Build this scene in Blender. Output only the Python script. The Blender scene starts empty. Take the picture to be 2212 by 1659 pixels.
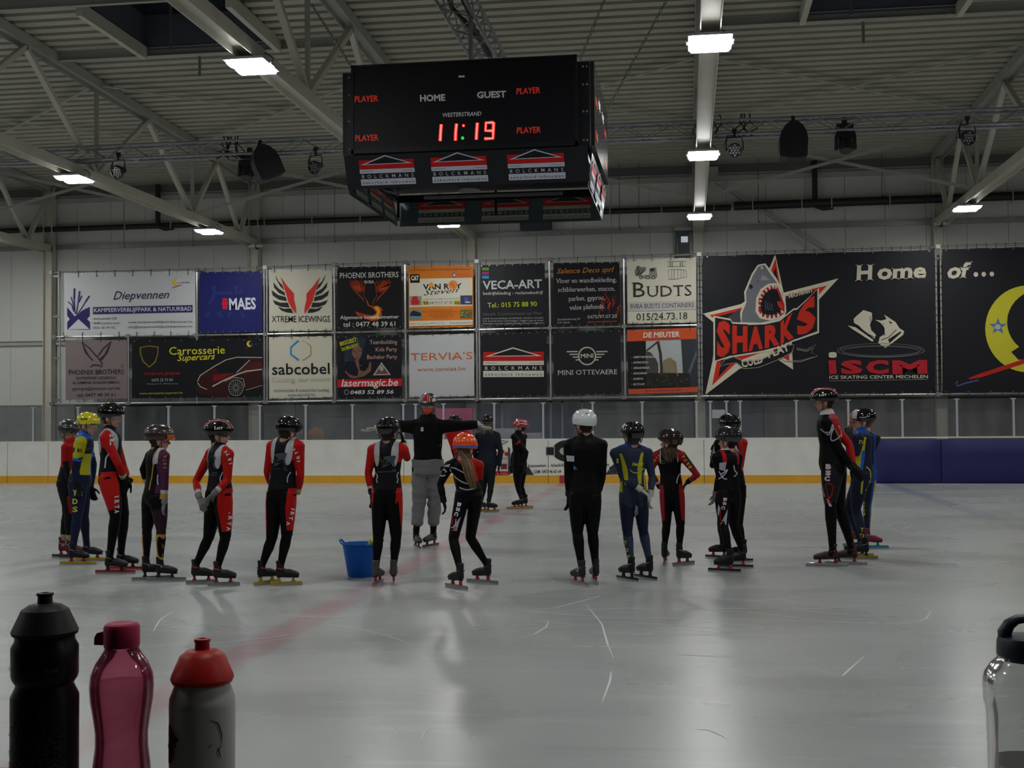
import bpy, bmesh, math, random
import numpy as np
from mathutils import Vector, Matrix
from mathutils.bvhtree import BVHTree
random.seed(7)
rng = np.random.default_rng(7)
SC = bpy.context.scene
COL = SC.collection
PI = math.pi

# ------------------------------------------------------------------ camera
F_PX, CX, CY, EYE = 2640.0, 1106.0, 829.5, 1.55
def _camera_axes(vp=(1484, 903), roll=0.0075):
    dx, dy = vp[0]-CX, -(vp[1]-CY)
    c, s = math.cos(-roll), math.sin(-roll)
    ux, uy = c*dx-s*dy, s*dx+c*dy
    th = math.atan2(-uy, F_PX)
    psi = math.atan2(ux, math.hypot(uy, F_PX))
    fw = np.array([-math.sin(psi)*math.cos(th), math.cos(psi)*math.cos(th), math.sin(th)])
    r0 = np.array([math.cos(psi), math.sin(psi), 0.0]); u0 = np.cross(r0, fw)
    return r0*math.cos(roll)-u0*math.sin(roll), u0*math.cos(roll)+r0*math.sin(roll), fw
RT, UP, FW = _camera_axes()
ORG = np.array([0.0, 0.0, EYE])
def ray(x, y): return FW + RT*((x-CX)/F_PX) - UP*((y-CY)/F_PX)
def atz(x, y, z=0.0):
    r = ray(x, y); return ORG + r*((z-EYE)/r[2])
def atY(x, y, Y):
    r = ray(x, y); return ORG + r*(Y/r[1])
def atX(x, y, X):
    r = ray(x, y); return ORG + r*(X/r[0])
def proj(p):
    v = np.asarray(p, float)-ORG; d = v@FW
    return CX+F_PX*(v@RT)/d, CY-F_PX*(v@UP)/d
cam_d = bpy.data.cameras.new('camera'); cam = bpy.data.objects.new('camera', cam_d); COL.objects.link(cam)
cam_d.sensor_fit = 'HORIZONTAL'; cam_d.sensor_width = 36.0; cam_d.lens = 36.0*F_PX/2212.0
cam_d.clip_start = 0.05; cam_d.clip_end = 200
cam.matrix_world = Matrix(((RT[0], UP[0], -FW[0], 0), (RT[1], UP[1], -FW[1], 0), (RT[2], UP[2], -FW[2], EYE), (0, 0, 0, 1)))
SC.camera = cam

# ------------------------------------------------------------------ world, exposure
w = bpy.data.worlds.new('world'); SC.world = w; w.use_nodes = True
w.node_tree.nodes['Background'].inputs[0].default_value = (0.5, 0.6, 0.8, 1)
w.node_tree.nodes['Background'].inputs[1].default_value = 0.02
SC.view_settings.view_transform = 'Standard'; SC.view_settings.look = 'None'
SC.view_settings.exposure = 0.0; SC.view_settings.gamma = 1.0; SC.view_settings.use_curve_mapping = False
SC.cycles.use_denoising = True
SC.cycles.max_bounces = 7; SC.cycles.diffuse_bounces = 3; SC.cycles.glossy_bounces = 3
SC.cycles.transmission_bounces = 6; SC.cycles.transparent_max_bounces = 10
SC.cycles.caustics_reflective = False; SC.cycles.caustics_refractive = False
SC.cycles.sample_clamp_indirect = 4.0
LAMP_W = 39.0          # watts of each bar pair under the roof trusses
LAMP_GLOW = 42.0

# ------------------------------------------------------------------ materials
def lin(c): return tuple(((v/255.0)/12.92 if v/255.0 <= 0.04045 else ((v/255.0+0.055)/1.055)**2.4) for v in c)
_mats = {}
def mat(name, col, rough=0.6, metal=0.0, noise=0.0, nscale=20.0, bump=0.0, bscale=60.0, spec=0.5, coat=0.0, emit=None, estr=0.0):
    if name in _mats: return _mats[name]
    m = bpy.data.materials.new(name); m.use_nodes = True; nt = m.node_tree; b = nt.nodes['Principled BSDF']
    b.inputs['Base Color'].default_value = (*col, 1); b.inputs['Roughness'].default_value = rough
    b.inputs['Metallic'].default_value = metal; b.inputs['Specular IOR Level'].default_value = spec
    b.inputs['Coat Weight'].default_value = coat; b.inputs['Coat Roughness'].default_value = 0.06
    if emit: b.inputs['Emission Color'].default_value = (*emit, 1); b.inputs['Emission Strength'].default_value = estr
    if noise > 0 or bump > 0:
        tc = nt.nodes.new('ShaderNodeTexCoord')
        if noise > 0:
            n = nt.nodes.new('ShaderNodeTexNoise'); n.inputs['Scale'].default_value = nscale; n.inputs['Detail'].default_value = 5
            nt.links.new(tc.outputs['Object'], n.inputs['Vector'])
            mr = nt.nodes.new('ShaderNodeMapRange'); mr.inputs[1].default_value = 0.3; mr.inputs[2].default_value = 0.7
            mr.inputs[3].default_value = 1-noise; mr.inputs[4].default_value = 1+noise
            nt.links.new(n.outputs['Fac'], mr.inputs[0])
            vm = nt.nodes.new('ShaderNodeVectorMath'); vm.operation = 'SCALE'; vm.inputs[0].default_value = col
            nt.links.new(mr.outputs[0], vm.inputs['Scale']); nt.links.new(vm.outputs[0], b.inputs['Base Color'])
        if bump > 0:
            n2 = nt.nodes.new('ShaderNodeTexNoise'); n2.inputs['Scale'].default_value = bscale; n2.inputs['Detail'].default_value = 3
            nt.links.new(tc.outputs['Object'], n2.inputs['Vector'])
            bp = nt.nodes.new('ShaderNodeBump'); bp.inputs['Strength'].default_value = bump; bp.inputs['Distance'].default_value = 0.01
            nt.links.new(n2.outputs['Fac'], bp.inputs['Height']); nt.links.new(bp.outputs[0], b.inputs['Normal'])
    _mats[name] = m
    return m
def ink(c, k=1.6, rough=0.55):
    """printed colour; c is how it looks in the dim hall, k brings it back to the ink's own colour"""
    key = 'ink_%d_%d_%d_%d' % (*c, int(k*10))
    return mat(key, tuple(min(0.88, v*k*(1.2 if max(c) < 60 else 1.0)) for v in lin(c)), rough, spec=0.2)

# ------------------------------------------------------------------ objects
def root_loc(o):
    v = np.zeros(3)
    while o is not None:
        v = v+np.array(o.location); o = o.parent
    return v
def thing(name, label, cat, loc=(0, 0, 0), group=None, kind=None):
    o = bpy.data.objects.new(name, None); COL.objects.link(o); o.location = tuple(loc); o.empty_display_size = 0.1
    if label: o['label'] = label
    if cat: o['category'] = cat
    if group: o['group'] = group
    if kind: o['kind'] = kind
    return o
def tag(o, label=None, cat=None, group=None, kind=None):
    if label: o['label'] = label
    if cat: o['category'] = cat
    if group: o['group'] = group
    if kind: o['kind'] = kind
    return o
def link_mesh(name, me, parent=None, kind=None):
    o = bpy.data.objects.new(name, me); COL.objects.link(o)
    if parent is not None: o.parent = parent
    if kind: o['kind'] = kind
    return o

def frame(d, up=(0, 0, 1)):
    d = np.asarray(d, float); d = d/np.linalg.norm(d); up = np.asarray(up, float)
    if abs(d@up) > 0.97*np.linalg.norm(up): up = np.array([1.0, 0, 0]) if abs(d[0]) < 0.9 else np.array([0, 1.0, 0])
    a = np.cross(d, up); a /= np.linalg.norm(a); b = np.cross(a, d)
    return a, b, d

class MB:
    def __init__(s): s.v = []; s.f = []; s.m = []; s.n = 0
    def add(s, v, f, mi=0):
        v = np.asarray(v, float).reshape(-1, 3); s.v.append(v)
        s.f += [tuple(int(i)+s.n for i in q) for q in f]; s.m += [mi]*len(f); s.n += len(v); return s
    def box(s, c, d, R=None, mi=0, taper=1.0):
        x, y, z = (np.asarray(d, float)/2)
        P = np.array([[-x, -y, -z], [x, -y, -z], [x, y, -z], [-x, y, -z], [-x*taper, -y*taper, z], [x*taper, -y*taper, z], [x*taper, y*taper, z], [-x*taper, y*taper, z]])
        if R is not None: P = P@np.asarray(R, float)
        return s.add(P+np.asarray(c, float), [(0, 3, 2, 1), (4, 5, 6, 7), (0, 1, 5, 4), (1, 2, 6, 5), (2, 3, 7, 6), (3, 0, 4, 7)], mi)
    def box2(s, a, b, mi=0):
        a = np.asarray(a, float); b = np.asarray(b, float); return s.box((a+b)/2, np.abs(b-a), mi=mi)
    def bar(s, p, q, wd, ht, up=(0, 0, 1), mi=0):
        p = np.asarray(p, float); q = np.asarray(q, float); a, b, d = frame(q-p, up)
        return s.box((p+q)/2, (wd, ht, np.linalg.norm(q-p)), R=np.array([a, b, d]), mi=mi)
    def loft(s, pts, ra, rb=None, n=12, lat=None, cap=True, mi=0, closed=False):
        """tube through pts; ra radius along lat (or both), rb radius across"""
        pts = [np.asarray(p, float) for p in pts]; K = len(pts)
        if np.isscalar(ra): ra = [ra]*K
        if rb is None: rb = ra
        if np.isscalar(rb): rb = [rb]*K
        V = []; up = None
        for i in range(K):
            t = pts[min(i+1, K-1)]-pts[max(i-1, 0)]
            if closed: t = pts[(i+1) % K]-pts[i-1]
            t = t/(np.linalg.norm(t)+1e-9)
            if lat is not None:
                l = np.asarray(lat[i] if isinstance(lat, list) else lat, float)
            elif up is None:
                l, _, _ = frame(t)
            else: l = up
            a = l-t*(l@t); a /= np.linalg.norm(a)+1e-9; up = a; b = np.cross(t, a)
            for k in range(n):
                th = 2*PI*k/n; V.append(pts[i]+a*ra[i]*math.cos(th)+b*rb[i]*math.sin(th))
        Fc = []
        R = K if closed else K-1
        for i in range(R):
            for k in range(n):
                j = (i+1) % K; Fc.append((i*n+k, i*n+(k+1) % n, j*n+(k+1) % n, j*n+k))
        if cap and not closed:
            Fc.append(tuple(range(n-1, -1, -1))); Fc.append(tuple((K-1)*n+k for k in range(n)))
        return s.add(V, Fc, mi)
    def lathe(s, prof, c=(0, 0, 0), n=24, axis=(0, 0, 1), mi=0, ell=1.0):
        a, b, d = frame(axis, (0, 1, 0)); V = []; c = np.asarray(c, float)
        for r, h in prof:
            for k in range(n):
                th = 2*PI*k/n; V.append(c+a*r*math.cos(th)+b*r*ell*math.sin(th)+d*h)
        Fc = []
        for i in range(len(prof)-1):
            for k in range(n): Fc.append((i*n+k, i*n+(k+1) % n, (i+1)*n+(k+1) % n, (i+1)*n+k))
        if prof[0][0] > 1e-5: Fc.append(tuple(range(n-1, -1, -1)))
        if prof[-1][0] > 1e-5: Fc.append(tuple((len(prof)-1)*n+k for k in range(n)))
        return s.add(V, Fc, mi)
    def sphere(s, c, r, n=12, mi=0, R=None):
        r = np.ones(3)*r; V = []; m = max(4, n//2)
        for i in range(m+1):
            ph = PI*i/m
            for k in range(n):
                th = 2*PI*k/n; V.append((r[0]*math.sin(ph)*math.cos(th), r[1]*math.sin(ph)*math.sin(th), r[2]*math.cos(ph)))
        V = np.array(V)
        if R is not None: V = V@np.asarray(R, float)
        Fc = [(i*n+k, (i+1)*n+k, (i+1)*n+(k+1) % n, i*n+(k+1) % n) for i in range(m) for k in range(n)]
        return s.add(V+np.asarray(c, float), Fc, mi)
    def prism(s, poly, d, mi=0):
        """poly: list of 3-D points (planar), extruded by vector d"""
        P = np.asarray(poly, float); n = len(P); d = np.asarray(d, float)
        return s.add(np.vstack([P, P+d]), [tuple(range(n-1, -1, -1)), tuple(range(n, 2*n))]+[(i, (i+1) % n, n+(i+1) % n, n+i) for i in range(n)], mi)
    def mesh(s, name, mats, off=(0, 0, 0), smooth=False, ang=35):
        me = bpy.data.meshes.new(name)
        if not s.v: return me
        me.from_pydata((np.vstack(s.v)-np.asarray(off, float)).tolist(), [], s.f)
        for m in (mats if isinstance(mats, (list, tuple)) else [mats]): me.materials.append(m)
        me.polygons.foreach_set('material_index', s.m)
        if smooth:
            me.polygons.foreach_set('use_smooth', [True]*len(me.polygons))
            if ang < 180: me.set_sharp_from_angle(angle=math.radians(ang))
        me.update(); return me
    def build(s, name, mats, parent=None, kind=None, smooth=False, ang=35, off=None, recalc=False):
        o0 = root_loc(parent) if off is None else off
        me = s.mesh(name, mats, o0, smooth, ang)
        if recalc:
            bm = bmesh.new(); bm.from_mesh(me); bmesh.ops.recalc_face_normals(bm, faces=bm.faces); bm.to_mesh(me); bm.free()
        return link_mesh(name, me, parent, kind)

def single(mb, name, mats, label, cat, loc, group=None, smooth=False, ang=35):
    """a thing that is one mesh, its origin at loc"""
    me = mb.mesh(name, mats, loc, smooth, ang); o = link_mesh(name, me); o.location = tuple(loc)
    return tag(o, label, cat, group)

# ------------------------------------------------------------------ lettering
_tc = {}
def text2d(s, bold=0.0, shear=0.0, space=1.0, res=2, serif=False):
    key = (s, bold, shear, space, res, serif)
    if key in _tc: return _tc[key]
    c = bpy.data.curves.new('t', 'FONT'); c.body = s; c.offset = bold; c.shear = shear; c.space_character = space
    c.resolution_u = res; c.size = 1.0; c.fill_mode = 'FRONT'
    o = bpy.data.objects.new('t', c); COL.objects.link(o)
    dg = bpy.context.evaluated_depsgraph_get(); me = o.evaluated_get(dg).to_mesh()
    V = np.array([v.co[:2] for v in me.vertices]).reshape(-1, 2); T = [tuple(p.vertices) for p in me.polygons]
    o.evaluated_get(dg).to_mesh_clear()
    bpy.data.objects.remove(o); bpy.data.curves.remove(c)
    if serif and len(V):
        xs = V[:, 0]-shear*V[:, 1]; ex = []; ef = []; n0 = len(V)
        for ylev in (0.0-bold, 0.682+bold, 0.449+bold):
            x = np.sort(xs[np.abs(V[:, 1]-ylev) < 0.012]); x = x[np.insert(np.diff(x) > 1e-3, 0, True)] if len(x) else x
            i = 0
            while i+1 < len(x):
                if x[i+1]-x[i] < 0.2:
                    a, b = x[i]-0.06, x[i+1]+0.06; y0 = ylev if ylev <= 0 else ylev-0.035; y1 = y0+0.035; k = n0+len(ex)
                    ex += [(a+shear*y0, y0), (b+shear*y0, y0), (b+shear*y1, y1), (a+shear*y1, y1)]; ef.append((k, k+1, k+2, k+3)); i += 2
                else: i += 1
        if ex: V = np.vstack([V, np.array(ex)]); T += ef
    _tc[key] = (V, T); return V, T

class Print:
    """flat print on a surface; fn(x, y, h) maps drawing coordinates and height above the sheet to 3-D"""
    def __init__(s, fn): s.fn = fn; s.mb = MB(); s.mats = []; s.h = 0.003
    def mi(s, m):
        if not hasattr(m, 'node_tree'): m = ink(m)
        if m not in s.mats: s.mats.append(m)
        return s.mats.index(m)
    def step(s, d=0.0012): s.h += d
    def poly(s, pts, m):
        s.step(); s.mb.add([s.fn(x, y, s.h) for x, y in pts], [tuple(range(len(pts)))], s.mi(m))
    def rect(s, x0, y0, x1, y1, m, sk=0.0): s.poly([(x0, y0), (x1, y0+sk*(x1-x0)), (x1, y1+sk*(x1-x0)), (x0, y1)], m)
    def ell(s, cx, cy, rx, ry, m, n=24, a0=0, a1=360, rot=0):
        c, q = math.cos(math.radians(rot)), math.sin(math.radians(rot)); P = []
        for i in range(n+(a1-a0 < 360)):
            t = math.radians(a0+(a1-a0)*i/n); x, y = rx*math.cos(t), ry*math.sin(t); P.append((cx+c*x-q*y, cy+q*x+c*y))
        s.poly(P, m)
    def stroke(s, pts, wd, m, taper=False, closed=False):
        s.step(); pts = [np.asarray(p, float) for p in pts]; L = []; K = len(pts)
        for i, p in enumerate(pts):
            t = pts[(i+1) % K]-pts[i-1] if closed else pts[min(i+1, K-1)]-pts[max(i-1, 0)]
            nrm = np.array([-t[1], t[0]])/(np.linalg.norm(t)+1e-9)
            w2 = wd/2*(math.sin(PI*(i+0.3)/(K-0.4)) if taper else 1.0)
            L += [p+nrm*w2, p-nrm*w2]
        R = K if closed else K-1
        s.mb.add([s.fn(x, y, s.h) for x, y in L], [(2*i, 2*i+1, (2*i+3) % (2*K), (2*i+2) % (2*K)) for i in range(R)], s.mi(m))
    def ring(s, cx, cy, rx, ry, wd, m, n=28, a0=0, a1=360):
        P = [(cx+rx*math.cos(math.radians(a0+(a1-a0)*i/n)), cy+ry*math.sin(math.radians(a0+(a1-a0)*i/n))) for i in range(n+1)]
        s.stroke(P, wd, m)
    def text(s, st, p0, p1, h, m, bold=0.0, shear=0.0, space=1.0, serif=False, res=2, flip=False):
        """baseline p0->p1 fits the width, h = capital height in drawing units (y down)"""
        s.step(); V, T = text2d(st, bold, shear, space, res, serif)
        if not len(V): return
        p0 = np.asarray(p0, float); p1 = np.asarray(p1, float); x0, x1 = V[:, 0].min(), V[:, 0].max()
        d = (p1-p0)/(x1-x0); L = np.linalg.norm(p1-p0); nrm = np.array([(p1-p0)[1], -(p1-p0)[0]])/L*(h/(0.682+2*bold))
        if flip: nrm = -nrm
        s.mb.add([s.fn(*(p0+d*(x-x0)+nrm*y), s.h) for x, y in V], T, s.mi(m))
    def build(s, name, parent, kind='stuff'): return s.mb.build(name, s.mats, parent, kind)
def crop(ox, oy, sc): return lambda x, y: (ox+x/sc, oy+y/sc)

# ================================================================== setting
steel = mat('galvanised_steel', (0.32, 0.32, 0.33), 0.38, 0.75, noise=0.1, nscale=6)
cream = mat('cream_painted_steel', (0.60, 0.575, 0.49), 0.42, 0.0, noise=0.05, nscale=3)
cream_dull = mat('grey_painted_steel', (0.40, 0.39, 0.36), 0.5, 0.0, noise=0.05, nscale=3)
deck = mat('roof_deck_paint', (0.47, 0.455, 0.375), 0.5, 0.0, noise=0.05, nscale=1.5)
panelm = mat('wall_panel_coating', (0.33, 0.335, 0.315), 0.45, 0.0, noise=0.04, nscale=1.2)
blackp = mat('black_plastic', (0.012, 0.012, 0.013), 0.5)
blackm = mat('black_metal', (0.014, 0.014, 0.016), 0.45)
alu = mat('aluminium_tube', (0.30, 0.30, 0.33), 0.45, 0.5)
BAY, X0 = 6.07, 0.345
TR = [X0+BAY*k for k in range(-5, 4)]      # roof trusses, by X
BOARD_Y, WALL_Y, BAN_Y = 29.4, 32.6, 31.6
def deck_z(Y): return 8.30+(32.6-Y)*0.022

def ice_material():
    m = bpy.data.materials.new('skated_ice'); m.use_nodes = True; nt = m.node_tree; N = nt.nodes; L = nt.links
    b = N['Principled BSDF']
    tc = N.new('ShaderNodeTexCoord'); sep = N.new('ShaderNodeSeparateXYZ'); L.new(tc.outputs['Object'], sep.inputs[0])
    def math_(op, a, bb=None, clamp=False):
        n = N.new('ShaderNodeMath'); n.operation = op; n.use_clamp = clamp
        for i, v in enumerate((a, bb)):
            if v is None: continue
            if isinstance(v, (int, float)): n.inputs[i].default_value = v
            else: L.new(v, n.inputs[i])
        return n.outputs[0]
    def mapr(a, f0, f1, t0, t1):
        n = N.new('ShaderNodeMapRange'); L.new(a, n.inputs[0])
        for i, v in enumerate((f0, f1, t0, t1)): n.inputs[i+1].default_value = v
        return n.outputs[0]
    def noise(scale, det=4, vec=None, dist=0.0, sx=1, sy=1, rot=0):
        mp = N.new('ShaderNodeMapping'); mp.inputs['Scale'].default_value = (sx, sy, 1); mp.inputs['Rotation'].default_value = (0, 0, rot)
        L.new(tc.outputs['Object'], mp.inputs[0])
        n = N.new('ShaderNodeTexNoise'); n.inputs['Scale'].default_value = scale; n.inputs['Detail'].default_value = det
        n.inputs['Distortion'].default_value = dist; L.new(mp.outputs[0], n.inputs['Vector']); return n.outputs['Fac']
    def mix(f, a, c):
        n = N.new('ShaderNodeMix'); n.data_type = 'RGBA'
        if isinstance(f, float): n.inputs[0].default_value = f
        else: L.new(f, n.inputs[0])
        for i, v in ((6, a), (7, c)):
            if isinstance(v, tuple): n.inputs[i].default_value = (*v, 1)
            else: L.new(v, n.inputs[i])
        return n.outputs[2]
    patch = noise(0.55, 5, dist=0.6, sx=0.6)
    base = mix(mapr(patch, 0.35, 0.68, 0, 1), (0.355, 0.370, 0.372), (0.415, 0.432, 0.428))
    streak = noise(3.0, 6, sx=0.25, sy=1.6, rot=0.05, dist=0.8)
    base = mix(mapr(streak, 0.56, 0.75, 0, 0.45), base, (0.50, 0.515, 0.51))
    streak2 = noise(2.2, 5, sx=0.3, sy=2.2, rot=-0.06, dist=0.5)
    base = mix(mapr(streak2, 0.60, 0.78, 0, 0.5), base, (0.26, 0.268, 0.268))
    def band(coord, c, half, soft, wob=0.03):
        d = math_('ABSOLUTE', math_('SUBTRACT', math_('ADD', coord, mapr(noise(1.6, 3), 0.3, 0.7, -wob, wob)), c))
        return mapr(d, half, half+soft, 1, 0)
    worn = mapr(noise(1.1, 5, dist=0.5, sx=0.6), 0.36, 0.66, 0.50, 0.22)
    red = math_('MULTIPLY', band(sep.outputs[0], -2.95, 0.10, 0.10), worn)
    base = mix(red, base, (0.36, 0.09, 0.11))
    blue = math_('MULTIPLY', band(sep.outputs[0], 4.55, 0.12, 0.07), mapr(sep.outputs[1], 15, 26, 0.0, 0.42))
    base = mix(blue, base, (0.10, 0.12, 0.24))
    line = math_('MULTIPLY', band(sep.outputs[1], 25.3, 0.025, 0.02, 0.004), mapr(sep.outputs[0], -4, -3.5, 0, 0.75))
    base = mix(line, base, (0.10, 0.11, 0.2))
    dx = math_('SUBTRACT', sep.outputs[0], -2.9); dy = math_('SUBTRACT', sep.outputs[1], 14.6)
    rad = math_('SQRT', math_('ADD', math_('MULTIPLY', dx, dx), math_('MULTIPLY', dy, dy)))
    circ = math_('MULTIPLY', band(rad, 4.5, 0.02, 0.05), 0.08)
    base = mix(circ, base, (0.22, 0.27, 0.45))
    stain = mapr(noise(0.8, 3, sx=0.7), 0.60, 0.72, 0, 0.25)
    base = mix(stain, base, (0.36, 0.33, 0.25))
    L.new(base, b.inputs['Base Color'])
    L.new(mapr(patch, 0.35, 0.65, 0.24, 0.32), b.inputs['Roughness'])
    b.inputs['IOR'].default_value = 1.31; b.inputs['Specular IOR Level'].default_value = 0.75
    bn = noise(9.0, 5, sx=0.5, sy=1.5); bp = N.new('ShaderNodeBump'); bp.inputs['Strength'].default_value = 0.06; bp.inputs['Distance'].default_value = 0.01
    L.new(bn, bp.inputs['Height']); L.new(bp.outputs[0], b.inputs['Normal'])
    return m
XL, XR, YN = -33.0, 27.0, 0.9
mb = MB(); mb.add([(XL, YN, 0), (XR, YN, 0), (XR, 33, 0), (XL, 33, 0)], [(0, 1, 2, 3)])
mb.build('floor', ice_material(), kind='structure')
mb = MB(); mb.box2((XL, -6, -0.12), (XR, YN, 0.0)); mb.build('floor', mat('rubber_floor', (0.03, 0.03, 0.03), 0.9, noise=0.2, nscale=8), kind='structure')

# skate cuts: thin pale grooves on the ice
def skate_marks():
    mb = MB(); scr = mat('skate_cut_snow', (0.62, 0.64, 0.64), 0.7); mbz = 0.0012
    def strip(P, wd):
        L = []; K = len(P)
        for i in range(K):
            t = P[min(i+1, K-1)]-P[max(i-1, 0)]; n = np.array([-t[1], t[0]])/(np.linalg.norm(t)+1e-9)
            w2 = wd/2*math.sin(PI*(i+0.4)/(K-0.2)); L += [(*(P[i]+n*w2), mbz), (*(P[i]-n*w2), mbz)]
        mb.add(L, [(2*i, 2*i+1, 2*i+3, 2*i+2) for i in range(K-1)])
    for i in range(420):
        Y = 8.0+20*random.random()**1.2; X = -Y*0.55+random.random()*Y*0.85
        if random.random() < 0.5: X = 0.0+7*(random.random()-0.2)
        a = random.gauss(0, 0.45)+(PI if random.random() < 0.5 else 0); k = random.gauss(0, 0.25); n = random.randint(5, 16); st = random.uniform(0.06, 0.16)
        P = [np.array([X, Y])]
        for j in range(n): a += k*st; P.append(P[-1]+st*np.array([math.cos(a), math.sin(a)*0.9]))
        strip(P, random.choice((0.004, 0.006, 0.008, 0.012)))
    px = [[(1906, 1199), (1980, 1202), (2060, 1213), (2130, 1228), (2205, 1250)], [(1575, 1313), (1700, 1317), (1800, 1313), (1960, 1300), (2060, 1283)],
          [(1265, 1305), (1300, 1348), (1312, 1390), (1326, 1425)], [(1107, 1321), (1200, 1313), (1290, 1290), (1300, 1285)], [(1185, 1340), (1180, 1355), (1150, 1372), (1110, 1382)],
          [(907, 1600), (915, 1585), (930, 1568)], [(1100, 1395), (1250, 1398), (1400, 1394), (1460, 1395)], [(1900, 1243), (2000, 1245), (1940, 1255)],
          [(1985, 1308), (2010, 1322), (2000, 1338), (1950, 1348), (1850, 1352)], [(1600, 1300), (1680, 1295), (1800, 1280)], [(1750, 1130), (1900, 1122), (2050, 1120), (2200, 1135)],
          [(1680, 1232), (1740, 1245), (1800, 1252)], [(1320, 1450), (1318, 1470), (1300, 1520)], [(1500, 1576), (1530, 1576), (1570, 1595)], [(1740, 1440), (1820, 1460), (1870, 1415)],
          [(200, 1300), (420, 1308), (640, 1305)], [(330, 1365), (345, 1340), (390, 1310)], [(600, 1330), (700, 1334), (820, 1330)], [(0, 1316), (150, 1310), (300, 1318)]]
    for q in px:
        pts = [atz(*p)[:2] for p in q]; P = []
        for i in range(len(pts)-1):
            for t in (0, 0.34, 0.67): P.append(pts[i]*(1-t)+pts[i+1]*t)
        P.append(pts[-1]); strip(P, 0.014)
    o = mb.build('skate_marks', scr, kind='stuff'); tag(o, 'thin white skate cuts scribed across the grey ice', 'skate marks')
skate_marks()

# ---- roof deck: trapezoidal sheet running along X
SKY = [(-9.95, -7.35, 18.95, 21.45), (2.05, 4.65, 18.95, 21.45)]
def ceiling():
    P = 0.34; prof = []; Y = 33.0
    while Y > -6.5:
        prof += [(Y, 0.0), (Y-0.195, 0.0), (Y-0.205, 0.19), (Y-0.33, 0.19)]; Y -= P
    prof.append((Y, 0.0)); mb = MB()
    def run(xa, xb, pr):
        n = len(pr)
        if n < 2: return
        V = [(xa, y, deck_z(y)+h) for y, h in pr]+[(xb, y, deck_z(y)+h) for y, h in pr]
        mb.add(V, [(i, i+1, n+i+1, n+i) for i in range(n-1)])
    xs = [XL, SKY[0][0], SKY[0][1], SKY[1][0], SKY[1][1], XR]
    for i in range(5):
        if i in (1, 3):
            s = SKY[i//2]; run(xs[i], xs[i+1], [q for q in prof if q[0] > s[3]]+[(s[3], 0)]); run(xs[i], xs[i+1], [(s[2], 0)]+[q for q in prof if q[0] < s[2]])
        else: run(xs[i], xs[i+1], prof)
    mb.build('ceiling', deck, kind='structure')
ceiling()
sky_dark = mat('upstand_grey', (0.10, 0.11, 0.14), 0.7); sky_glass = mat('dusk_glazing', (0.015, 0.02, 0.03), 0.25)
for k, (xa, xb, ya, yb) in enumerate(SKY):
    o = thing('window_%d' % (k+1), 'roof skylight with dark glazing '+('left of the scoreboard' if k == 0 else 'at the top edge right of the bright beam'), None, ((xa+xb)/2, (ya+yb)/2, 8.5), kind='structure')
    z0, z1 = 8.5, 9.15; mb = MB()
    mb.box2((xa-0.04, ya, z0), (xa, yb, z1)); mb.box2((xb, ya, z0), (xb+0.04, yb, z1)); mb.box2((xa, yb, z0), (xb, yb+0.04, z1)); mb.box2((xa, ya-0.04, z0), (xb, ya, z1))
    mb.build('upstand', sky_dark, o)
    mb = MB(); mb.box2((xa, ya, z1), (xb, yb, z1+0.03)); mb.build('glazing', sky_glass, o)
    mb = MB()
    for x in (xa, xb): mb.box2((x-0.05, ya, 8.32), (x+0.05, yb, 8.55))
    mb.build('trim', cream, o)
    for (x, y) in (((xa+xb)/2-0.55, 20.9), ((xa+xb)/2-0.45+0.25*k, 22.0)):
        mb = MB(); mb.loft([(x, y, 9.1 if y < 21 else 8.5), (x, y, 8.27 if y < 21 else 8.12)], 0.028, n=8); mb.build('vent_rod', steel, o)
n = 0
for (xa, xb, y) in ((TR[3], TR[4], 21.5), (TR[2], TR[4], 18.85), (TR[5], TR[6], 21.5), (TR[5], TR[6], 18.85)):
    mb = MB(); z = deck_z(y)
    mb.box2((xa+0.1, y, z-0.17), (xb-0.1, y+0.012, z-0.005)); mb.box2((xa+0.1, y-0.07, z-0.17), (xb-0.1, y, z-0.158)); mb.box2((xa+0.1, y-0.07, z-0.017), (xb-0.1, y, z-0.005))
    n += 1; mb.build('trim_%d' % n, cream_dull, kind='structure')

# ---- far wall: sandwich panels with open joints
def panel_material():
    m = mat('ribbed_wall_panel', (0.60, 0.605, 0.575), 0.42)
    nt = m.node_tree; b = nt.nodes['Principled BSDF']; tc = nt.nodes.new('ShaderNodeTexCoord')
    wv = nt.nodes.new('ShaderNodeTexWave'); wv.bands_direction = 'X'; wv.inputs['Scale'].default_value = 6.3; wv.inputs['Distortion'].default_value = 0
    nt.links.new(tc.outputs['Object'], wv.inputs['Vector']); bp = nt.nodes.new('ShaderNodeBump'); bp.inputs['Strength'].default_value = 0.25; bp.inputs['Distance'].default_value = 0.004
    nt.links.new(wv.outputs['Fac'], bp.inputs['Height']); nt.links.new(bp.outputs[0], b.inputs['Normal']); return m
pm = panel_material()
wall = thing('wall_back', None, None, (0, WALL_Y, 0), kind='structure')
mb = MB(); mb.box2((XL, WALL_Y+0.06, 0), (XR, WALL_Y+0.2, 9.0)); mb.build('backing', mat('joint_dark', (0.12, 0.12, 0.115), 0.8), wall)
pan_me = None
for i in range(-21, 12):
    x = -0.42+1.012*i
    if pan_me is None:
        mb = MB(); mb.box2((-0.5015, -0.03, 2.05), (0.5015, 0.06, 8.55)); pan_me = mb.mesh('wall_panel', pm)
    o = link_mesh('wall_panel', pan_me, wall); o.location = (x, 0, 0)
mb = MB(); mb.box2((XL, WALL_Y-0.03, 2.05), (-22.3, WALL_Y+0.06, 8.55)); mb.box2((11.3, WALL_Y-0.03, 2.05), (XR, WALL_Y+0.06, 8.55)); mb.build('outer_panels', pm, wall)
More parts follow.
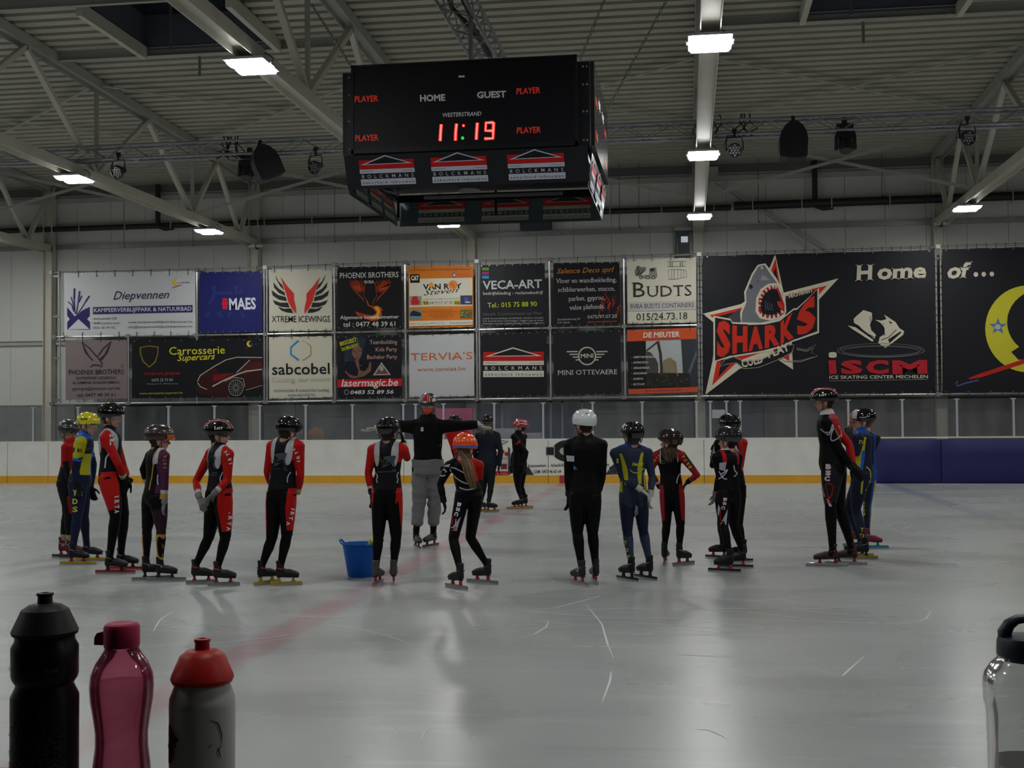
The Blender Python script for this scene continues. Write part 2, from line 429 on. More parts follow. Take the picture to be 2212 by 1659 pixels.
mb = MB(); mb.box2((-22, WALL_Y-0.16, 8.02), (12, WALL_Y-0.03, 8.2)); mb.build('eaves_angle', mat('dark_trim', (0.12, 0.12, 0.11), 0.6), wall)  # dark grey strip along the head of the wall
for z, m_ in ((6.54, steel), (7.14, cream_dull), (3.82, cream_dull), (7.86, cream_dull)):
    mb = MB(); mb.box2((-22, WALL_Y-0.10, z-0.06), (12, WALL_Y-0.03, z+0.06)); mb.box2((-22, WALL_Y-0.14, z+0.05), (12, WALL_Y-0.03, z+0.065)); mb.build('wall_rail', m_, wall)
# lower wall behind the glass
def px_x(x): return atY(x, 900, WALL_Y)[0]
low = [(-400, 165, (0.20, 0.20, 0.19)), (165, 272, (0.10, 0.10, 0.10)), (272, 572, (0.018, 0.019, 0.023)), (572, 640, (0.16, 0.16, 0.155)), (640, 868, (0.17, 0.17, 0.18)),
       (1262, 1500, (0.16, 0.155, 0.16)), (1500, 1650, (0.13, 0.13, 0.16)), (1650, 2600, (0.145, 0.14, 0.13))]
for a, b_, c in low:
    mb = MB(); mb.box2((px_x(a), WALL_Y-0.05, 0), (px_x(b_)-0.02, WALL_Y+0.05, 2.04)); mb.build('lower_wall_panel', mat('low_%d' % a, c, 0.6, noise=0.15, nscale=2), wall)
win = thing('window_3', None, None, (px_x(1060), WALL_Y, 0), kind='structure')
mb = MB(); mb.box2((px_x(868), WALL_Y+0.02, 0.3), (px_x(1262), WALL_Y+0.05, 2.04)); mb.build('pane', mat('cafe_glass', (0.10, 0.12, 0.20), 0.15), win)
mb = MB()
for x in (872, 1085, 1190, 1215, 1258): mb.box2((px_x(x)-0.03, WALL_Y-0.04, 0.3), (px_x(x)+0.03, WALL_Y+0.02, 2.04))
mb.box2((px_x(868), WALL_Y-0.04, 1.98), (px_x(1262), WALL_Y+0.02, 2.04)); mb.box2((px_x(868), WALL_Y-0.04, 0), (px_x(1262), WALL_Y+0.03, 0.3)); mb.build('window_frame', mat('window_frame_grey', (0.30, 0.31, 0.33), 0.5), win)
# walls out of frame close the hall
mb = MB(); mb.box2((XL-0.1, -6, 0), (XL, 33, 9.2)); mb.build('wall_left', panelm, kind='structure')
mb = MB(); mb.box2((XR, -6, 0), (XR+0.1, 33, 9.2)); mb.build('wall_right', panelm, kind='structure')
mb = MB(); mb.box2((XL, -6, 2.8), (XR, 0.45, 3.0)); mb.build('trim_8', mat('shade_slab_dark', (0.04, 0.04, 0.04), 0.8), kind='structure')  # unseen slab added overhead to keep the bottle fronts dark
mb = MB(); mb.box2((XL, -6.1, 0), (XR, -6, 9.2)); mb.build('wall_front', mat('dark_stand_wall', (0.03, 0.03, 0.03), 0.8), kind='structure')

# ---- columns, trusses, lamps
def place_word(k): return {2: 'far left', 3: 'left', 4: 'behind the scoreboard', 5: 'right of the scoreboard', 6: 'right'}.get(k, 'outside the frame %s' % ('left' if k < 2 else 'right'))
def I_beam(mb, p, q, wd, ht, t=0.014, flat=False):
    """H section; flat = web horizontal, flanges standing at the sides"""
    p = np.asarray(p, float); q = np.asarray(q, float); a, b, d = frame(q-p)
    if flat:
        for s in (-1, 1): mb.bar(p+a*s*(wd/2-t/2), q+a*s*(wd/2-t/2), t, ht)
        mb.bar(p, q, wd-2*t, t)
    else:
        for s in (-1, 1): mb.bar(p+b*s*(ht/2-t/2), q+b*s*(ht/2-t/2), wd, t)
        mb.bar(p, q, t, ht-2*t)
LAMPS = []
top_n = [-5.1, 0.05, 5.15, 10.3, 15.4, 20.5, 25.6, 29.6, 32.35]; bot_n = [-2.5, 2.6, 7.75, 12.9, 18.05, 23.2, 28.05, 31.2]
for k, X in enumerate(TR):
    if not (1 <= k <= 7): continue
    t = thing('column', 'pale steel wall column %s, a flat box section rising behind the banners' % {2: 'at the left end of the banner wall', 3: 'above the gap between the blue and the winged banner', 4: 'above the orange banner, left of centre', 5: 'standing behind the tall bright beam', 6: 'between the two big black banners'}.get(k, 'standing out of view, number %d' % k), 'column', (X, WALL_Y-0.18, 0), kind='structure')
    mb = MB(); I_beam(mb, (X, WALL_Y-0.22, 0), (X, WALL_Y-0.22, 8.25), 0.26, 0.26)
    mb.build('shaft', cream, t)
    tr = thing('roof_truss', 'cream steel roof truss with zigzag web, %s' % place_word(k), 'roof truss', (X, 14, 6.4), 'roof trusses')
    mb = MB(); I_beam(mb, (X, -5.8, 6.47), (X, 32.3, 6.47), 0.26, 0.2, flat=True); mb.build('bottom_chord', cream, tr)
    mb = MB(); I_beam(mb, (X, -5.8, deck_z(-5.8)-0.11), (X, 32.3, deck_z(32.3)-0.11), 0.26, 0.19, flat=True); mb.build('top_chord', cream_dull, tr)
    seq = []
    for i, b_ in enumerate(bot_n): seq += [(top_n[i], b_), (top_n[i+1], b_)]
    for (ty, by) in seq:
        if ty < 2 and by < 2: continue
        mb = MB(); mb.bar((X, ty, deck_z(ty)-0.2), (X, by, 6.56), 0.1, 0.1, up=(1, 0, 0)); mb.build('web_member', cream, tr)
    for by in (7.75, 12.9, 18.05, 23.2, 28.05):
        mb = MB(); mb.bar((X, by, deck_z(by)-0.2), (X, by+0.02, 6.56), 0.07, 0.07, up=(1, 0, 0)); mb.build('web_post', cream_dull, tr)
brace_m = mat('brace_paint', (0.40, 0.39, 0.35), 0.5)
for k in range(2, 6):
    xa, xb = TR[k]+0.13, TR[k+1]-0.13; wd = {2: 'in the far left bay', 3: 'left of the scoreboard', 4: 'behind the scoreboard', 5: 'in the bay right of the bright beam'}[k]
    t = thing('cross_brace', 'thin steel cross brace between two roof trusses, %s' % wd, 'brace', ((xa+xb)/2, 28.05, 7.3), 'vertical cross braces')
    for (za, zb) in ((6.6, 8.0), (8.0, 6.6)):
        mb = MB(); y = 28.05 if za < zb else 28.11; mb.bar((xa, y, za), (xb, y, zb), 0.012, 0.07); mb.bar((xa, y+0.03, za), (xb, y+0.03, zb), 0.06, 0.01); mb.build('brace_angle', brace_m, t)
    t = thing('wind_brace', 'flat steel cross strap under the roof deck, %s' % wd, 'brace', ((xa+xb)/2, 25.6, 8.1), 'flat straps under the deck')
    for (ya, yb) in ((23.2, 28.0), (28.0, 23.2)):
        mb = MB(); h = -0.02 if ya < yb else -0.04; mb.bar((xa, ya, deck_z(ya)-0.12+h), (xb, yb, deck_z(yb)-0.12+h), 0.09, 0.01); mb.build('strap', brace_m, t)
# lamps: two LED bars side by side on a bracket under the bottom chord
diff = mat('lamp_diffuser', (0.9, 0.9, 0.9), 0.4, emit=(0.98, 0.99, 0.97), estr=LAMP_GLOW)
house = mat('lamp_housing', (0.42, 0.43, 0.46), 0.5)
def lamp_shape(v, z):
    out = MB()
    return out
_lm = {}
def make_lamp(X, Y, label):
    z = 6.27; t = thing('ceiling_lamp', label, 'lamp', (X, Y, z), 'LED lamps under the roof trusses')
    if not _lm:
        mb = MB(); mb.box((0, 0, 0.06), (0.55, 0.66, 0.035)); mb.box((0.285, 0, 0.06), (0.03, 0.16, 0.05)); mb.box((-0.285, 0, 0.06), (0.03, 0.1, 0.04)); _lm['h'] = mb.mesh('housing', house)
        mb = MB(); mb.box((0, 0, 0.10), (0.1, 0.09, 0.09)); _lm['b'] = mb.mesh('bracket', cream)
        mb = MB()
        mb.loft([(-0.25, 0, 0.022), (-0.235, 0, 0.022), (0.235, 0, 0.022), (0.25, 0, 0.022)], [0.12, 0.15, 0.15, 0.12], [0.014, 0.028, 0.028, 0.014], n=12, lat=(0, 1, 0)); _lm['d'] = mb.mesh('diffuser', diff, smooth=True)
        mb = MB(); mb.loft([(0.24, 0.1, 0.07), (0.27, 0.12, 0.16), (0.2, 0.13, 0.22), (0.13, 0.13, 0.25)], 0.007, n=6); _lm['c'] = mb.mesh('cable', blackp)
    for nm, key, loc in (('housing', 'h', (0, 0, 0)), ('bracket', 'b', (0, 0, 0)), ('diffuser', 'd', (0, 0.17, 0)), ('diffuser', 'd', (0, -0.17, 0)), ('cable', 'c', (0, 0, 0))):
        o = link_mesh(nm, _lm[key], t); o.location = loc
    for sy in (0.17, -0.17):
        ld = bpy.data.lights.new('lamp_light', 'AREA'); ld.shape = 'RECTANGLE'; ld.size = 0.5; ld.size_y = 0.27; ld.energy = LAMP_W*0.465; ld.color = (0.98, 1.0, 0.97)
        lo = bpy.data.objects.new('lamp_light', ld); COL.objects.link(lo); lo.parent = t; lo.location = (0, sy, -0.012)
    return t
seen = {(3, 22.3): 'white LED lamp glowing under the left truss, lamp nearest the left edge of the frame', (3, 29.1): 'small LED lamp on the left truss, close above the blue banner',
        (4, 15.6): 'large bright LED lamp on the truss just left of the scoreboard', (4, 29.1): 'LED lamp seen just under the scoreboard', (5, 15.6): 'large LED lamp at the top of the bright vertical beam',
        (5, 22.3): 'middle LED lamp of the three on the bright vertical beam', (5, 29.1): 'lowest LED lamp of the three on the bright vertical beam', (6, 29.1): 'LED lamp on the slanting truss above the second big black banner'}
for k in range(1, 8):
    for Y in (2.2, 8.9, 15.6, 22.3, 29.1):
        make_lamp(TR[k], Y, seen.get((k, Y), 'white LED lamp under a roof truss outside the picture'))

# ================================================================== rink boards and glass
white_board = mat('white_board_plastic', (0.86, 0.855, 0.80), 0.4, noise=0.05, nscale=2.5)
yellow_kick = mat('yellow_kick_plate', (0.78, 0.40, 0.03), 0.4, noise=0.06, nscale=3)
blue_pad = mat('blue_pad_vinyl', (0.009, 0.012, 0.115), 0.5, noise=0.08, nscale=2, bump=0.25, bscale=3)
post_m = mat('post_aluminium', (0.52, 0.53, 0.56), 0.45, 0.3)
def glass_material(name='board_glass', tint=(0.94, 0.96, 0.97), haze=0.10):
    m = bpy.data.materials.new(name); m.use_nodes = True; nt = m.node_tree; N = nt.nodes; L = nt.links
    for n in list(N): N.remove(n)
    out = N.new('ShaderNodeOutputMaterial'); tr = N.new('ShaderNodeBsdfTransparent'); tr.inputs[0].default_value = (*tint, 1)
    df = N.new('ShaderNodeBsdfDiffuse'); df.inputs[0].default_value = (0.6, 0.6, 0.62, 1)
    gl = N.new('ShaderNodeBsdfGlossy'); gl.inputs['Roughness'].default_value = 0.12
    tc = N.new('ShaderNodeTexCoord'); mp = N.new('ShaderNodeMapping'); mp.inputs['Scale'].default_value = (1.5, 1, 0.35); L.new(tc.outputs['Object'], mp.inputs[0])
    nz = N.new('ShaderNodeTexNoise'); nz.inputs['Scale'].default_value = 1.6; nz.inputs['Detail'].default_value = 5; L.new(mp.outputs[0], nz.inputs['Vector'])
    mr = N.new('ShaderNodeMapRange'); mr.inputs[1].default_value = 0.3; mr.inputs[2].default_value = 0.75; mr.inputs[3].default_value = haze*0.5; mr.inputs[4].default_value = haze*1.8; L.new(nz.outputs['Fac'], mr.inputs[0])
    a = N.new('ShaderNodeMixShader'); L.new(mr.outputs[0], a.inputs[0]); L.new(tr.outputs[0], a.inputs[1]); L.new(df.outputs[0], a.inputs[2])
    fr = N.new('ShaderNodeFresnel'); fr.inputs[0].default_value = 1.3
    b = N.new('ShaderNodeMixShader'); L.new(fr.outputs[0], b.inputs[0]); L.new(a.outputs[0], b.inputs[1]); L.new(gl.outputs[0], b.inputs[2]); L.new(b.outputs[0], out.inputs[0])
    return m
glassm = glass_material(haze=0.07)
boards = thing('rink_boards', 'white dasher boards with orange kick strip along the far side of the ice', 'boards', (-5, BOARD_Y, 0))
xs = [-22.5, -20.1, -17.36, -16.24, -13.05, -9.69, -6.9, -3.33, 0.39, 1.21, 4.28]
for i in range(len(xs)-1):
    a, b = xs[i]+0.006, xs[i+1]-0.006
    mb = MB(); mb.box2((a, BOARD_Y, 0.19), (b, BOARD_Y+0.05, 1.04)); mb.build('board_panel', white_board, boards)
    mb = MB(); mb.box2((a, BOARD_Y-0.014, 0.0), (b, BOARD_Y+0.045, 0.192)); mb.build('kick_plate', yellow_kick, boards)
mb = MB(); mb.box2((-22.5, BOARD_Y+0.01, 0), (10, BOARD_Y+0.06, 1.02)); mb.build('backing', mat('board_back', (0.15, 0.15, 0.15), 0.8), boards)
mb = MB(); mb.box2((-22.5, BOARD_Y-0.004, 1.04), (10, BOARD_Y+0.12, 1.075)); mb.build('cap_rail', white_board, boards)
mb = MB(); mb.box2((-3.06, BOARD_Y-0.02, 0.0), (-2.86, BOARD_Y-0.013, 0.193)); mb.build('centre_mark', mat('red_mark', (0.5, 0.03, 0.03), 0.5), boards)
for (a, b, w_) in ((4.28, 5.78, 'nearer the middle'), (5.80, 8.3, 'at the right edge of the frame'), (8.32, 10.3, 'beyond the right frame edge')):
    mb = MB(); mb.box2((a, -0.14, 0.01), (b, -0.005, 1.0)); me = mb
    bmo = MB(); n = 14
    V = []; Fq = []
    # softly swollen vinyl block
    for zi in range(7):
        for xi in range(n+1):
            x = a+(b-a)*xi/n; z = 0.012+0.985*zi/6; e = min(1, 4*min(xi/n, 1-xi/n)+0.25)*min(1, 4*min(zi/6, 1-zi/6)+0.35)
            V.append((x, BOARD_Y-0.05-0.1*e, z))
    for zi in range(6):
        for xi in range(n): Fq.append((zi*(n+1)+xi, zi*(n+1)+xi+1, (zi+1)*(n+1)+xi+1, (zi+1)*(n+1)+xi))
    bmo.add(V, Fq); bmo.box2((a, BOARD_Y-0.055, 0.01), (b, BOARD_Y-0.022, 0.998))
    single(bmo, 'crash_pad', blue_pad, 'blue vinyl crash pad on the far boards, '+w_, 'crash pad', ((a+b)/2, BOARD_Y, 0), 'crash pads on the far boards', smooth=True)
glass = thing('board_glass', 'scratched clear screens in pale posts on top of the far boards', 'glass screen', (-5, BOARD_Y+0.06, 1.075))
px_posts = [-22.8, -21.55, -20.33, -19.11, -17.9, -16.68, -15.45, -14.22, -13.01, -11.79, -10.6, -9.41, -8.21, -6.92, -6.61, -5.91, -4.65, -3.45, -2.25, -1.06, 0.23, 0.55, 0.93, 1.25, 2.55, 3.74, 4.96, 6.18, 7.43, 8.65, 9.87]
for i, x in enumerate(px_posts):
    mb = MB(); mb.box2((x-0.024, BOARD_Y+0.03, 1.075), (x+0.024, BOARD_Y+0.085, 1.94)); mb.box2((x-0.055, BOARD_Y+0.025, 1.925), (x+0.055, BOARD_Y+0.09, 1.955)); mb.build('glass_post', post_m, glass)
    if i+1 < len(px_posts):
        mb = MB(); mb.box2((x+0.026, BOARD_Y+0.055, 1.078), (px_posts[i+1]-0.026, BOARD_Y+0.067, 1.95)); mb.build('glass_pane', glassm, glass)
# advertising painted on the boards (centre)
def board_print():
    c = crop(1000, 850, 3.95)
    P = Print(lambda x, y, h: atY(*c(x, y), BOARD_Y-0.002-h*0.5)); K = (28, 30, 32)
    P.ell(905, 490, 145, 95, K, 28); P.ell(885, 492, 62, 36, (150, 148, 140)); P.rect(880, 486, 960, 520, K); P.rect(880, 500, 1100, 520, K)
    P.rect(706, 452, 783, 532, (150, 148, 140)); P.rect(712, 460, 776, 524, K)
    P.text('kasseien - kleiklinkers - natuurstenen', (560, 628), (1245, 618), 26, K, bold=0.012); P.text('GSM  0473 46 65 64', (604, 682), (838, 678), 28, K, bold=0.012)
    P.poly([(1215, 693), (1262, 625), (1300, 590), (1335, 590), (1345, 690)], (40, 40, 42))
    for i in range(22): P.ell(random.uniform(1250, 1335), random.uniform(630, 686), 9, 7, random.choice([(60, 60, 62), (75, 75, 75), (30, 30, 30)]), 7)
    P.poly([(520, 695), (532, 630), (560, 626), (606, 695)], (40, 40, 42)); P.poly([(385, 690), (385, 455), (402, 470), (410, 690)], (50, 52, 54))
    P.rect(270, 663, 390, 697, (150, 20, 25)); P.rect(270, 500, 376, 645, (160, 158, 150)); P.text('geraniums', (290, 560), (374, 562), 16, K); P.rect(325, 600, 375, 645, (90, 40, 40)); P.text('053 62 62 62', (292, 690), (376, 690), 14, (200, 150, 150))
    for x, y, r in ((340, 497, 16), (372, 515, 17), (280, 505, 15)): P.ell(x, y, r, r, (150, 25, 25), 12)
    P.stroke([(320, 440), (384, 405)], 7, (60, 70, 60)); P.stroke([(316, 405), (360, 400)], 5, (60, 70, 60))
    P.build('board_print', boards)
board_print()
notice = MB(); a = atY(1538, 885, BOARD_Y+0.045); b = atY(1566, 903, BOARD_Y+0.045); notice.box2((a[0], BOARD_Y+0.05, b[2]), (b[0], BOARD_Y+0.053, a[2]))
single(notice, 'notice_sheet', ink((150, 152, 158)), 'white paper notice taped inside the glass behind two black helmets', 'notice', (a[0], BOARD_Y+0.05, b[2]))

# blurred people and things behind the glass
def behind():
    mb = MB(); p = atY(683, 945, 31.0)
    mb.lathe([(0.28, 0.75), (0.29, 1.0), (0.26, 1.2), (0.17, 1.33), (0.0, 1.38)], (p[0], 31.0, 0), 16); mb.lathe([(0.05, 0), (0.05, 0.75)], (p[0], 31.0, 0), 8)
    single(mb, 'traffic_drum', mat('orange_blur', (0.16, 0.085, 0.045), 0.7), 'dull orange drum standing behind the glass between two skaters', 'drum', (p[0], 31.0, 0), smooth=True)
    mb = MB(); p = atY(985, 900, 31.3); mb.box2((p[0]-0.52, 31.2, 0.9), (p[0]+0.45, 31.3, 1.85)); mb.box2((p[0]-0.05, 31.2, 0), (p[0]+0.05, 31.3, 0.9))
    single(mb, 'pink_panel', mat('pink_panel', (0.40, 0.05, 0.14), 0.6, noise=0.3, nscale=3), 'pink display panel behind the glass beside the coach', 'display panel', (p[0], 31.2, 0))
    mb = MB(); p = atY(1090, 900, 31.0); mb.box2((p[0]-0.25, 30.8, 0), (p[0]+0.3, 31.1, 1.32)); mb.box2((p[0]+0.55, 30.8, 0), (p[0]+0.95, 31.1, 1.2))
    single(mb, 'counter', mat('counter_grey', (0.35, 0.35, 0.38), 0.6), 'low grey counter behind the glass beyond the far skaters', 'counter', (p[0], 31.0, 0))
behind()

# ================================================================== banner wall
fr = thing('scaffold', 'scaffold of galvanised tubes carrying the advertising banners', 'tube frame', (-5, BAN_Y, 2.1))
tube_m = mat('scaffold_tube', (0.50, 0.50, 0.50), 0.32, 0.85)
def btube(x0, y0, x1, y1, r=0.026, dy=0.03):
    mb = MB(); mb.loft([atY(x0, y0, BAN_Y+dy), atY(x1, y1, BAN_Y+dy)], r, n=8); mb.build('frame_tube', tube_m, fr, smooth=True)
TOPL = [(110, 589), (425, 583), (573, 578), (722, 572), (875, 567), (1030, 564.5), (1188, 560), (1348, 554), (1510, 549.5), (2026, 533), (2330, 523)]
MIDL = [(118, 728), (277, 726), (425, 724), (573, 722), (722, 718.5), (875, 715), (1030, 712.5), (1188, 708.5), (1348, 705), (1510, 702.5)]
BOTL = [(112, 872.5), (277, 871), (573, 868), (722, 866), (875, 864.5), (1030, 862.5), (1188, 860.5), (1348, 858.5), (1510, 856), (2026, 851.5), (2330, 848)]
for Lp in (TOPL, MIDL, BOTL):
    for i in range(len(Lp)-1): btube(*Lp[i], *Lp[i+1])
for x0, y0, x1, y1 in ((127.5, 586, 130.5, 876), (425.5, 580, 425.5, 737), (277, 723, 277.5, 874), (425.3, 860, 425.6, 872), (571, 574, 571, 872), (577, 574, 577, 872), (722, 570, 723.8, 868), (874.6, 565, 877.6, 866),
                       (1028.8, 562, 1031, 864), (1034, 562, 1036.5, 864), (1186.8, 557, 1190.2, 862), (1346.8, 551, 1351, 860), (1508, 547, 1511, 859), (1514, 547, 1517.5, 859), (2021, 530, 2026, 853), (2031, 530, 2036, 853)):
    btube(x0, y0, x1, y1)
mb = MB()
for Lp in (TOPL, MIDL, BOTL):
    for x, y in Lp:
        p = atY(x, y, BAN_Y+0.02); mb.box(p, (0.11, 0.09, 0.10)); mb.box(p+np.array([0, 0.25, 0]), (0.04, 0.5, 0.04))
for y in (597, 684, 774, 864): p = atY(122, y, BAN_Y+0.02); mb.box(p, (0.16, 0.06, 0.05))
mb.build('coupler', mat('coupler_steel', (0.25, 0.25, 0.25), 0.45, 0.7), fr, kind='stuff')
band_m = mat('bungee_black', (0.01, 0.01, 0.01), 0.6)
mb = MB()
def ties(L0, x0, x1, n, dz):
    xp = [q[0] for q in L0]; yp = [q[1] for q in L0]
    for i in range(n):
        x = x0+(x1-x0)*(i+0.5)/n; y = float(np.interp(x, xp, yp)); p = atY(x, y, BAN_Y-0.015)
        mb.bar(p+np.array([0, 0, 0.05*1]), p+np.array([random.uniform(-0.02, 0.02), 0, dz]), 0.012, 0.012)
for i in range(8):
    if i < 8:
        a, b = TOPL[i][0], TOPL[i+1][0]; n = 8 if i == 0 else 4
        ties(TOPL, a, b, n, -0.14)
ties(TOPL, 1518, 2020, 24, -0.10); ties(TOPL, 2036, 2330, 14, -0.10)
ties(BOTL, 1518, 2020, 16, -0.03); ties(BOTL, 2036, 2330, 8, -0.03)
for i in range(9): a, b = MIDL[i][0], MIDL[i+1][0]; ties(MIDL, a, b, 4, -0.14); ties(MIDL, a, b, 4, 0.12)
ties(BOTL, 135, 570, 14, 0.12)
for i in range(3, 9): ties(BOTL, BOTL[i][0]-150, BOTL[i][0], 4, 0.12)
for xx, nn in ((1511, 20), (1517, 20), (2023, 20), (2034, 20)):
    for i in range(nn):
        p = atY(xx, 560+i*15, BAN_Y-0.015); mb.bar(p-np.array([0.07, 0, 0]), p+np.array([0.07, 0, 0]), 0.011, 0.011)
mb.build('bungee_tie', band_m, fr, kind='stuff')

def cloth(c, rough=0.5):
    return mat('cloth_%d_%d_%d' % c, tuple(min(0.88, v*(1.7 if max(c) < 40 else 1.5)) for v in lin(c)), rough, bump=0.22, bscale=1.1, spec=0.2)
def banner(label, cs, c, base):
    cr = crop(*c); pts = [atY(*cr(*q), BAN_Y) for q in cs]; ctr = sum(pts)/4
    t = thing('banner', label, 'banner', (ctr[0], BAN_Y, pts[3][2]), 'advertising banners')
    mb = MB(); n = 10; V = []; Fq = []
    for j in range(n+1):
        for i in range(n+1):
            u, v = i/n, j/n; p = (pts[0]*(1-u)+pts[1]*u)*(1-v)+(pts[3]*(1-u)+pts[2]*u)*v
            edge = min(u, 1-u, v, 1-v)
            V.append(p+np.array([0, 0.004*math.sin(9*u+5*v), (0.012 if 0 < i < n and j in (0, n) and i % 2 else 0.0)*(-1 if j == 0 else 1)]))
    for j in range(n):
        for i in range(n): Fq.append((j*(n+1)+i, (j+1)*(n+1)+i, (j+1)*(n+1)+i+1, j*(n+1)+i+1))
    mb.add(V, Fq); k = len(V)
    mb.build('sheet', cloth(base), t, smooth=True)
    mb = MB()
    for u in np.linspace(0.02, 0.98, 9):
        for (a, b) in ((pts[0], pts[1]), (pts[3], pts[2])):
            p = a*(1-u)+b*u; sg = -0.03 if a is pts[0] else 0.03
            mb.box(p+np.array([0, -0.008, sg]), (0.025, 0.006, 0.025))
    mb.build('eyelet', steel, t, kind='stuff')
    return t, Print(lambda x, y, h: atY(*cr(x, y), BAN_Y-0.006-h*0.2))
A = (100, 520, 3.456); B = (700, 520, 4.61); CC = (1030, 520, 4.514); D = (1500, 520, 3.072)
WH = (168, 170, 172); WW = (172, 168, 152); BK = (20, 20, 24); RED = (150, 22, 20)
def moon_logo(P, cx, cy, r, dark=False):
    P.ell(cx, cy, r, r*0.95, (170, 160, 30), 20); P.ell(cx+r*0.45, cy-r*0.1, r*0.8, r*0.75, BK if dark else WH, 20)
    P.text('unversea', (cx-r*0.1, cy+r*0.3), (cx+r*2.9, cy+r*0.2), r*0.45, (45, 60, 110), shear=0.3, bold=0.01)
    P.stroke([(cx-r*1.1, cy+r*1.3), (cx, cy+r*0.95), (cx+r, cy+r*0.6)], r*0.15, (150, 40, 40))
# 1 reed logo banner
t, P = banner('wide white banner with purple reeds and a purple lettered bar', [(132, 240), (1112, 222), (1115, 705), (135, 715)], A, WH)
PU = (38, 32, 82)
P.poly([(155, 495), (212, 565), (240, 545), (325, 492), (327, 664), (157, 664)], PU); P.poly([(155, 560), (175, 585), (155, 610)], WH); P.poly([(327, 560), (305, 585), (327, 608)], WH); P.poly([(162, 662), (240, 585), (322, 660)], WH); P.poly([(180, 656), (240, 597), (304, 655)], (150, 150, 155)); P.poly([(184, 653), (240, 602), (300, 652)], WH)
for (x0, y0, x1, y1, wd) in ((210, 356, 208, 432, 13), (250, 376, 241, 432, 12), (322, 412, 294, 454, 12), (265, 410, 243, 460, 10)): P.stroke([(x0, y0), ((x0+x1)/2, (y0+y1)/2), (x1, y1)], wd, PU)
for q in ([(208, 430), (212, 500), (215, 545)], [(241, 430), (232, 500), (222, 550)], [(294, 454), (262, 505), (230, 552)], [(162, 455), (190, 480), (205, 530)], [(305, 505), (262, 530), (235, 560)], [(185, 420), (200, 470), (208, 520)], [(300, 520), (270, 545), (240, 565)]): P.stroke(q, 8, PU, taper=False)
P.text('Diepvennen', (500, 440), (918, 430), 62, (40, 36, 60), shear=0.35, bold=0.004)
P.rect(348, 495, 1092, 549, PU, sk=-0.02); P.text('KAMPEERVERBLIJFPARK & NATUURBAD', (356, 533), (1084, 521), 30, WH, bold=0.012)
P.text('Autostrade 100', (350, 590), (528, 587), 17, (60, 62, 75)); P.text('1840 Londerzeel', (350, 624), (545, 621), 17, (60, 62, 75)); P.text('052/ 30 94 92', (350, 658), (512, 655), 17, (60, 62, 75))
P.text('www.kampeerverblijfparkdiepvennen.be', (610, 616), (1090, 611), 17, (60, 62, 75)); P.text('info@kampeerverblijfparkdiepvennen.be', (610, 652), (1090, 646), 17, (60, 62, 75)); moon_logo(P, 975, 310, 32); P.build('print', t)
# 2 blue
t, P = banner('plain deep blue banner with white capitals and a red barrel', [(142+1000, 233), (1612, 224), (1614, 682), (1143, 692)], A, (26, 29, 84))
LB = (32, 40, 92)
for q in ([(1250, 345), (1255, 395), (1240, 430), (1215, 475)], [(1250, 395), (1330, 388), (1390, 390)], [(1415, 345), (1420, 400), (1450, 380), (1470, 375)], [(1215, 530), (1195, 570)], [(1280, 530), (1310, 570)], [(1380, 530), (1360, 570)], [(1450, 530), (1480, 570)]): P.stroke(q, 22, LB)
P.ell(1250, 350, 16, 18, LB); P.ell(1415, 350, 16, 18, LB)
P.poly([(1318, 430), (1350, 430), (1356, 468), (1350, 512), (1318, 512), (1311, 468)], (165, 22, 40)); P.rect(1308, 450, 1358, 454, (26, 29, 84)); P.rect(1308, 484, 1358, 488, (26, 29, 84)); P.text('MAES', (1366, 514), (1566, 508), 88, (175, 178, 185), bold=0.03); P.build('print', t)
# 3 wings
t, P = banner('cream banner with black and red spread wings', [(1662, 214), (2132, 210), (2136, 672), (1664, 678)], A, WW)
def wing(sg, cx):
    f = lambda x: cx+sg*x
    for (a, b, c_) in (([(-140+2, 255), (-112, 300), (-75, 365)], 0, 0),): pass
    for pts in ([(152, 252), (176, 310), (140, 362), (100, 375)], [(172, 305), (160, 350), (110, 415), (80, 430), (90, 395), (140, 350)], [(190, 365), (170, 415), (120, 450), (72, 462), (75, 430), (140, 410)], [(182, 440), (150, 475), (110, 498), (62, 500), (62, 462), (130, 455)], [(165, 495), (130, 520), (90, 530), (50, 528), (50, 500), (100, 502)]):
        P.poly([(f(x), y) for x, y in pts], (26, 26, 28))
    for pts in ([(150, 256), (128, 290), (70, 385), (40, 410), (30, 450), (12, 540), (38, 500), (60, 430), (95, 395), (130, 330)],): pass
cx0 = 1896
for sg in (-1, 1):
    f = lambda x, sg=sg: cx0+sg*x
    feath = [[(188, 252), (178, 290), (150, 340), (118, 372), (135, 330), (165, 300)], [(203, 308), (195, 350), (160, 390), (112, 412), (118, 385), (165, 355)], [(216, 368), (205, 410), (160, 440), (100, 452), (108, 420), (165, 405)],
             [(206, 442), (188, 475), (140, 495), (80, 500), (92, 462), (150, 462)], [(170, 490), (140, 522), (100, 535), (52, 540), (70, 505), (120, 508)]]
    for q in feath: P.poly([(f(x), y) for x, y in q], (26, 26, 28))
    P.poly([(f(148), 268), (f(128), 330), (f(104), 400), (f(88), 460), (f(60), 510), (f(30), 545), (f(32), 500), (f(46), 440), (f(46), 395), (f(100), 335)], (170, 36, 30))
P.text('XTREME ICEWINGS', (1682, 608), (2118, 606), 46, (22, 22, 24), bold=0.004); P.build('print', t)
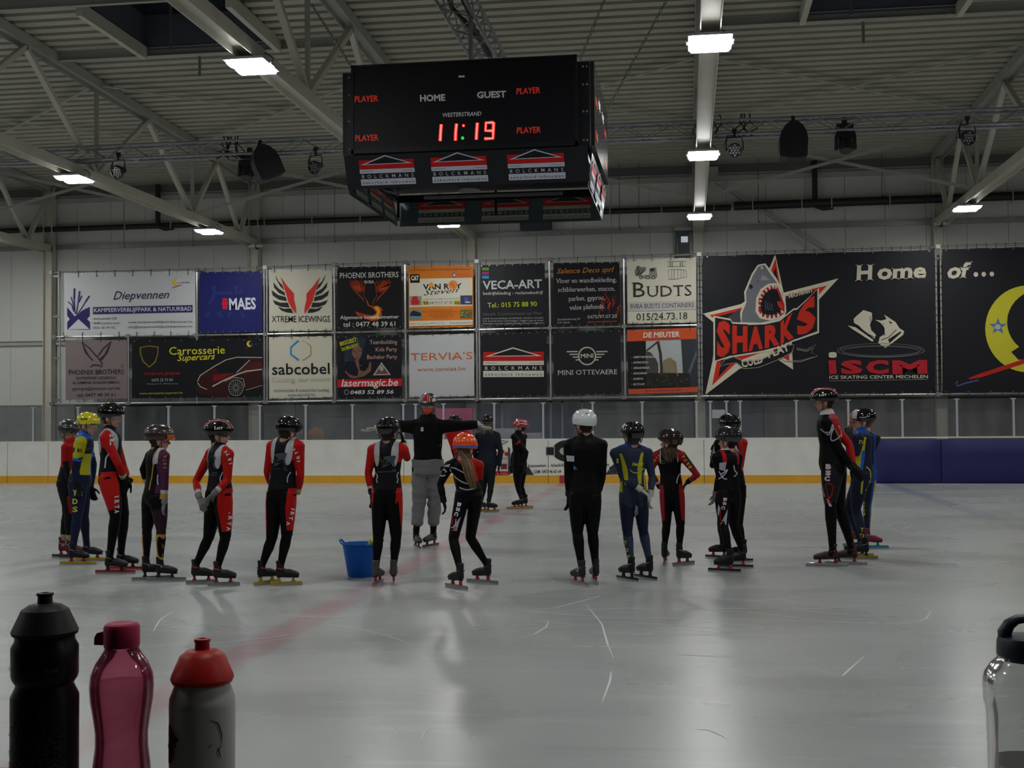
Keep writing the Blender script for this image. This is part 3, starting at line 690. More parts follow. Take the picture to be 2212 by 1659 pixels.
# 4 flame bird
t, P = banner('black banner with a burning bird and white lettering', [(130, 262), (768, 250), (773, 868), (138, 880)], B, (17, 16, 20))
G4 = (175, 175, 170)
P.text('PHOENIX BROTHERS', (158, 374), (742, 362), 54, G4, bold=0.008); P.text('BVBA', (402, 426), (500, 424), 30, G4, bold=0.01)
for sg in (-1, 1):
    f = lambda x, sg=sg: 460+sg*x
    for (q, c_) in (([(210, 395), (195, 460), (170, 490), (100, 520), (55, 500), (50, 460), (100, 430), (140, 390), (160, 420)], (105, 28, 14)), ([(200, 420), (180, 450), (120, 440), (80, 480), (110, 500), (160, 480)], (130, 55, 20))): P.poly([(f(x), y) for x, y in q], c_)
    for i in range(9): P.stroke([(f(190-i*14), 450+i*14), (f(165-i*12), 490+i*12), (f(120-i*9), 540+i*10)], 7, (120, 62, 28) if i % 2 else (90, 35, 18), taper=True)
    for i in range(5): P.stroke([(f(60+i*26), 470), (f(50+i*28), 430-i*4), (f(75+i*30), 395-i*3)], 8, (140, 60, 18), taper=True)
    P.stroke([(f(55), 470), (f(65), 550), (f(30), 600), (f(25), 640)], 7, (110, 50, 22))
P.stroke([(430, 600), (440, 640), (490, 665), (515, 700)], 12, (150, 75, 25)); P.poly([(490, 650), (530, 645), (570, 665), (588, 700), (570, 690), (578, 740), (540, 790), (470, 800), (400, 770), (330, 740), (310, 705), (400, 730), (480, 745), (520, 720)], (150, 60, 15)); P.poly([(500, 660), (540, 655), (560, 700), (540, 770), (480, 785), (440, 760), (510, 745), (530, 710)], (190, 130, 30)); P.poly([(320, 712), (380, 722), (430, 745), (380, 760)], (140, 35, 12))
P.text('Algemene bouwaannemer', (160, 782), (745, 772), 36, G4, bold=0.008); P.text('tel : 0477 48 39 61', (190, 856), (710, 848), 46, G4, bold=0.01); P.build('print', t)
# 5 orange machine banner
t, P = banner('orange and white banner with small machine pictures', [(838, 255), (1484, 235), (1490, 862), (845, 875)], B, (175, 98, 28))
BKK = (25, 22, 22)
P.text('the CAT-maker en KARAKTER maker proefrit Antwerpen !', (852, 302), (1470, 290), 20, (90, 45, 20), shear=0.3)
P.poly([(848, 380), (1476, 368), (1478, 648), (848, 660)], WW); P.rect(858, 335, 953, 420, (22, 20, 20), sk=-0.01); P.text('CAT', (868, 392), (944, 390), 44, (190, 190, 185), bold=0.03); P.poly([(886, 396), (906, 376), (928, 394)], (190, 120, 30))
P.text('VAN ROY', (985, 486), (1372, 476), 56, BKK, bold=0.035); P.poly([(1068, 406), (1098, 442), (1070, 476), (1038, 444)], (190, 120, 40)); P.ell(1284, 440, 46, 46, (185, 105, 35)); P.stroke([(1265, 420), (1300, 465)], 10, (90, 80, 80)); P.text('Steven', (992, 545), (1335, 515), 52, BKK, shear=0.45)
P.ell(1298, 342, 20, 22, (60, 60, 130)); P.ell(1298, 342, 12, 13, WW); P.text('depannages', (1335, 338), (1460, 335), 16, (170, 50, 30)); P.text('gratis & snel', (1335, 360), (1462, 357), 14, (170, 50, 30))
P.text('onderhoud & herstelling van bouwmachines', (985, 590), (1345, 580), 14, (90, 80, 75)); P.rect(978, 600, 1350, 640, (150, 140, 20), sk=-0.012); P.rect(1040, 600, 1292, 636, WW, sk=-0.012); P.text('0477/17 27 55', (1050, 630), (1280, 625), 22, BKK, bold=0.006)
for i in range(3):
    for xx in (990, 1300): P.poly([(xx+i*17, 606), (xx+i*17+8, 606), (xx+i*17+20, 636), (xx+i*17+12, 636)], BKK)
P.rect(850, 552, 972, 646, (120, 112, 112), sk=-0.01); P.poly([(880, 556), (930, 552), (932, 580), (955, 610), (940, 636), (880, 640), (862, 610)], (150, 30, 32)); P.rect(1356, 545, 1476, 636, (48, 52, 70), sk=-0.01); P.ell(1415, 585, 18, 25, (60, 70, 140)); P.ell(1430, 612, 30, 8, (150, 150, 170))
P.rect(850, 690, 970, 780, (90, 110, 115), sk=-0.01); P.poly([(855, 750), (862, 715), (885, 695), (912, 700), (965, 720), (965, 752)], (25, 28, 34)); P.rect(1356, 685, 1476, 770, (80, 85, 50), sk=-0.01)
for i in range(26): P.ell(random.uniform(1364, 1470), random.uniform(695, 762), 8, 8, random.choice([(25, 25, 30), (110, 40, 25), (60, 90, 90), (150, 140, 40)]), 7)
for i, (a_, b_) in enumerate(((1050, 1280), (980, 1345), (1055, 1275), (1045, 1282), (1090, 1235))): P.text(('Motoren wil u horen en kopen', 'Maken zo snel mogelijk te repareren, slijpen alles op', 'maat voor verkoop of verhuur', 'alle merken wat u maar nodig', 'bel ons nu meteen')[i], (a_, 694+i*18.5), (b_, 690+i*18.5), 11, (105, 42, 20))
P.poly([(848, 800), (1480, 788), (1480, 838), (848, 852)], WW); P.text('Bellen voor prijzen 0477/17 27 55', (858, 836), (1195, 830), 18, (70, 68, 62)); P.text('www.stevenvanroy.be', (1250, 828), (1474, 822), 18, (70, 68, 62), bold=0.01); P.build('print', t)
# 6 veca
t, P = banner('black banner with three coloured squares and a yellow phone line', [(35, 235), (662, 215), (668, 822), (40, 838)], CC, (24, 25, 28))
G6 = (165, 165, 165)
for i, c_ in enumerate(((80, 130, 45), (130, 40, 100), (45, 120, 165))): P.rect(52, 262+i*40, 118, 290+i*40, c_, sk=-0.01)
P.text('VECA-ART', (58, 474), (636, 458), 84, G6, bold=0.02); P.text('bedrijfskleding - reclamebedrijf', (62, 528), (646, 518), 30, G6, bold=0.006); P.text('Tel.: 015 75 88 90', (106, 652), (586, 638), 46, (165, 170, 40), bold=0.004); P.text('Visuele Communicatie op Maat', (58, 730), (640, 718), 28, (85, 85, 85), shear=0.25)
for i, s_ in enumerate(('bedrijf- & promokleding | werkkledij & -schoenen | skytubes', 'licht- & gevelreclame | beachvlaggen | vlaggen | pop-up tenten', 'belettering voertuigen | digitaal printing | stickers & werfborden')): P.text(s_, (58, 766+i*25), (648, 757+i*25), 15, (150, 150, 150))
P.build('print', t)
# 7 salence
t, P = banner('black banner with gold script heading, white serif lines and a red flame', [(745, 215), (1390, 205), (1400, 825), (755, 842)], CC, (20, 18, 24))
for i in range(16):
    x = random.uniform(1190, 1385); y = random.uniform(600, 800); P.stroke([(x, y), (x+random.uniform(-20, 20), y-35), (x+random.uniform(-10, 25), y-75)], random.uniform(10, 22), random.choice([(110, 28, 16), (140, 50, 18), (80, 20, 14)]), taper=True)
P.stroke([(1245, 600), (1270, 560), (1248, 520), (1262, 490)], 16, (95, 25, 15), taper=True)
P.text('Salence Deco sprl', (780, 322), (1345, 302), 50, (175, 115, 40), shear=0.35, serif=True)
for s_, a_, b_, y in (('Vloer en wandbekleding,', 770, 1362, 414), ('schilderwerken, stucco,', 792, 1346, 500), ('parket, gyproc,', 895, 1250, 588), ('valse plafonds.', 902, 1248, 674)): P.text(s_, (a_, y), (b_, y-14), 44, (170, 170, 168), serif=True)
P.text('0475/97.07.20', (1080, 760), (1366, 750), 32, (165, 160, 150), serif=True); P.text('Zevenbunderweg 20', (785, 778), (1005, 770), 20, (150, 150, 150), serif=True); P.text('3191 Hever', (785, 810), (910, 805), 20, (150, 150, 150), serif=True); P.text('salence.deco@telenet.be', (1078, 800), (1368, 792), 18, (140, 80, 30), serif=True); P.build('print', t)
# 8 budts
t, P = banner('cream banner with truck drawings and big black serif capitals', [(1462, 180), (2138, 163), (2140, 800), (1470, 812)], CC, WW)
K8 = (34, 34, 36)
P.poly([(1540, 290), (1572, 240), (1612, 262), (1636, 250), (1640, 290), (1600, 340), (1545, 340)], (90, 88, 84)); P.stroke([(1560, 250), (1585, 300), (1560, 345)], 10, K8); P.stroke([(1580, 330), (1640, 290), (1650, 260)], 8, K8); P.poly([(1680, 270), (1748, 258), (1762, 345), (1740, 375), (1640, 372), (1560, 345), (1680, 330)], (110, 108, 100)); P.poly([(1690, 272), (1730, 266), (1734, 296), (1692, 302)], K8)
for x in (1600, 1668, 1722): P.ell(x, 358, 17, 17, K8, 12); P.ell(x, 358, 8, 8, WW, 10)
for q in ([(1860, 205), (2038, 200), (2038, 250), (1860, 255)], [(1866, 285), (1960, 278), (1960, 372), (1872, 378)], [(1960, 278), (2040, 290), (2050, 352), (1960, 372)]): P.stroke(q, 4, K8, closed=True)
for x in (1885, 1905, 1985, 2005): P.stroke([(x, 208), (x, 250)], 9, (90, 88, 84))
P.stroke([(1925, 282), (1925, 374)], 3, K8); P.stroke([(1900, 282), (1900, 374)], 3, K8); P.stroke([(1990, 285), (1992, 365)], 3, K8); P.stroke([(2015, 288), (2018, 360)], 3, K8)
P.text('B', (1512, 550), (1640, 548), 142, K8, serif=True); P.text('UDTS', (1655, 548), (2096, 534), 104, K8, serif=True); P.poly([(1470, 600), (2138, 583), (2139, 672), (1470, 690)], (150, 145, 145)); P.text('BVBA BUDTS CONTAINERS', (1496, 662), (2116, 646), 42, K8, serif=True); P.text('015/24.73.18', (1558, 776), (2054, 764), 66, K8, serif=True); P.build('print', t)
# 9 grey phoenix
t, P = banner('faded grey banner with a dark line-drawn bird', [(142, 742), (603, 738), (605, 1180), (145, 1190)], A, (108, 98, 98))
K9 = (36, 32, 32)
for i in range(4): P.stroke([(268+i*12, 760+i*26), (290+i*16, 835+i*18), (350, 895)], 7, K9); P.stroke([(480-i*12, 760+i*26), (455-i*14, 835+i*18), (392, 890)], 7, K9)
P.stroke([(265, 758), (320, 800), (395, 885), (415, 915), (412, 945), (395, 930), (345, 928), (330, 945)], 9, K9); P.stroke([(484, 756), (430, 800), (385, 862)], 9, K9)
P.text('PHOENIX BROTHERS', (168, 1000), (578, 995), 36, K9, bold=0.012); P.text('ENTREPRISE GENERALE', (224, 1036), (522, 1032), 20, K9, bold=0.006); P.text('ALGEMENE ONDERNEMING', (194, 1070), (550, 1066), 20, K9, bold=0.006); P.text('georges@phoenix-spri.be', (194, 1114), (550, 1110), 22, K9); P.text('tel: 0477 48 39 61', (230, 1164), (514, 1160), 24, K9, bold=0.006); P.text('BTW', (556, 932), (582, 931), 9, K9); P.text('SPRL', (556, 946), (582, 945), 9, K9); P.build('print', t)
# 10 car
t, P = banner('black banner with a dark red sports car and yellow script', [(640, 742), (1614, 730), (1616, 1168), (640, 1180)], A, (14, 15, 18))
P.poly([(697, 795), (765, 782), (838, 790), (836, 850), (815, 910), (768, 948), (720, 905), (700, 850)], (110, 92, 30)); P.poly([(706, 800), (765, 789), (830, 797), (828, 848), (808, 903), (768, 938), (728, 900), (709, 850)], (16, 16, 17))
Y10 = (175, 165, 40); P.text('Carrosserie', (918, 852), (1334, 842), 58, Y10, bold=0.006); P.text('Supercars', (978, 898), (1262, 884), 46, Y10, shear=0.4, bold=0.01); P.text('Verlinnen Jacques', (730, 1005), (1000, 998), 26, (125, 20, 20), shear=0.3, bold=0.012); P.text('0475 23 74 04', (788, 1052), (944, 1049), 22, (150, 150, 150)); P.text('Parklopenstraat 95 - 1880 Nieuwenrode', (752, 1074), (982, 1071), 10, (120, 120, 120)); P.text('www.carrosserie-supercars.be', (696, 1148), (1018, 1142), 17, (150, 140, 40)); moon_logo(P, 1520, 770, 24, True)
P.poly([(1128, 1050), (1150, 1005), (1250, 940), (1340, 890), (1420, 872), (1614, 872), (1614, 1080), (1480, 1120), (1400, 1160), (1220, 1165), (1130, 1130), (1112, 1100)], (38, 12, 13)); P.poly([(1260, 945), (1350, 892), (1440, 880), (1520, 885), (1420, 985), (1290, 1000)], (12, 12, 14)); P.poly([(1440, 980), (1520, 910), (1614, 905), (1614, 950), (1480, 1000)], (60, 22, 22)); P.poly([(1250, 1000), (1400, 985), (1300, 1040), (1240, 1050)], (95, 12, 14))
for q, w_ in (([(1128, 1050), (1150, 1005), (1250, 940), (1340, 890), (1420, 870), (1614, 872)], 6), ([(1240, 1088), (1330, 1040), (1420, 1000), (1490, 975), (1610, 960)], 9), ([(1130, 1060), (1150, 1090), (1200, 1110)], 6), ([(1420, 985), (1520, 890)], 6), ([(1490, 1115), (1614, 1080)], 3), ([(1330, 1050), (1400, 1020), (1470, 1030), (1482, 1090)], 4)): P.stroke(q, w_, (150, 145, 135))
P.ell(1416, 1098, 62, 68, (10, 10, 10)); P.ring(1416, 1098, 54, 60, 6, (105, 105, 102))
for i in range(15): a_ = 2*PI*i/15; P.stroke([(1416+10*math.cos(a_), 1098+11*math.sin(a_)), (1416+50*math.cos(a_), 1098+56*math.sin(a_))], 5, (95, 95, 92))
P.build('print', t)
# 11 sabcobel
t, P = banner('cream banner with a blue and green hexagon outline', [(1662, 718), (2134, 710), (2136, 1170), (1665, 1182)], A, WW)
P.stroke([(1884, 746), (1826, 795), (1826, 848), (1884, 892)], 15, (38, 110, 150)); P.stroke([(1914, 746), (1972, 786), (1972, 850), (1914, 892)], 12, (120, 125, 60)); P.stroke([(1918, 750), (1968, 790), (1968, 848), (1918, 886)], 6, WW)
P.text('sabcobel', (1686, 1000), (2116, 994), 84, (18, 20, 24), bold=0.012); P.text('Cooling, our nature', (1684, 1058), (2118, 1050), 34, (140, 138, 128)); P.text('commerciële & industriële koeling', (1698, 1130), (2110, 1126), 24, (58, 90, 112)); P.text('www.sabcobel.be', (1802, 1162), (2006, 1158), 22, (58, 90, 112)); P.build('print', t)
# 12 laser
t, P = banner('black party banner with a portrait and a red strip of white lettering', [(130, 950), (770, 938), (775, 1565), (135, 1580)], B, (17, 18, 24))
P.poly([(200, 970), (420, 965), (380, 1150), (200, 1250)], (26, 34, 42)); P.poly([(258, 1110), (268, 1060), (300, 1035), (350, 1030), (378, 1060), (384, 1110), (370, 1160), (350, 1190), (330, 1240), (300, 1225), (275, 1170)], (30, 26, 28)); P.poly([(276, 1120), (290, 1060), (340, 1045), (374, 1070), (378, 1115), (360, 1165), (335, 1195), (306, 1170), (284, 1145)], (98, 72, 60)); P.stroke([(290, 1102), (318, 1098)], 8, (40, 28, 26)); P.stroke([(345, 1096), (366, 1098)], 8, (40, 28, 26)); P.stroke([(330, 1100), (326, 1132), (336, 1136)], 5, (75, 48, 40)); P.stroke([(316, 1164), (348, 1162)], 7, (90, 35, 35))
P.poly([(306, 1190), (345, 1190), (356, 1290), (400, 1300), (440, 1260), (455, 1200), (472, 1225), (468, 1300), (400, 1350), (300, 1372), (260, 1365), (210, 1310), (215, 1280), (240, 1320), (300, 1350), (345, 1310)], (98, 68, 52)); P.poly([(205, 1210), (250, 1200), (310, 1210), (345, 1300), (330, 1350), (250, 1330), (215, 1290)], (14, 14, 26)); P.poly([(350, 1190), (430, 1195), (450, 1230), (420, 1290), (370, 1290)], (12, 12, 16))
for i in range(14): P.ell(random.uniform(215, 430), random.uniform(1160, 1378), 5, 4, random.choice([(50, 50, 150), (110, 120, 170), (40, 60, 90)]), 7)
for q in ([(150, 1018), (328, 964), (348, 1044), (178, 1098)],): P.stroke(q, 4, (150, 148, 30), closed=True)
P.text('BIGGEST', (166, 1048), (330, 1000), 40, (165, 165, 30), bold=0.02, serif=True); P.text('IN BELGIUM', (182, 1092), (340, 1042), 26, (165, 165, 30), bold=0.02, serif=True)
for s_, a_, y in (('Teambuilding', 455, 1030), ('Kids Party', 515, 1103), ('Bachelor Party', 430, 1178), ('. . .', 668, 1218)): P.text(s_, (a_, y), (728, y-4), 40 if len(s_) > 5 else 8, (165, 135, 125))
P.poly([(572, 1210), (664, 1336), (488, 1340)], (150, 148, 140)); P.poly([(572, 1226), (645, 1328), (507, 1331)], (70, 62, 60)); P.ell(572, 1272, 20, 28, (130, 128, 120), 14); P.text('Laser Magic', (512, 1326), (634, 1324), 18, (150, 40, 40), bold=0.01)
P.poly([(132, 1384), (774, 1372), (774, 1448), (132, 1462)], (160, 18, 24)); P.text('lasermagic.be', (172, 1452), (738, 1444), 74, (178, 176, 170), shear=0.2, bold=0.015); P.ring(224, 1508, 20, 24, 8, (110, 110, 108)); P.text('0483 52 89 56', (262, 1528), (692, 1522), 38, (178, 176, 170), shear=0.15, bold=0.02); P.build('print', t)
# 13
t, P = banner('plain white banner with thin orange capitals', [(845, 940), (1492, 922), (1497, 1550), (850, 1560)], B, (160, 161, 162))
P.text("TERVIA'S", (862, 1194), (1478, 1180), 72, (165, 82, 42), space=1.0); P.text('www.tervias.be', (928, 1302), (1410, 1290), 42, (160, 88, 58)); P.build('print', t)
# 14 roof triangle emblem
def bolck(P, x0, y0, x1, y1, sk=0.0, txt=True, col=None):
    """red band, roof triangle, lettering; drawing box x0..x1, y0..y1"""
    R_, W_, K_ = col or (RED, (172, 168, 158), (20, 20, 24)); wd = x1-x0; h = y1-y0
    q = lambda u, v: (x0+u*wd, y0+v*h+sk*u*wd)
    P.poly([q(0, .155), q(1, .155), q(1, .455), q(0, .455)], R_); P.poly([q(.03, .31), q(.49, 0), q(.97, .30)], W_); P.poly([q(.12, .285), q(.49, .045), q(.88, .275)], K_); P.poly([q(0, .46), q(1, .46), q(1, .60), q(0, .60)], W_)
    P.poly([q(0.02, .52), q(.24, .52), q(.24, .54), q(0.02, .54)], (120, 118, 112)); P.poly([q(0.76, .52), q(.98, .52), q(.98, .54), q(0.76, .54)], (120, 118, 112))
    P.poly([q(0, .79), q(1, .79), q(1, 1), q(0, 1)], W_)
    P.text('BOLCKMANS', q(.03, .755), q(.97, .755), h*.115, W_, bold=0.008, space=2.1); P.text('zekerheid inbouwen', q(.03, .955), q(.97, .955), h*.095, K_, space=1.35)
t, P = banner('black banner with a red and cream house-roof emblem', [(38, 905), (680, 880), (685, 1515), (45, 1535)], CC, (22, 22, 26)); bolck(P, 62, 1040, 654, 1330, sk=-0.004); P.build('print', t)
# 15 winged ring
t, P = banner('black banner with a white winged ring emblem', [(745, 885), (1400, 870), (1412, 1500), (750, 1515)], CC, (24, 24, 28))
G = (160, 158, 145); P.ring(1075, 1124, 82, 84, 12, G); P.text('MINI', (1014, 1144), (1136, 1140), 42, G, bold=0.02)
for i, (a_, b_) in enumerate(((876, 985), (905, 985), (935, 988), (964, 998))): P.stroke([(a_, 1082+i*27), (b_, 1080+i*27)], 11, G); P.stroke([(2150-a_, 1080+i*27), (2150-b_, 1082+i*27)], 11, G)
P.text('MINI OTTEVAERE', (788, 1310), (1370, 1300), 46, (165, 165, 160), serif=True); P.build('print', t)
# 16 demolition
t, P = banner('banner with orange bands and a demolition crane photograph', [(1465, 870), (2138, 848), (2158, 1475), (1480, 1497)], CC, (20, 20, 22))
P.poly([(1465, 870), (2138, 848), (2140, 958), (1467, 983)], (165, 66, 34)); P.text('DE MEUTER', (1622, 944), (1978, 934), 52, (175, 172, 168), bold=0.03, shear=0.1); P.stroke([(1622, 962), (1980, 952)], 5, (60, 40, 60))
P.poly([(1648, 978), (1998, 966), (2010, 1310), (1650, 1320)], (140, 146, 146)); P.poly([(1990, 966), (2140, 960), (2156, 1425), (2060, 1428), (2010, 1300)], (40, 42, 48)); P.poly([(2060, 1280), (2140, 1060), (2148, 1110), (2080, 1300)], (75, 80, 88)); P.poly([(1650, 1080), (1690, 1085), (1740, 1140), (1770, 1200), (1770, 1300), (1650, 1310)], (52, 50, 48)); P.poly([(1815, 1170), (1880, 1140), (1945, 1180), (1960, 1320), (1810, 1310)], (108, 100, 82)); P.poly([(1650, 1290), (2070, 1290), (2090, 1425), (1640, 1432)], (30, 28, 26))
P.stroke([(1650, 1075), (1710, 1030), (1765, 985)], 18, (50, 45, 40)); P.stroke([(1765, 980), (1790, 1100), (1800, 1230), (1800, 1310)], 28, (46, 38, 30)); P.stroke([(1775, 1320), (1830, 1290), (1865, 1340)], 16, (50, 40, 30)); P.stroke([(1830, 1175), (1890, 1142), (1925, 1210), (1960, 1320)], 10, (120, 92, 40))
for i in range(40): P.ell(random.uniform(1655, 2080), random.uniform(1330, 1420), 14, 8, random.choice([(45, 42, 38), (60, 56, 50), (28, 26, 25)]), 7)
for i, s_ in enumerate(('ASBESTVERWIJDERING', 'ONTMANTELING', 'AFBRAAKWERKEN', 'GRONDWERKEN', 'SANERING', 'RECYCLAGE')):
    P.ell(1510, 1136+i*53, 5, 5, (165, 60, 30), 8); P.text(s_, (1526, 1145+i*53), (1526+12.2*len(s_), 1142+i*53), 20, (165, 165, 160), bold=0.01, shear=0.15)
P.poly([(1480, 1447), (2156, 1425), (2158, 1475), (1482, 1496)], (165, 66, 34)); P.text('www.demeuter.be', (1640, 1476), (1992, 1466), 26, (60, 40, 85), shear=0.2, bold=0.006); P.build('print', t)
# 17 big black banner
t, P = banner('huge black banner with a shark bursting through a star', [(55, 100), (1590, 60), (1600, 1012), (58, 1020)], D, (21, 21, 26))
CR = (172, 166, 148); R7 = (165, 36, 22); K7 = (18, 18, 22)
P.poly([(536, 88), (592, 345), (956, 250), (800, 420), (640, 560), (655, 855), (540, 780), (300, 850), (72, 1022), (120, 800), (150, 560), (56, 485), (310, 420), (440, 330)], CR)
P.poly([(538, 118), (582, 362), (880, 298), (770, 420), (620, 545), (630, 800), (500, 720), (290, 800), (118, 960), (150, 790), (175, 545), (100, 495), (330, 440), (450, 350)], R7)
P.poly([(540, 175), (572, 378), (800, 325), (740, 420), (600, 540), (600, 760), (480, 700), (290, 760), (160, 905), (180, 770), (205, 545), (140, 505), (340, 455), (470, 350)], K7)
P.poly([(300, 555), (305, 470), (335, 410), (330, 340), (380, 220), (420, 160), (470, 150), (510, 200), (545, 250), (585, 320), (605, 400), (610, 470), (590, 520), (480, 560)], CR)
P.poly([(312, 540), (318, 475), (345, 410), (342, 345), (388, 230), (425, 172), (465, 160), (500, 215), (545, 275), (585, 350), (600, 430), (598, 480), (560, 520), (440, 545)], (92, 92, 98)); P.poly([(220, 510), (300, 450), (310, 560), (240, 540)], (50, 50, 54))
P.poly([(450, 225), (475, 238), (500, 262), (440, 262)], (120, 120, 122)); P.ell(448, 180, 7, 9, CR, 10); P.ell(375, 305, 13, 16, (20, 20, 22), 12); P.stroke([(412, 262), (425, 270), (418, 285)], 5, (60, 60, 64))
P.poly([(405, 470), (410, 380), (440, 320), (490, 285), (550, 280), (575, 330), (604, 420), (606, 480), (575, 515), (500, 530), (435, 515)], CR); P.poly([(425, 465), (425, 390), (455, 330), (500, 298), (548, 295), (572, 350), (598, 425), (598, 478), (565, 508), (500, 518), (445, 503)], (140, 30, 26)); P.poly([(440, 460), (440, 400), (468, 350), (510, 318), (545, 322), (565, 370), (582, 425), (580, 465), (555, 488), (500, 495), (455, 485)], (14, 14, 20))
for i in range(4): P.stroke([(475+i*14, 400+i*6), (470+i*14, 430), (478+i*14, 462)], 3, (90, 90, 100))
P.poly([(548, 400), (570, 405), (590, 440), (575, 455), (555, 430)], R7)
for (x, y, dx, dy) in ((432, 400, 20, 3), (436, 372, 20, 8), (450, 345, 16, 16), (472, 322, 12, 22), (496, 303, 8, 26), (522, 295, 2, 28), (543, 298, -4, 26), (440, 500, 8, -26), (468, 512, 5, -28), (500, 517, 0, -30), (530, 515, -4, -30), (560, 505, -10, -30), (588, 478, -18, -22), (425, 430, 20, 0)):
    nx, ny = -dy*0.32, dx*0.32; P.poly([(x+nx, y+ny), (x-nx, y-ny), (x+dx, y+dy)], (180, 175, 160))
P.text('Mechelen', (602, 388), (782, 340), 40, CR, bold=0.018)
# SHARKS: block capitals along a rising curve, cream halo, black rim, red face
base = [(150, 785), (245, 762), (340, 745), (445, 722), (565, 690), (670, 632)]; top = [(150, 520), (250, 560), (350, 565), (460, 565), (570, 545), (680, 480), (800, 330)]
gl = [((148, 520, 785), (240, 540, 752)), ((252, 562, 752), (352, 566, 735)), ((357, 570, 735), (455, 566, 718)), ((467, 566, 715), (565, 545, 690)), ((572, 540, 690), (660, 470, 645)), ((680, 470, 640), (805, 335, 590))]
def glyph(ch, q, inset, m):
    (xa, ta, ba), (xb, tb, bb) = q; f = lambda u, v: (xa+(xb-xa)*u, (ba+(bb-ba)*u)*(1-v)+(ta+(tb-ta)*u)*v)
    V, T = text2d(ch, bold=inset, shear=0.0, res=2); x0, x1, y0, y1 = V[:, 0].min(), V[:, 0].max(), V[:, 1].min(), V[:, 1].max(); P.step()
    P.mb.add([P.fn(*f((x-x0)/(x1-x0)*(1+0.0)*1.0, (y-y0)/(y1-y0)), P.h) for x, y in V], T, P.mi(m))
def outline(grow, m):
    pts = []
    for (xa, ta, ba), (xb, tb, bb) in gl: pts += [(xa, ta-grow), (xb, tb-grow)]
    bt = []
    for (xa, ta, ba), (xb, tb, bb) in gl: bt += [(xa, ba+grow), (xb, bb+grow)]
    pts[0] = (pts[0][0]-grow, pts[0][1]); pts[-1] = (pts[-1][0]+grow, pts[-1][1]); bt[0] = (bt[0][0]-grow, bt[0][1]); bt[-1] = (bt[-1][0]+grow, bt[-1][1])
    P.step(); n = len(pts); P.mb.add([P.fn(x, y, P.h) for x, y in pts+bt], [(i, i+1, n+i+1, n+i) for i in range(n-1)], P.mi(m))
outline(22, CR); outline(11, K7)
for ch, q in zip('SHARKS', gl): glyph(ch, q, 0.055, R7)
P.step(); P.stroke([(165, 840), (200, 790), (260, 770), (330, 800), (440, 790), (540, 740), (620, 690), (660, 690), (650, 740), (580, 780), (430, 840), (330, 850), (280, 810), (210, 820)], 5, (120, 118, 110), closed=True); P.poly([(170, 836), (205, 795), (262, 776), (330, 806), (440, 795), (540, 745), (622, 695), (655, 694), (645, 738), (578, 776), (430, 835), (330, 845), (280, 806), (210, 816)], K7)
P.text('COLD', (320, 842), (458, 806), 54, CR, bold=0.03); P.text('PLAY', (494, 778), (636, 724), 54, CR, bold=0.03)
for q in ([(678, 712), (740, 725), (808, 688), (775, 742), (818, 765), (700, 805), (600, 800), (560, 780)], [(680, 722), (745, 735), (785, 712)], [(640, 800), (720, 792), (790, 772)]): P.stroke(q, 4, (120, 118, 110))
P.text('H', (1066, 262), (1196, 256), 108, CR, bold=0.04, shear=0.08, serif=True); P.text('ome', (1214, 254), (1540, 244), 108, CR, bold=0.035, shear=0.08, serif=True)
# skates
P.poly([(1122, 460), (1178, 478), (1180, 520), (1165, 560), (1175, 595), (1205, 625), (1195, 650), (1060, 545), (1056, 520), (1075, 500)], CR); P.poly([(1018, 562), (1070, 575), (1190, 660), (1180, 670), (1050, 588)], CR); P.stroke([(1052, 545), (1090, 565), (1130, 610), (1195, 640)], 5, K7)
P.poly([(1200, 525), (1240, 530), (1275, 520), (1258, 490), (1290, 510), (1335, 540), (1360, 580), (1392, 600), (1385, 625), (1268, 712), (1220, 680), (1230, 640), (1262, 620), (1262, 580), (1235, 545)], CR); P.poly([(1285, 655), (1370, 600), (1372, 612), (1295, 680)], K7); P.stroke([(1240, 660), (1290, 640), (1340, 590)], 5, K7); P.poly([(1290, 530), (1315, 545), (1300, 552)], K7)
for i in range(7): P.stroke([(1160+i*2, 505+i*14), (1172+i*2, 508+i*14)], 4, K7); P.stroke([(1245+i*2, 555+i*12), (1257+i*2, 552+i*12)], 4, K7)
P.ell(918, 748, 26, 9, CR); P.rect(892, 748, 944, 768, CR); P.ell(918, 768, 26, 9, CR)
for (rx, ry, cy) in ((292, 46, 728), (270, 40, 722), (255, 34, 735), (282, 38, 734)): P.ring(1238, cy, rx, ry, 2.5, (95, 95, 95), n=40)
R17 = (150, 28, 36)
def block(ch, x0, x1):
    P.text(ch, (x0, 880), (x1, 876), 92, R17, bold=0.06)
block('I', 896, 944); block('S', 972, 1118); block('C', 1140, 1290); block('M', 1314, 1546)
P.text('ICE SKATING CENTER MECHELEN', (896, 917), (1550, 912), 22, CR, bold=0.012); P.stroke([(896, 930), (1548, 921)], 2.5, (130, 128, 118)); P.build('print', t)
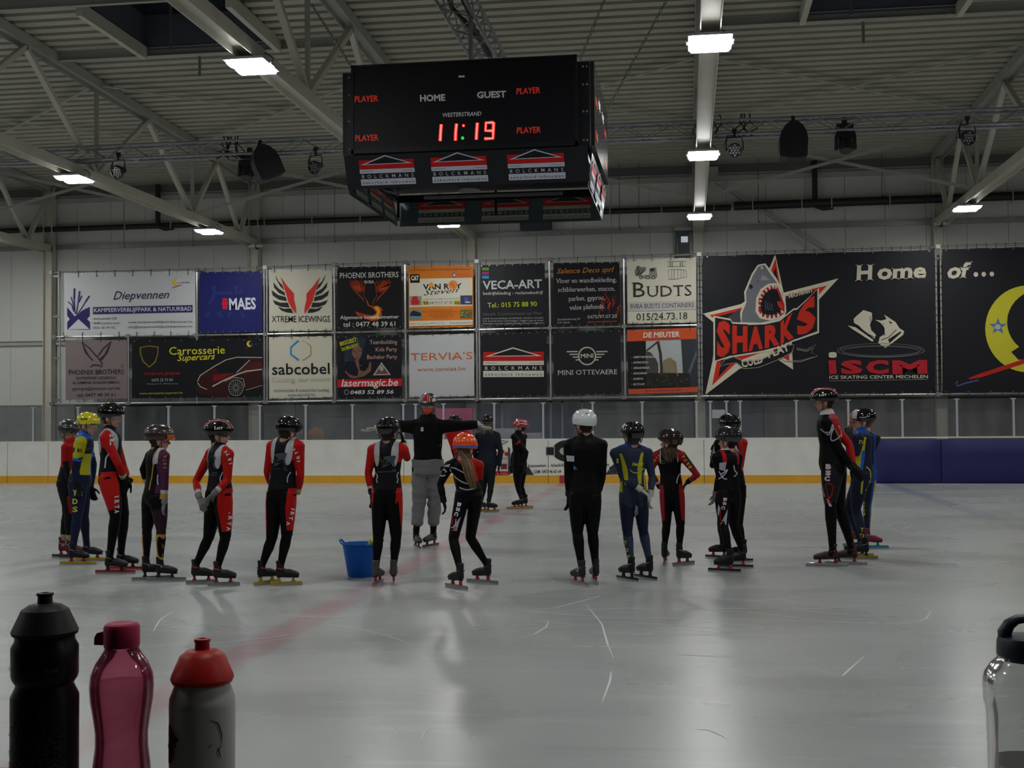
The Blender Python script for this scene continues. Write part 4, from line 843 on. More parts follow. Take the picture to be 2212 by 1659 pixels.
# 18
t, P = banner('black banner at the right edge with a big yellow crescent', [(1645, 55), (2900, 25), (2900, 1000), (1645, 1012)], D, (21, 21, 26))
P.text('of', (1680, 248), (1852, 240), 108, CR, bold=0.035, shear=0.2, serif=True)
for x in (1868, 1920, 1974): P.ell(x, 224-(x-1868)*0.03, 15, 16, CR)
P.ell(2212, 585, 282, 288, (165, 158, 42), 44); P.ell(2300, 540, 225, 215, (21, 21, 26), 36); P.poly([(2077, 487), (2175, 692), (2102, 738), (2150, 790), (2330, 780), (2330, 470)], (21, 21, 26))
P.poly([(2000+62*math.cos(math.radians(-90+36*i))*(1 if i % 2 == 0 else 0.40)+15, 570+58*math.sin(math.radians(-90+36*i))*(1 if i % 2 == 0 else 0.40)) for i in range(10)], (70, 92, 140)); P.ell(2013, 572, 20, 17, (150, 150, 150))
P.poly([(1820, 912), (1900, 880), (2200, 780), (2300, 740), (2300, 775), (2200, 812), (1900, 908), (1824, 920)], (150, 30, 24)); P.stroke([(1748, 932), (1735, 950), (1745, 965), (1800, 945), (1885, 925)], 10, (52, 74, 110)); P.build('print', t)

# ================================================================== scoreboard
SB = thing('scoreboard', 'black four-sided ice hockey scoreboard cube showing 11:19 in red', 'scoreboard', (-2.67, 16.0, 4.8))
sb_black = mat('scoreboard_black', (0.007, 0.008, 0.012), 0.4, spec=0.25); sb_face = mat('scoreboard_face', (0.006, 0.006, 0.010), 0.4, spec=0.2)
zt, zb = 5.90, 4.845; xl, xr, yf, yb = -4.17, -1.12, 14.62, 17.38
mb = MB(); mb.box2((xl, yf+0.06, zb), (xr, yb-0.06, zt-0.02)); mb.build('housing', sb_black, SB)
mb = MB(); mb.box2((-4.065, yf-0.02, zb+0.02), (-1.27, yf+0.07, zt+0.035)); mb.build('front_panel', sb_face, SB)
mb = MB()
for (x0, x1, z0, z1) in ((-4.07, -4.04, zb, zt+0.04), (-1.295, -1.265, zb, zt+0.04), (-4.07, -1.265, zt+0.02, zt+0.045), (-4.07, -1.265, zb, zb+0.05)): mb.box2((x0, yf-0.035, z0), (x1, yf, z1))
mb.build('front_frame', sb_black, SB)
mb = MB(); mb.box2((xr, yf+0.12, zb+0.02), (xr+0.05, yb-0.12, zt+0.0)); mb.build('side_panel', mat('side_face_gloss', (0.02, 0.02, 0.022), 0.12, spec=1.0), SB)
mb = MB(); mb.box2((xl-0.05, yf+0.12, zb+0.02), (xl, yb-0.12, zt+0.0)); mb.build('side_panel', sb_face, SB)
mb = MB(); mb.box2((-4.05, yb-0.07, zb+0.02), (-1.27, yb+0.02, zt)); mb.build('rear_panel', sb_face, SB)
mb = MB()
for x in (-4.12, -1.2, -1.155):
    for z in (4.92, 5.27, 5.6, 5.82): mb.lathe([(0.012, 0), (0.012, 0.012), (0, 0.014)], (x, yf+0.062, z), 8, axis=(0, -1, 0))
mb.build('bolt', steel, SB, kind='stuff')
S = crop(700, 0, 2.911)
RDI = mat('red_label_ink_glow', (0.55, 0.03, 0.02), 0.5, emit=(0.8, 0.03, 0.01), estr=0.22)  # printed labels, given a faint red glow of their own
P = Print(lambda x, y, h: atY(*S(x, y), yf-0.022-h*0.4))
for (a_, b_, y0, y1) in ((192, 340, 642, 636), (1210, 1360, 592, 584), (195, 342, 887, 882), (1212, 1363, 838, 833)): P.text('PLAYER', (a_, y0), (b_, y1), 38, RDI, bold=0.02, shear=0.08)
P.text('HOME', (604, 637), (762, 632), 42, (205, 205, 208), bold=0.035); P.text('GUEST', (962, 617), (1146, 610), 42, (205, 205, 208), bold=0.035); P.text('WESTERSTRAND', (746, 736), (990, 726), 26, (205, 205, 208), bold=0.016, shear=0.2); P.rect(846, 475, 884, 487, (205, 205, 208), sk=-0.02); P.build('print', SB)
led = mat('red_led', (0.8, 0.05, 0.05), 0.4, emit=(1.0, 0.025, 0.02), estr=1.6); ledc = mat('green_led', (0.1, 0.6, 0.1), 0.4, emit=(0.05, 0.8, 0.08), estr=0.9); ledh = mat('red_led_core', (0.9, 0.4, 0.4), 0.4, emit=(1.0, 0.22, 0.17), estr=1.6)
P = Print(lambda x, y, h: atY(*S(x, y), yf-0.024-h*0.6))
def segs(q):
    for L_ in q: P.stroke(L_, 20, led)
    for L_ in q: P.stroke(L_, 7, ledh)
segs([[(737, 782), (733, 830), (730, 886)], [(833, 778), (828, 830), (826, 884)], [(964, 772), (960, 825), (957, 878)]])
segs([[(1064, 770), (1018, 772), (1015, 822), (1062, 822)], [(1066, 768), (1064, 820), (1062, 870), (1008, 872)]])
P.ell(877, 790, 9, 10, led, 10); P.ell(877, 790, 5, 5, ledh, 8)
for i in range(7): P.ell(871+6*math.cos(i), 868+7*math.sin(i), 4, 4, ledc, 6)
P.build('digits', SB, kind='stuff')
# print on the side panel
side = Print(lambda x, y, h: np.array([xr+0.053+h*0.5, y, x]))
def side_text(s_, yy0, yy1, z, h, m):
    pr = Print(lambda x, y, hh: np.array([xr+0.053, x, y])); return pr
pr = Print(lambda x, y, hh: np.array([xr+0.052+hh*0.5, x, -y]))
for (a_, b_, z) in ((14.9, 15.25, 5.42), (16.5, 16.9, 5.42), (14.9, 15.25, 5.0), (16.5, 16.9, 5.0)): pr.text('PLAYER', (a_, -z), (b_, -z), 0.1, RDI, bold=0.02)
pr.text('HOME', (15.4, -5.5), (15.7, -5.5), 0.11, (205, 205, 208), bold=0.02); pr.text('GUEST', (16.0, -5.5), (16.4, -5.5), 0.11, (205, 205, 208), bold=0.02); pr.build('print', SB)
# hanging advertising skirts, printed film on clear sheet
filmout = mat('film_black', (0.016, 0.018, 0.024), 0.3); filmin = mat('film_inside_lit', (0.085, 0.115, 0.125), 0.4)  # inside film coloured paler, standing for light passing through the sheet
def skirt(p0, p1, q1, q0, nrm, name_in):
    """top corners p0->p1 (left to right seen from outside), bottom q0->q1, nrm outward"""
    p0, p1, q0, q1, nrm = (np.asarray(v, float) for v in (p0, p1, q0, q1, nrm))
    sh = MB(); t_ = nrm*0.006
    sh.add([p0, p1, q1, q0], [(0, 3, 2, 1)], 0); sh.add([p0-t_, p1-t_, q1-t_, q0-t_], [(0, 1, 2, 3)], 1); sh.build('skirt_sheet', [filmout, filmin], SB)
    def f(sgn):
        return lambda x, y, h: (p0*(1-x)+p1*x)*(1-y)+(q0*(1-x)+q1*x)*y+nrm*(h*0.6+0.002 if sgn > 0 else -0.008-h*0.6)
    Wd = np.linalg.norm(p1-p0); a_ = 0.69/3.05
    for sgn, colr in ((1, ((165, 20, 24), (165, 168, 180), (16, 18, 24))), (-1, ((158, 45, 42), (150, 147, 132), (38, 46, 50)))):  # second set: inner print colours, raised to stand for light through the sheet
        pr = Print(f(sgn))
        for c_ in (0.175, 0.475, 0.79): bolck(pr, c_-0.115, 0.02, c_+0.115, 0.90, col=colr)
        pr.build('skirt_print' if sgn > 0 else 'skirt_print', SB)
zs, ze = 4.78, 4.37
zt_l = atY(743, 338, 14.6)[2]
skirt((-4.17, 14.60, zs+.045), (-1.15, 14.60, zs+.045), (-1.13, 14.68, ze+.05), (-4.14, 14.68, ze+.05), (0, -1, -0.15), 0)
skirt((-1.1, 14.75, zs), (-1.1, 17.3, zs), (-1.16, 17.3, ze), (-1.16, 14.75, ze), (1, 0, -0.15), 0)
skirt((-1.15, 17.42, zs), (-4.12, 17.42, zs), (-4.12, 17.34, ze), (-1.15, 17.34, ze), (0, 1, -0.15), 0)
skirt((-4.2, 17.3, zs), (-4.2, 14.75, zs), (-4.14, 14.75, ze), (-4.14, 17.3, ze), (-1, 0, -0.15), 0)
mb = MB()
for x in (-4.1, -2.67, -1.2):
    for y in (14.75, 17.2): mb.bar((x, y, zs+0.05), (x, y, ze+0.1), 0.03, 0.03)
mb.box2((-4.14, 14.7, 4.66), (-1.16, 14.78, 4.80)); mb.box2((-4.14, 17.2, 4.70), (-1.16, 17.26, 4.80)); mb.box2((-4.14, 14.7, 4.70), (-4.08, 17.26, 4.80)); mb.box2((-1.22, 14.7, 4.70), (-1.16, 17.26, 4.80)); mb.build('skirt_rail', sb_black, SB)
for (y_, z_) in ((15.2, 4.60), (16.6, 4.62)):
    mb = MB(); mb.box2((-3.7, y_+0.5, z_+0.1), (-1.7, y_+0.55, z_+0.14)); mb.build('under_bar', steel, SB)
mb = MB(); mb.lathe([(0.14, 0), (0.17, 0.1), (0.17, 0.26), (0.05, 0.34)], (-2.72, 15.3, 4.48), 16); mb.build('speaker_pod', blackm, SB, smooth=True)
mb = MB(); mb.loft([(-2.81, 16.0, 5.86), (-2.81, 16.0, 6.95)], 0.03, n=10); mb.build('hanging_pole', steel, SB)
def chain(label, p, q, loc=None):
    p = np.asarray(p, float); q = np.asarray(q, float); mb = MB(); Lc = np.linalg.norm(q-p); n = int(Lc/0.085); a, b, d = frame(q-p)
    for i in range(n):
        c_ = p+d*(Lc*(i+0.5)/n); u = a if i % 2 else b
        pts = [c_+d*0.05*math.cos(t_)+u*0.02*math.sin(t_) for t_ in np.linspace(0, 2*PI, 8, endpoint=False)]; mb.loft(pts, 0.007, n=4, closed=True, cap=False)
    return single(mb, 'chain', steel, label, 'chain', p, 'chains holding the scoreboard')
chain('galvanised chain rising to the left from the scoreboard front corner', (-4.08, 14.75, 5.93), atX(672, 8, -5.55)*1.0)
chain('galvanised chain rising to the right from the scoreboard front corner', (-1.25, 14.8, 5.93), atY(1308, -6, 15.6))
chain('thin chain slanting up to the right behind the scoreboard', (-1.10, 17.45, 5.95), atY(1440, 0, 18.2))

# ================================================================== stage trusses
def stage_truss(name, label, p, q, wd, ht, n, gap=None):
    """four-chord aluminium truss from p to q (lower front chord), wd across, ht up"""
    p = np.asarray(p, float); q = np.asarray(q, float); a, b, d = frame(q-p); c_ = (p+q)/2
    t = thing(name, label, 'stage truss', c_, 'aluminium stage trusses')
    up = np.array([0, 0, 1.0]); across = np.cross(up, d)
    cor = [(0, 0), (1, 0), (0, 1), (1, 1)]
    off = lambda u, v: across*wd*(u-0.5)+up*ht*v
    for u, v in cor:
        mb = MB(); mb.loft([p+off(u, v), q+off(u, v)], 0.025, n=8); mb.build('chord_tube', alu, t, smooth=True)
    mb = MB()
    for (u0, v0, u1, v1) in ((0, 0, 0, 1), (1, 0, 1, 1), (0, 1, 1, 1), (0, 0, 1, 0)):
        for i in range(n):
            s0, s1 = p+(q-p)*i/n, p+(q-p)*(i+1)/n
            A0, B0 = ((u0, v0), (u1, v1)) if i % 2 else ((u1, v1), (u0, v0))
            mb.loft([s0+off(*A0), s1+off(*B0)], 0.01, n=5)
    mb.build('lattice', alu, t, kind='stuff')
    return t
stage_truss('stage_truss', 'long aluminium lighting truss crossing the hall above the banners', (-19.5, 22.55, 6.70), (12.0, 22.55, 6.70), 0.29, 0.26, 72)
stage_truss('stage_truss', 'short aluminium truss running back over the scoreboard', (-2.95, 6.0, 6.95), (-2.95, 22.3, 6.95), 0.38, 0.30, 34)
mb = MB()
for i in range(5): mb.loft([(-2.95+random.uniform(-.12, .12), y, 7.0+random.uniform(0, .1)) for y in np.linspace(7, 22, 16)], 0.022, n=6)
single(mb, 'cable_bundle', blackp, 'black cable bundle lying in the truss over the scoreboard', 'cables', (-2.95, 14, 7.0))
mb = MB()
for (x0, x1) in ((1450, 1620), (480, 520)):
    for i in range(9):
        xa = random.uniform(x0, x1); ya = 316-(xa-1106)*0.044; P0 = [atY(xa+random.uniform(-28, 28)*j/3, ya-48+16*j, 22.55+random.uniform(-.1, .1)) for j in range(4)]; mb.loft(P0, 0.012, n=5)
single(mb, 'cable_coil', blackp, 'tangle of black cables in the lighting truss beside the bright beam', 'cables', atY(1560, 280, 22.55))

def yoke_lamp(px, py, r, label, face=(0.0, -1, -0.45), n=''):
    c_ = atY(px, py, 22.4); t = thing('stage_lamp', label, 'spotlight', c_, 'round LED stage lamps on the truss')
    d = np.array(face, float); d /= np.linalg.norm(d); a, b, _ = frame(d)
    mb = MB(); mb.lathe([(0.04, -0.17), (0.07, -0.16), (0.10, -0.05), (r, 0.02), (r, 0.07), (r-0.015, 0.075), (r-0.02, 0.05), (0.0, 0.05)], c_, 20, axis=d); mb.build('lamp_body', blackm, t, smooth=True)
    mb = MB()
    for i, (u, v) in enumerate([(0, 0)]+[(math.cos(k*PI/3)*0.055, math.sin(k*PI/3)*0.055) for k in range(6)]+[(math.cos(k*PI/3+0.5)*0.095, math.sin(k*PI/3+0.5)*0.095) for k in range(6)]):
        mb.lathe([(0.02, 0.052), (0.02, 0.058), (0.0, 0.06)], c_+a*u+b*v, 8, axis=d)
    mb.build('lens', mat('lens_grey', (0.25, 0.26, 0.30), 0.2), t, kind='stuff')
    mb = MB(); mb.loft([c_+a*(r+0.02)*s+np.array([0, 0, z]) for s, z in ((-1, -0.02), (-1, 0.12), (-0.85, 0.22), (0.85, 0.22), (1, 0.12), (1, -0.02))], 0.012, n=6); mb.build('yoke', blackm, t)
    mb = MB(); mb.bar(c_+np.array([0, 0, 0.22]), c_+np.array([0, 0, 0.34]), 0.04, 0.04); mb.box(c_+np.array([0, 0, 0.34]), (0.08, 0.05, 0.07)); mb.build('clamp', blackm, t)
    mb = MB(); mb.loft([c_-d*0.15, c_-d*0.1+a*0.17+np.array([0, 0, -0.03]), c_+a*0.19+np.array([0, 0, 0.1]), c_+a*0.1+np.array([0, 0, 0.3])], 0.008, n=5); mb.build('cable', blackp, t)
yoke_lamp(256, 371, 0.135, 'round stage lamp hanging near the left lamp fixture', (-0.25, -1, -0.4))
yoke_lamp(682, 361, 0.13, 'round stage lamp hanging just left of the scoreboard', (-0.35, -1, -0.4))
yoke_lamp(1587, 323, 0.13, 'round stage lamp hanging just right of the bright beam', (0, -1, -0.5))
yoke_lamp(2090, 297, 0.135, 'round stage lamp hanging at the right end of the truss', (0.3, -1, -0.4))
def moving_head(px, py, label, s=1.0):
    c_ = atY(px, py, 22.62); t = thing('moving_head', label, 'stage light', c_, 'moving head stage lights')
    mb = MB(); mb.box(c_+np.array([0, 0.02, 0.14])*s, (0.36*s, 0.26*s, 0.12*s), taper=0.86)
    for sg in (-1, 1): mb.box(c_+np.array([sg*0.16, 0, 0.0])*s, (0.06*s, 0.16*s, 0.26*s), taper=0.8)
    mb.build('yoke', blackm, t)
    mb = MB(); mb.lathe([(0.05, 0.15), (0.11, 0.12), (0.125, 0.0), (0.115, -0.12), (0.10, -0.13), (0.09, -0.12), (0, -0.12)], c_+np.array([0, -0.03, -0.05])*s, 18, axis=(0, 0.35, 1)); mb.build('lamp_head', blackm, t, smooth=True)
    mb = MB(); mb.box(c_+np.array([0, 0.1, 0.3])*s, (0.3*s, 0.2*s, 0.1*s)); mb.box(c_+np.array([0, 0.1, 0.42])*s, (0.09, 0.07, 0.12)); mb.build('base', blackm, t)
moving_head(1826, 308, 'black moving head light right of the big loudspeaker')
moving_head(536, 368, 'black moving head light half hidden behind the left loudspeaker', 0.95)
def loudspeaker(px0, py0, label, lean, yaw):
    """bullet-shaped hanging cabinet"""
    c_ = atY(px0, py0, 21.98); t = thing('loudspeaker', label, 'loudspeaker', c_, 'hanging loudspeakers')
    prof = [(-0.235, -0.30), (-0.24, -0.27), (-0.245, 0.02), (-0.215, 0.14), (-0.15, 0.25), (-0.06, 0.32), (0.06, 0.32), (0.15, 0.25), (0.215, 0.14), (0.245, 0.02), (0.24, -0.27), (0.235, -0.30), (0.10, -0.33), (-0.10, -0.33)]
    Ry = np.array([[math.cos(yaw), math.sin(yaw), 0], [-math.sin(yaw), math.cos(yaw), 0], [0, 0, 1]]); Rl = np.array([[math.cos(lean), 0, -math.sin(lean)], [0, 1, 0], [math.sin(lean), 0, math.cos(lean)]])
    tf = lambda x, y, z: (np.array([x, y, z])@Rl@Ry)+c_
    mb = MB(); mb.prism([tf(x, -0.2, z) for x, z in prof], tf(0, 0.22, 0)-tf(0, -0.2, 0)); mb.build('cabinet', mat('speaker_cabinet', (0.010, 0.010, 0.013), 0.6), t)
    mb = MB(); mb.prism([tf(x*0.86, -0.212, z*0.86-0.01) for x, z in prof], tf(0, -0.2, 0)-tf(0, -0.212, 0)); mb.build('grille', mat('speaker_grille', (0.014, 0.013, 0.014), 0.8), t)
    mb = MB()
    for sg in (-1, 1): mb.box(tf(sg*0.19, -0.215, 0.0), (0.03, 0.01, 0.09))
    mb.build('handle', blackm, t)
    top = tf(0, 0, 0.32); mb = MB(); mb.bar(top-np.array([0, 0, 0.03]), top+np.array([0, 0.1, 0.14]), 0.06, 0.05); mb.build('bracket', blackm, t)
loudspeaker(1713, 305, 'big black bullet-shaped loudspeaker right of the bright beam', 0.04, 0.0)
loudspeaker(574, 352, 'big black loudspeaker tilted under the truss left of the scoreboard', -0.42, 0.5)

# ================================================================== wall services
def pipe(label, pts, r, n=10, joints=(), name='pipe', m=blackp):
    t = thing(name, label, 'pipe', pts[0]); mb = MB(); mb.loft(pts, r, n=n); mb.build('pipe_run', m, t, smooth=True, ang=60)
    mb = MB()
    for j in joints: mb.box(j, (0.02, r*2.3, r*2.5))
    if joints: mb.build('pipe_clip', mat('clip_zinc', (0.5, 0.5, 0.5), 0.4, 0.4), t)
PY = 32.35
pz = lambda x: 7.02
pipe('thick black drain pipe running level along the whole far wall', [(-22, PY, 7.03), (-8, PY, 7.05), (1.2, PY, 7.05)], 0.075, joints=[(x, PY-0.01, 7.04) for x in np.arange(-21, 1.2, 1.36)])
pipe('thicker black drain pipe continuing to the right end of the far wall', [(1.28, PY-0.08, 7.07), (11.5, PY-0.08, 7.12)], 0.11, joints=[(x, PY-0.09, 7.08) for x in (1.75, 3.0, 3.75, 5.2, 8.2)])
for (X, w_) in ((-14.6, 'on the left, above the wide white banner'), (3.35, 'on the right, below the big loudspeaker')):
    pipe('black downpipe dropping from the eaves '+w_, [(X, PY-0.02, 8.2), (X, PY-0.02, 7.2), (X+0.02, PY-0.03, 7.02), (X+0.2, PY-0.03, 6.96), (X+0.45, PY-0.02, 6.98)], 0.07)
for i, (x, y0, y1, w_) in enumerate(((268, 385, 530, 'above the wide white banner'), (417, 390, 527, 'left of the lamp above the blue banner'), (658, 370, 515, 'left of the scoreboard'), (723, 372, 518, 'close left of the scoreboard skirt'), (1338, 340, 492, 'right of the scoreboard skirt'), (1380, 335, 487, 'second right of the scoreboard'), (1638, 340, 476, 'right of the bright beam'), (1905, 325, 420, 'left of the right-hand column'))):
    mb = MB(); p, q = atY(x, y0, 32.3), atY(x, y1, 32.3); mb.loft([p, q, q+np.array([0.05, -0.04, -0.07])], 0.009, n=5); mb.box(q+np.array([0.02, -0.02, -0.04]), (0.03, 0.03, 0.06))
    single(mb, 'hanging_wire', mat('wire_grey', (0.10, 0.10, 0.10), 0.5), 'thin wire hanging down the far wall '+w_, 'wire', p, 'thin wires on the far wall')
for (x, w_) in ((555, 'on the column above the blue banner'), (2033, 'on the column between the big black banners')):
    c_ = atY(x, 533 if x < 1000 else 484, 32.0); t = thing('floodlight', 'pair of small white emergency floodlights '+w_, 'floodlight', c_, 'emergency floodlights')
    for sg in (-1, 1):
        mb = MB(); mb.prism([c_+np.array([sg*0.03, -0.1, 0.05]), c_+np.array([sg*0.22, -0.12, 0.02]), c_+np.array([sg*0.17, -0.14, -0.04]), c_+np.array([sg*0.02, -0.12, -0.03])], (0, 0.08, 0.0)); mb.build('lamp_head', mat('white_plastic', (0.6, 0.6, 0.58), 0.4), t)
    mb = MB(); mb.box(c_+np.array([0, 0, -0.03]), (0.03, 0.2, 0.08)); mb.build('bracket', blackm, t)
# brace behind the right banner and its gusset, exit light box, dark box
c0, c1 = atY(1545, 395, 32.35), atY(1790, 546, 32.35); mb = MB(); mb.bar(c0, c1, 0.03, 0.15, up=(0, 1, 0)); mb.build('trim_5', cream_dull, kind='structure')
p = atY(1541, 372, 32.3); mb = MB(); mb.prism([p+np.array([-0.15, 0, 0.15]), p+np.array([0.12, 0, 0.15]), p+np.array([0.14, 0, -0.05]), p+np.array([0.0, 0, -0.15]), p+np.array([-0.15, 0, -0.15])], (0, 0.02, 0)); mb.build('trim_6', cream_dull, kind='structure')
t = thing('exit_lamp', 'small greenish lit emergency box above the white truck banner', 'emergency lamp', atY(1476, 520, 32.2))
a_, b_ = atY(1460, 500, 32.25), atY(1490, 560, 32.25)
mb = MB(); mb.box2((a_[0], 32.15, b_[2]), (b_[0], 32.4, a_[2])); mb.build('shaft', mat('dark_shaft', (0.04, 0.05, 0.05), 0.6), t)
mb = MB(); mb.box2((a_[0]-0.04, 32.1, a_[2]), (b_[0]+0.05, 32.4, a_[2]+0.09)); mb.build('hood', mat('hood_grey', (0.30, 0.33, 0.36), 0.5), t)
p, q = atY(1471, 511, 32.1), atY(1486, 523, 32.1); mb = MB(); mb.box2((p[0], 32.08, q[2]), (q[0], 32.14, p[2])); mb.build('light_panel', mat('lit_panel', (0.6, 0.65, 0.7), 0.5, emit=(0.7, 0.8, 0.9), estr=0.35), t)
p, q = atY(1462, 512, 32.1), atY(1465, 556, 32.1); mb = MB(); mb.box2((p[0], 32.08, q[2]), (q[0], 32.14, p[2])); mb.build('green_strip', mat('green_edge', (0.02, 0.16, 0.10), 0.4), t)
a_, b_ = atY(1125, 482, 32.3), atY(1192, 496, 32.3); mb = MB(); mb.box2((a_[0], 32.1, b_[2]), (b_[0], 32.38, a_[2]+0.1)); single(mb, 'grille_box', mat('grille_dark', (0.03, 0.04, 0.045), 0.6), 'dark ventilation box on the wall under the scoreboard skirt', 'vent', a_)

# ================================================================== bucket
def bucket():
    b0 = atz(775, 1248); c_ = np.array([b0[0]-0.005, b0[1]+0.13, 0]); t = thing('bucket', 'flexible blue rubber tub with two handles standing on the ice', 'bucket', c_)
    s = 1.0/ (F_PX/ (b0[1]+0.1)); k = (b0[1]+0.13)/F_PX
    bl = mat('blue_rubber', (0.002, 0.11, 0.50), 0.45, spec=0.25, bump=0.1, bscale=8)
    rb, rt, h = 31*k, 43*k, 73*k
    mb = MB(); mb.lathe([(0, 0.004), (rb-0.01, 0.0), (rb, 0.012), (rt-0.006, h-0.02), (rt+0.006, h-0.012), (rt+0.006, h), (rt-0.004, h), (rt-0.014, h-0.03), (rb-0.01, 0.02), (0, 0.02)], c_, 36); mb.build('tub', bl, t, smooth=True, ang=40)
    for sg in (-1, 1):
        pts = [c_+np.array([sg*(rt+dx), y_, h+dz]) for dx, y_, dz in ((-0.005, -0.05, -0.005), (0.02, -0.035, 0.025), (0.028, 0.0, 0.032), (0.02, 0.035, 0.025), (-0.005, 0.05, -0.005))]
        mb = MB(); mb.loft(pts, 0.009, n=8); mb.build('handle', bl, t, smooth=True)
    g = c_+np.array([0.10, 0.02, h-0.06]); t2 = MB(); d = np.array([0.35, -0.25, 0.55]); t2.lathe([(0.035, -0.1), (0.06, 0.0), (0.062, 0.11), (0.056, 0.112), (0.03, 0.10), (0, 0.10)], g, 20, axis=d)
    single(t2, 'marker_cone', mat('lime_plastic', (0.48, 0.60, 0.04), 0.45), 'lime green plastic marker sticking out of the blue tub', 'marker', g, smooth=True)
bucket()

# ================================================================== near boards and bottles
mb = MB(); mb.box2((-6, 0.94, 0), (6, 1.05, 1.06)); mb.box2((-6, 0.93, 1.06), (6, 1.5, 1.10)); mb.build('trim_7', mat('ledge_grey', (0.10, 0.10, 0.10), 0.7), kind='structure')
def prof_px(rows, cx, Y):
    """rows of (half width px, y px) down a bottle's axis at distance Y -> (r, z)"""
    return [(hw*Y/F_PX*1.0, atY(cx, y, Y)[2]) for hw, y in rows]
ZL = 1.10
def bottles():
    # black bottle
    Y = 1.30; cx = 97; X = atY(cx, 1400, Y)[0]
    t = thing('sports_bottle', 'tall black sports bottle with a push-pull cap, leftmost on the ledge', 'bottle', (X, Y, ZL), 'drinking bottles on the ledge')
    blk = mat('bottle_black', (0.004, 0.004, 0.0045), 0.33, spec=0.25); r = prof_px([(66, 1372), (66, 1382), (74, 1396), (74, 1455), (72, 1463), (64, 1475), (64, 1480), (75, 1502)], cx, Y)
    mb = MB(); mb.lathe([(0, ZL), (0.034, ZL), (0.0365, ZL+0.01)]+[(0.0368, ZL+0.02)]+r[::-1]+[(0.0, r[0][1])], (X, Y, 0), 40); mb.build('bottle_body', blk, t, smooth=True, ang=30)
    r = prof_px([(17, 1290), (19, 1283), (17, 1281), (9, 1281), (8, 1286), (0, 1286)], cx, Y)
    mb = MB(); c_ = prof_px([(72, 1369), (74, 1362), (52, 1316), (36, 1306), (18, 1302)], cx, Y); mb.lathe([(0, c_[0][1])]+c_, (X, Y, 0), 36); mb.build('cap', mat('cap_black', (0.008, 0.008, 0.008), 0.5, spec=0.25), t, smooth=True, ang=30)
    mb = MB(); s_ = prof_px([(17, 1304), (16, 1288), (19, 1285), (19, 1281), (9, 1280), (7, 1285), (0, 1285)], cx, Y); mb.lathe([(0, s_[0][1])]+s_, (X, Y, 0), 24); mb.build('spout', mat('cap_black', (0.008, 0.008, 0.008), 0.5, spec=0.25), t, smooth=True, ang=40)
    rad = 0.0372
    def cyl(x, y, h): th = (x-cx)*Y/F_PX/rad; return np.array([X+(rad+h*0.15)*math.sin(th), Y-(rad+h*0.15)*math.cos(th), atY(cx, y, Y)[2]])
    P = Print(cyl)
    for x in (26, 62, 106, 150): P.text('BOAZ', (x-13, 1441), (x+13, 1440), 7.5, (52, 52, 56), bold=0.02, res=1)
    for i in range(420):
        x = random.uniform(24, 172); f_ = random.random(); y = 1525+150*f_**0.7
        if random.random() < 0.15+0.85*(y-1520)/150: wd, hh = random.choice(((3, 6), (6, 3), (3, 10), (9, 3), (4, 4))); P.h = 0.003; P.rect(x, y, x+wd, y+hh, (34, 35, 38))
    P.build('bottle_print', t)
    # pink bottle
    Y = 1.36; cx = 263; X = atY(cx, 1450, Y)[0]
    t = thing('water_bottle', 'translucent pink water bottle with a screw cap, second from the left', 'bottle', (X, Y, ZL), 'drinking bottles on the ledge')
    pk = bpy.data.materials.new('pink_clear_plastic'); pk.use_nodes = True; nt = pk.node_tree; N = nt.nodes; L = nt.links
    for n_ in list(N): N.remove(n_)
    out = N.new('ShaderNodeOutputMaterial'); tr = N.new('ShaderNodeBsdfTransparent'); tr.inputs[0].default_value = (0.86, 0.50, 0.60, 1); df = N.new('ShaderNodeBsdfTranslucent'); df.inputs[0].default_value = (0.80, 0.12, 0.25, 1); d2 = N.new('ShaderNodeBsdfDiffuse'); d2.inputs[0].default_value = (0.70, 0.08, 0.2, 1)
    gl = N.new('ShaderNodeBsdfGlossy'); gl.inputs['Roughness'].default_value = 0.08; lw = N.new('ShaderNodeLayerWeight'); lw.inputs[0].default_value = 0.45; fr_ = N.new('ShaderNodeFresnel'); fr_.inputs[0].default_value = 1.45
    m0 = N.new('ShaderNodeMixShader'); m0.inputs[0].default_value = 0.5; L.new(df.outputs[0], m0.inputs[1]); L.new(d2.outputs[0], m0.inputs[2])
    mr = N.new('ShaderNodeMapRange'); mr.inputs[3].default_value = 0.16; mr.inputs[4].default_value = 0.75; L.new(lw.outputs['Facing'], mr.inputs[0])
    m1 = N.new('ShaderNodeMixShader'); L.new(mr.outputs[0], m1.inputs[0]); L.new(tr.outputs[0], m1.inputs[1]); L.new(m0.outputs[0], m1.inputs[2]); m2 = N.new('ShaderNodeMixShader'); L.new(fr_.outputs[0], m2.inputs[0]); L.new(m1.outputs[0], m2.inputs[1]); L.new(gl.outputs[0], m2.inputs[2]); L.new(m2.outputs[0], out.inputs[0])
    pr = prof_px([(38, 1396), (38, 1402), (44, 1412), (58, 1432), (68, 1455), (71, 1480), (69, 1510), (63, 1545), (58, 1580), (58, 1610), (63, 1650), (66, 1700), (66, 1770)], cx, Y)
    V = []; n = 60; F_ = []
    full = [(0.0, pr[0][1]), ]+pr+[(0.030, ZL+0.004), (0.0, ZL+0.004)]
    for r_, z in full:
        for k in range(n):
            th = 2*PI*k/n; g = 1-0.045*max(0, math.cos(th*6+0.4+2.0*(z-1.3)))**6*(1 if r_ > 0.02 else 0); V.append((X+r_*g*math.cos(th), Y+r_*g*math.sin(th), z))
    for i in range(len(full)-1):
        for k in range(n): F_.append((i*n+k, (i+1)*n+k, (i+1)*n+(k+1) % n, i*n+(k+1) % n))
    mb = MB(); mb.add(V, F_); mb.build('bottle_body', pk, t, smooth=True, ang=60)
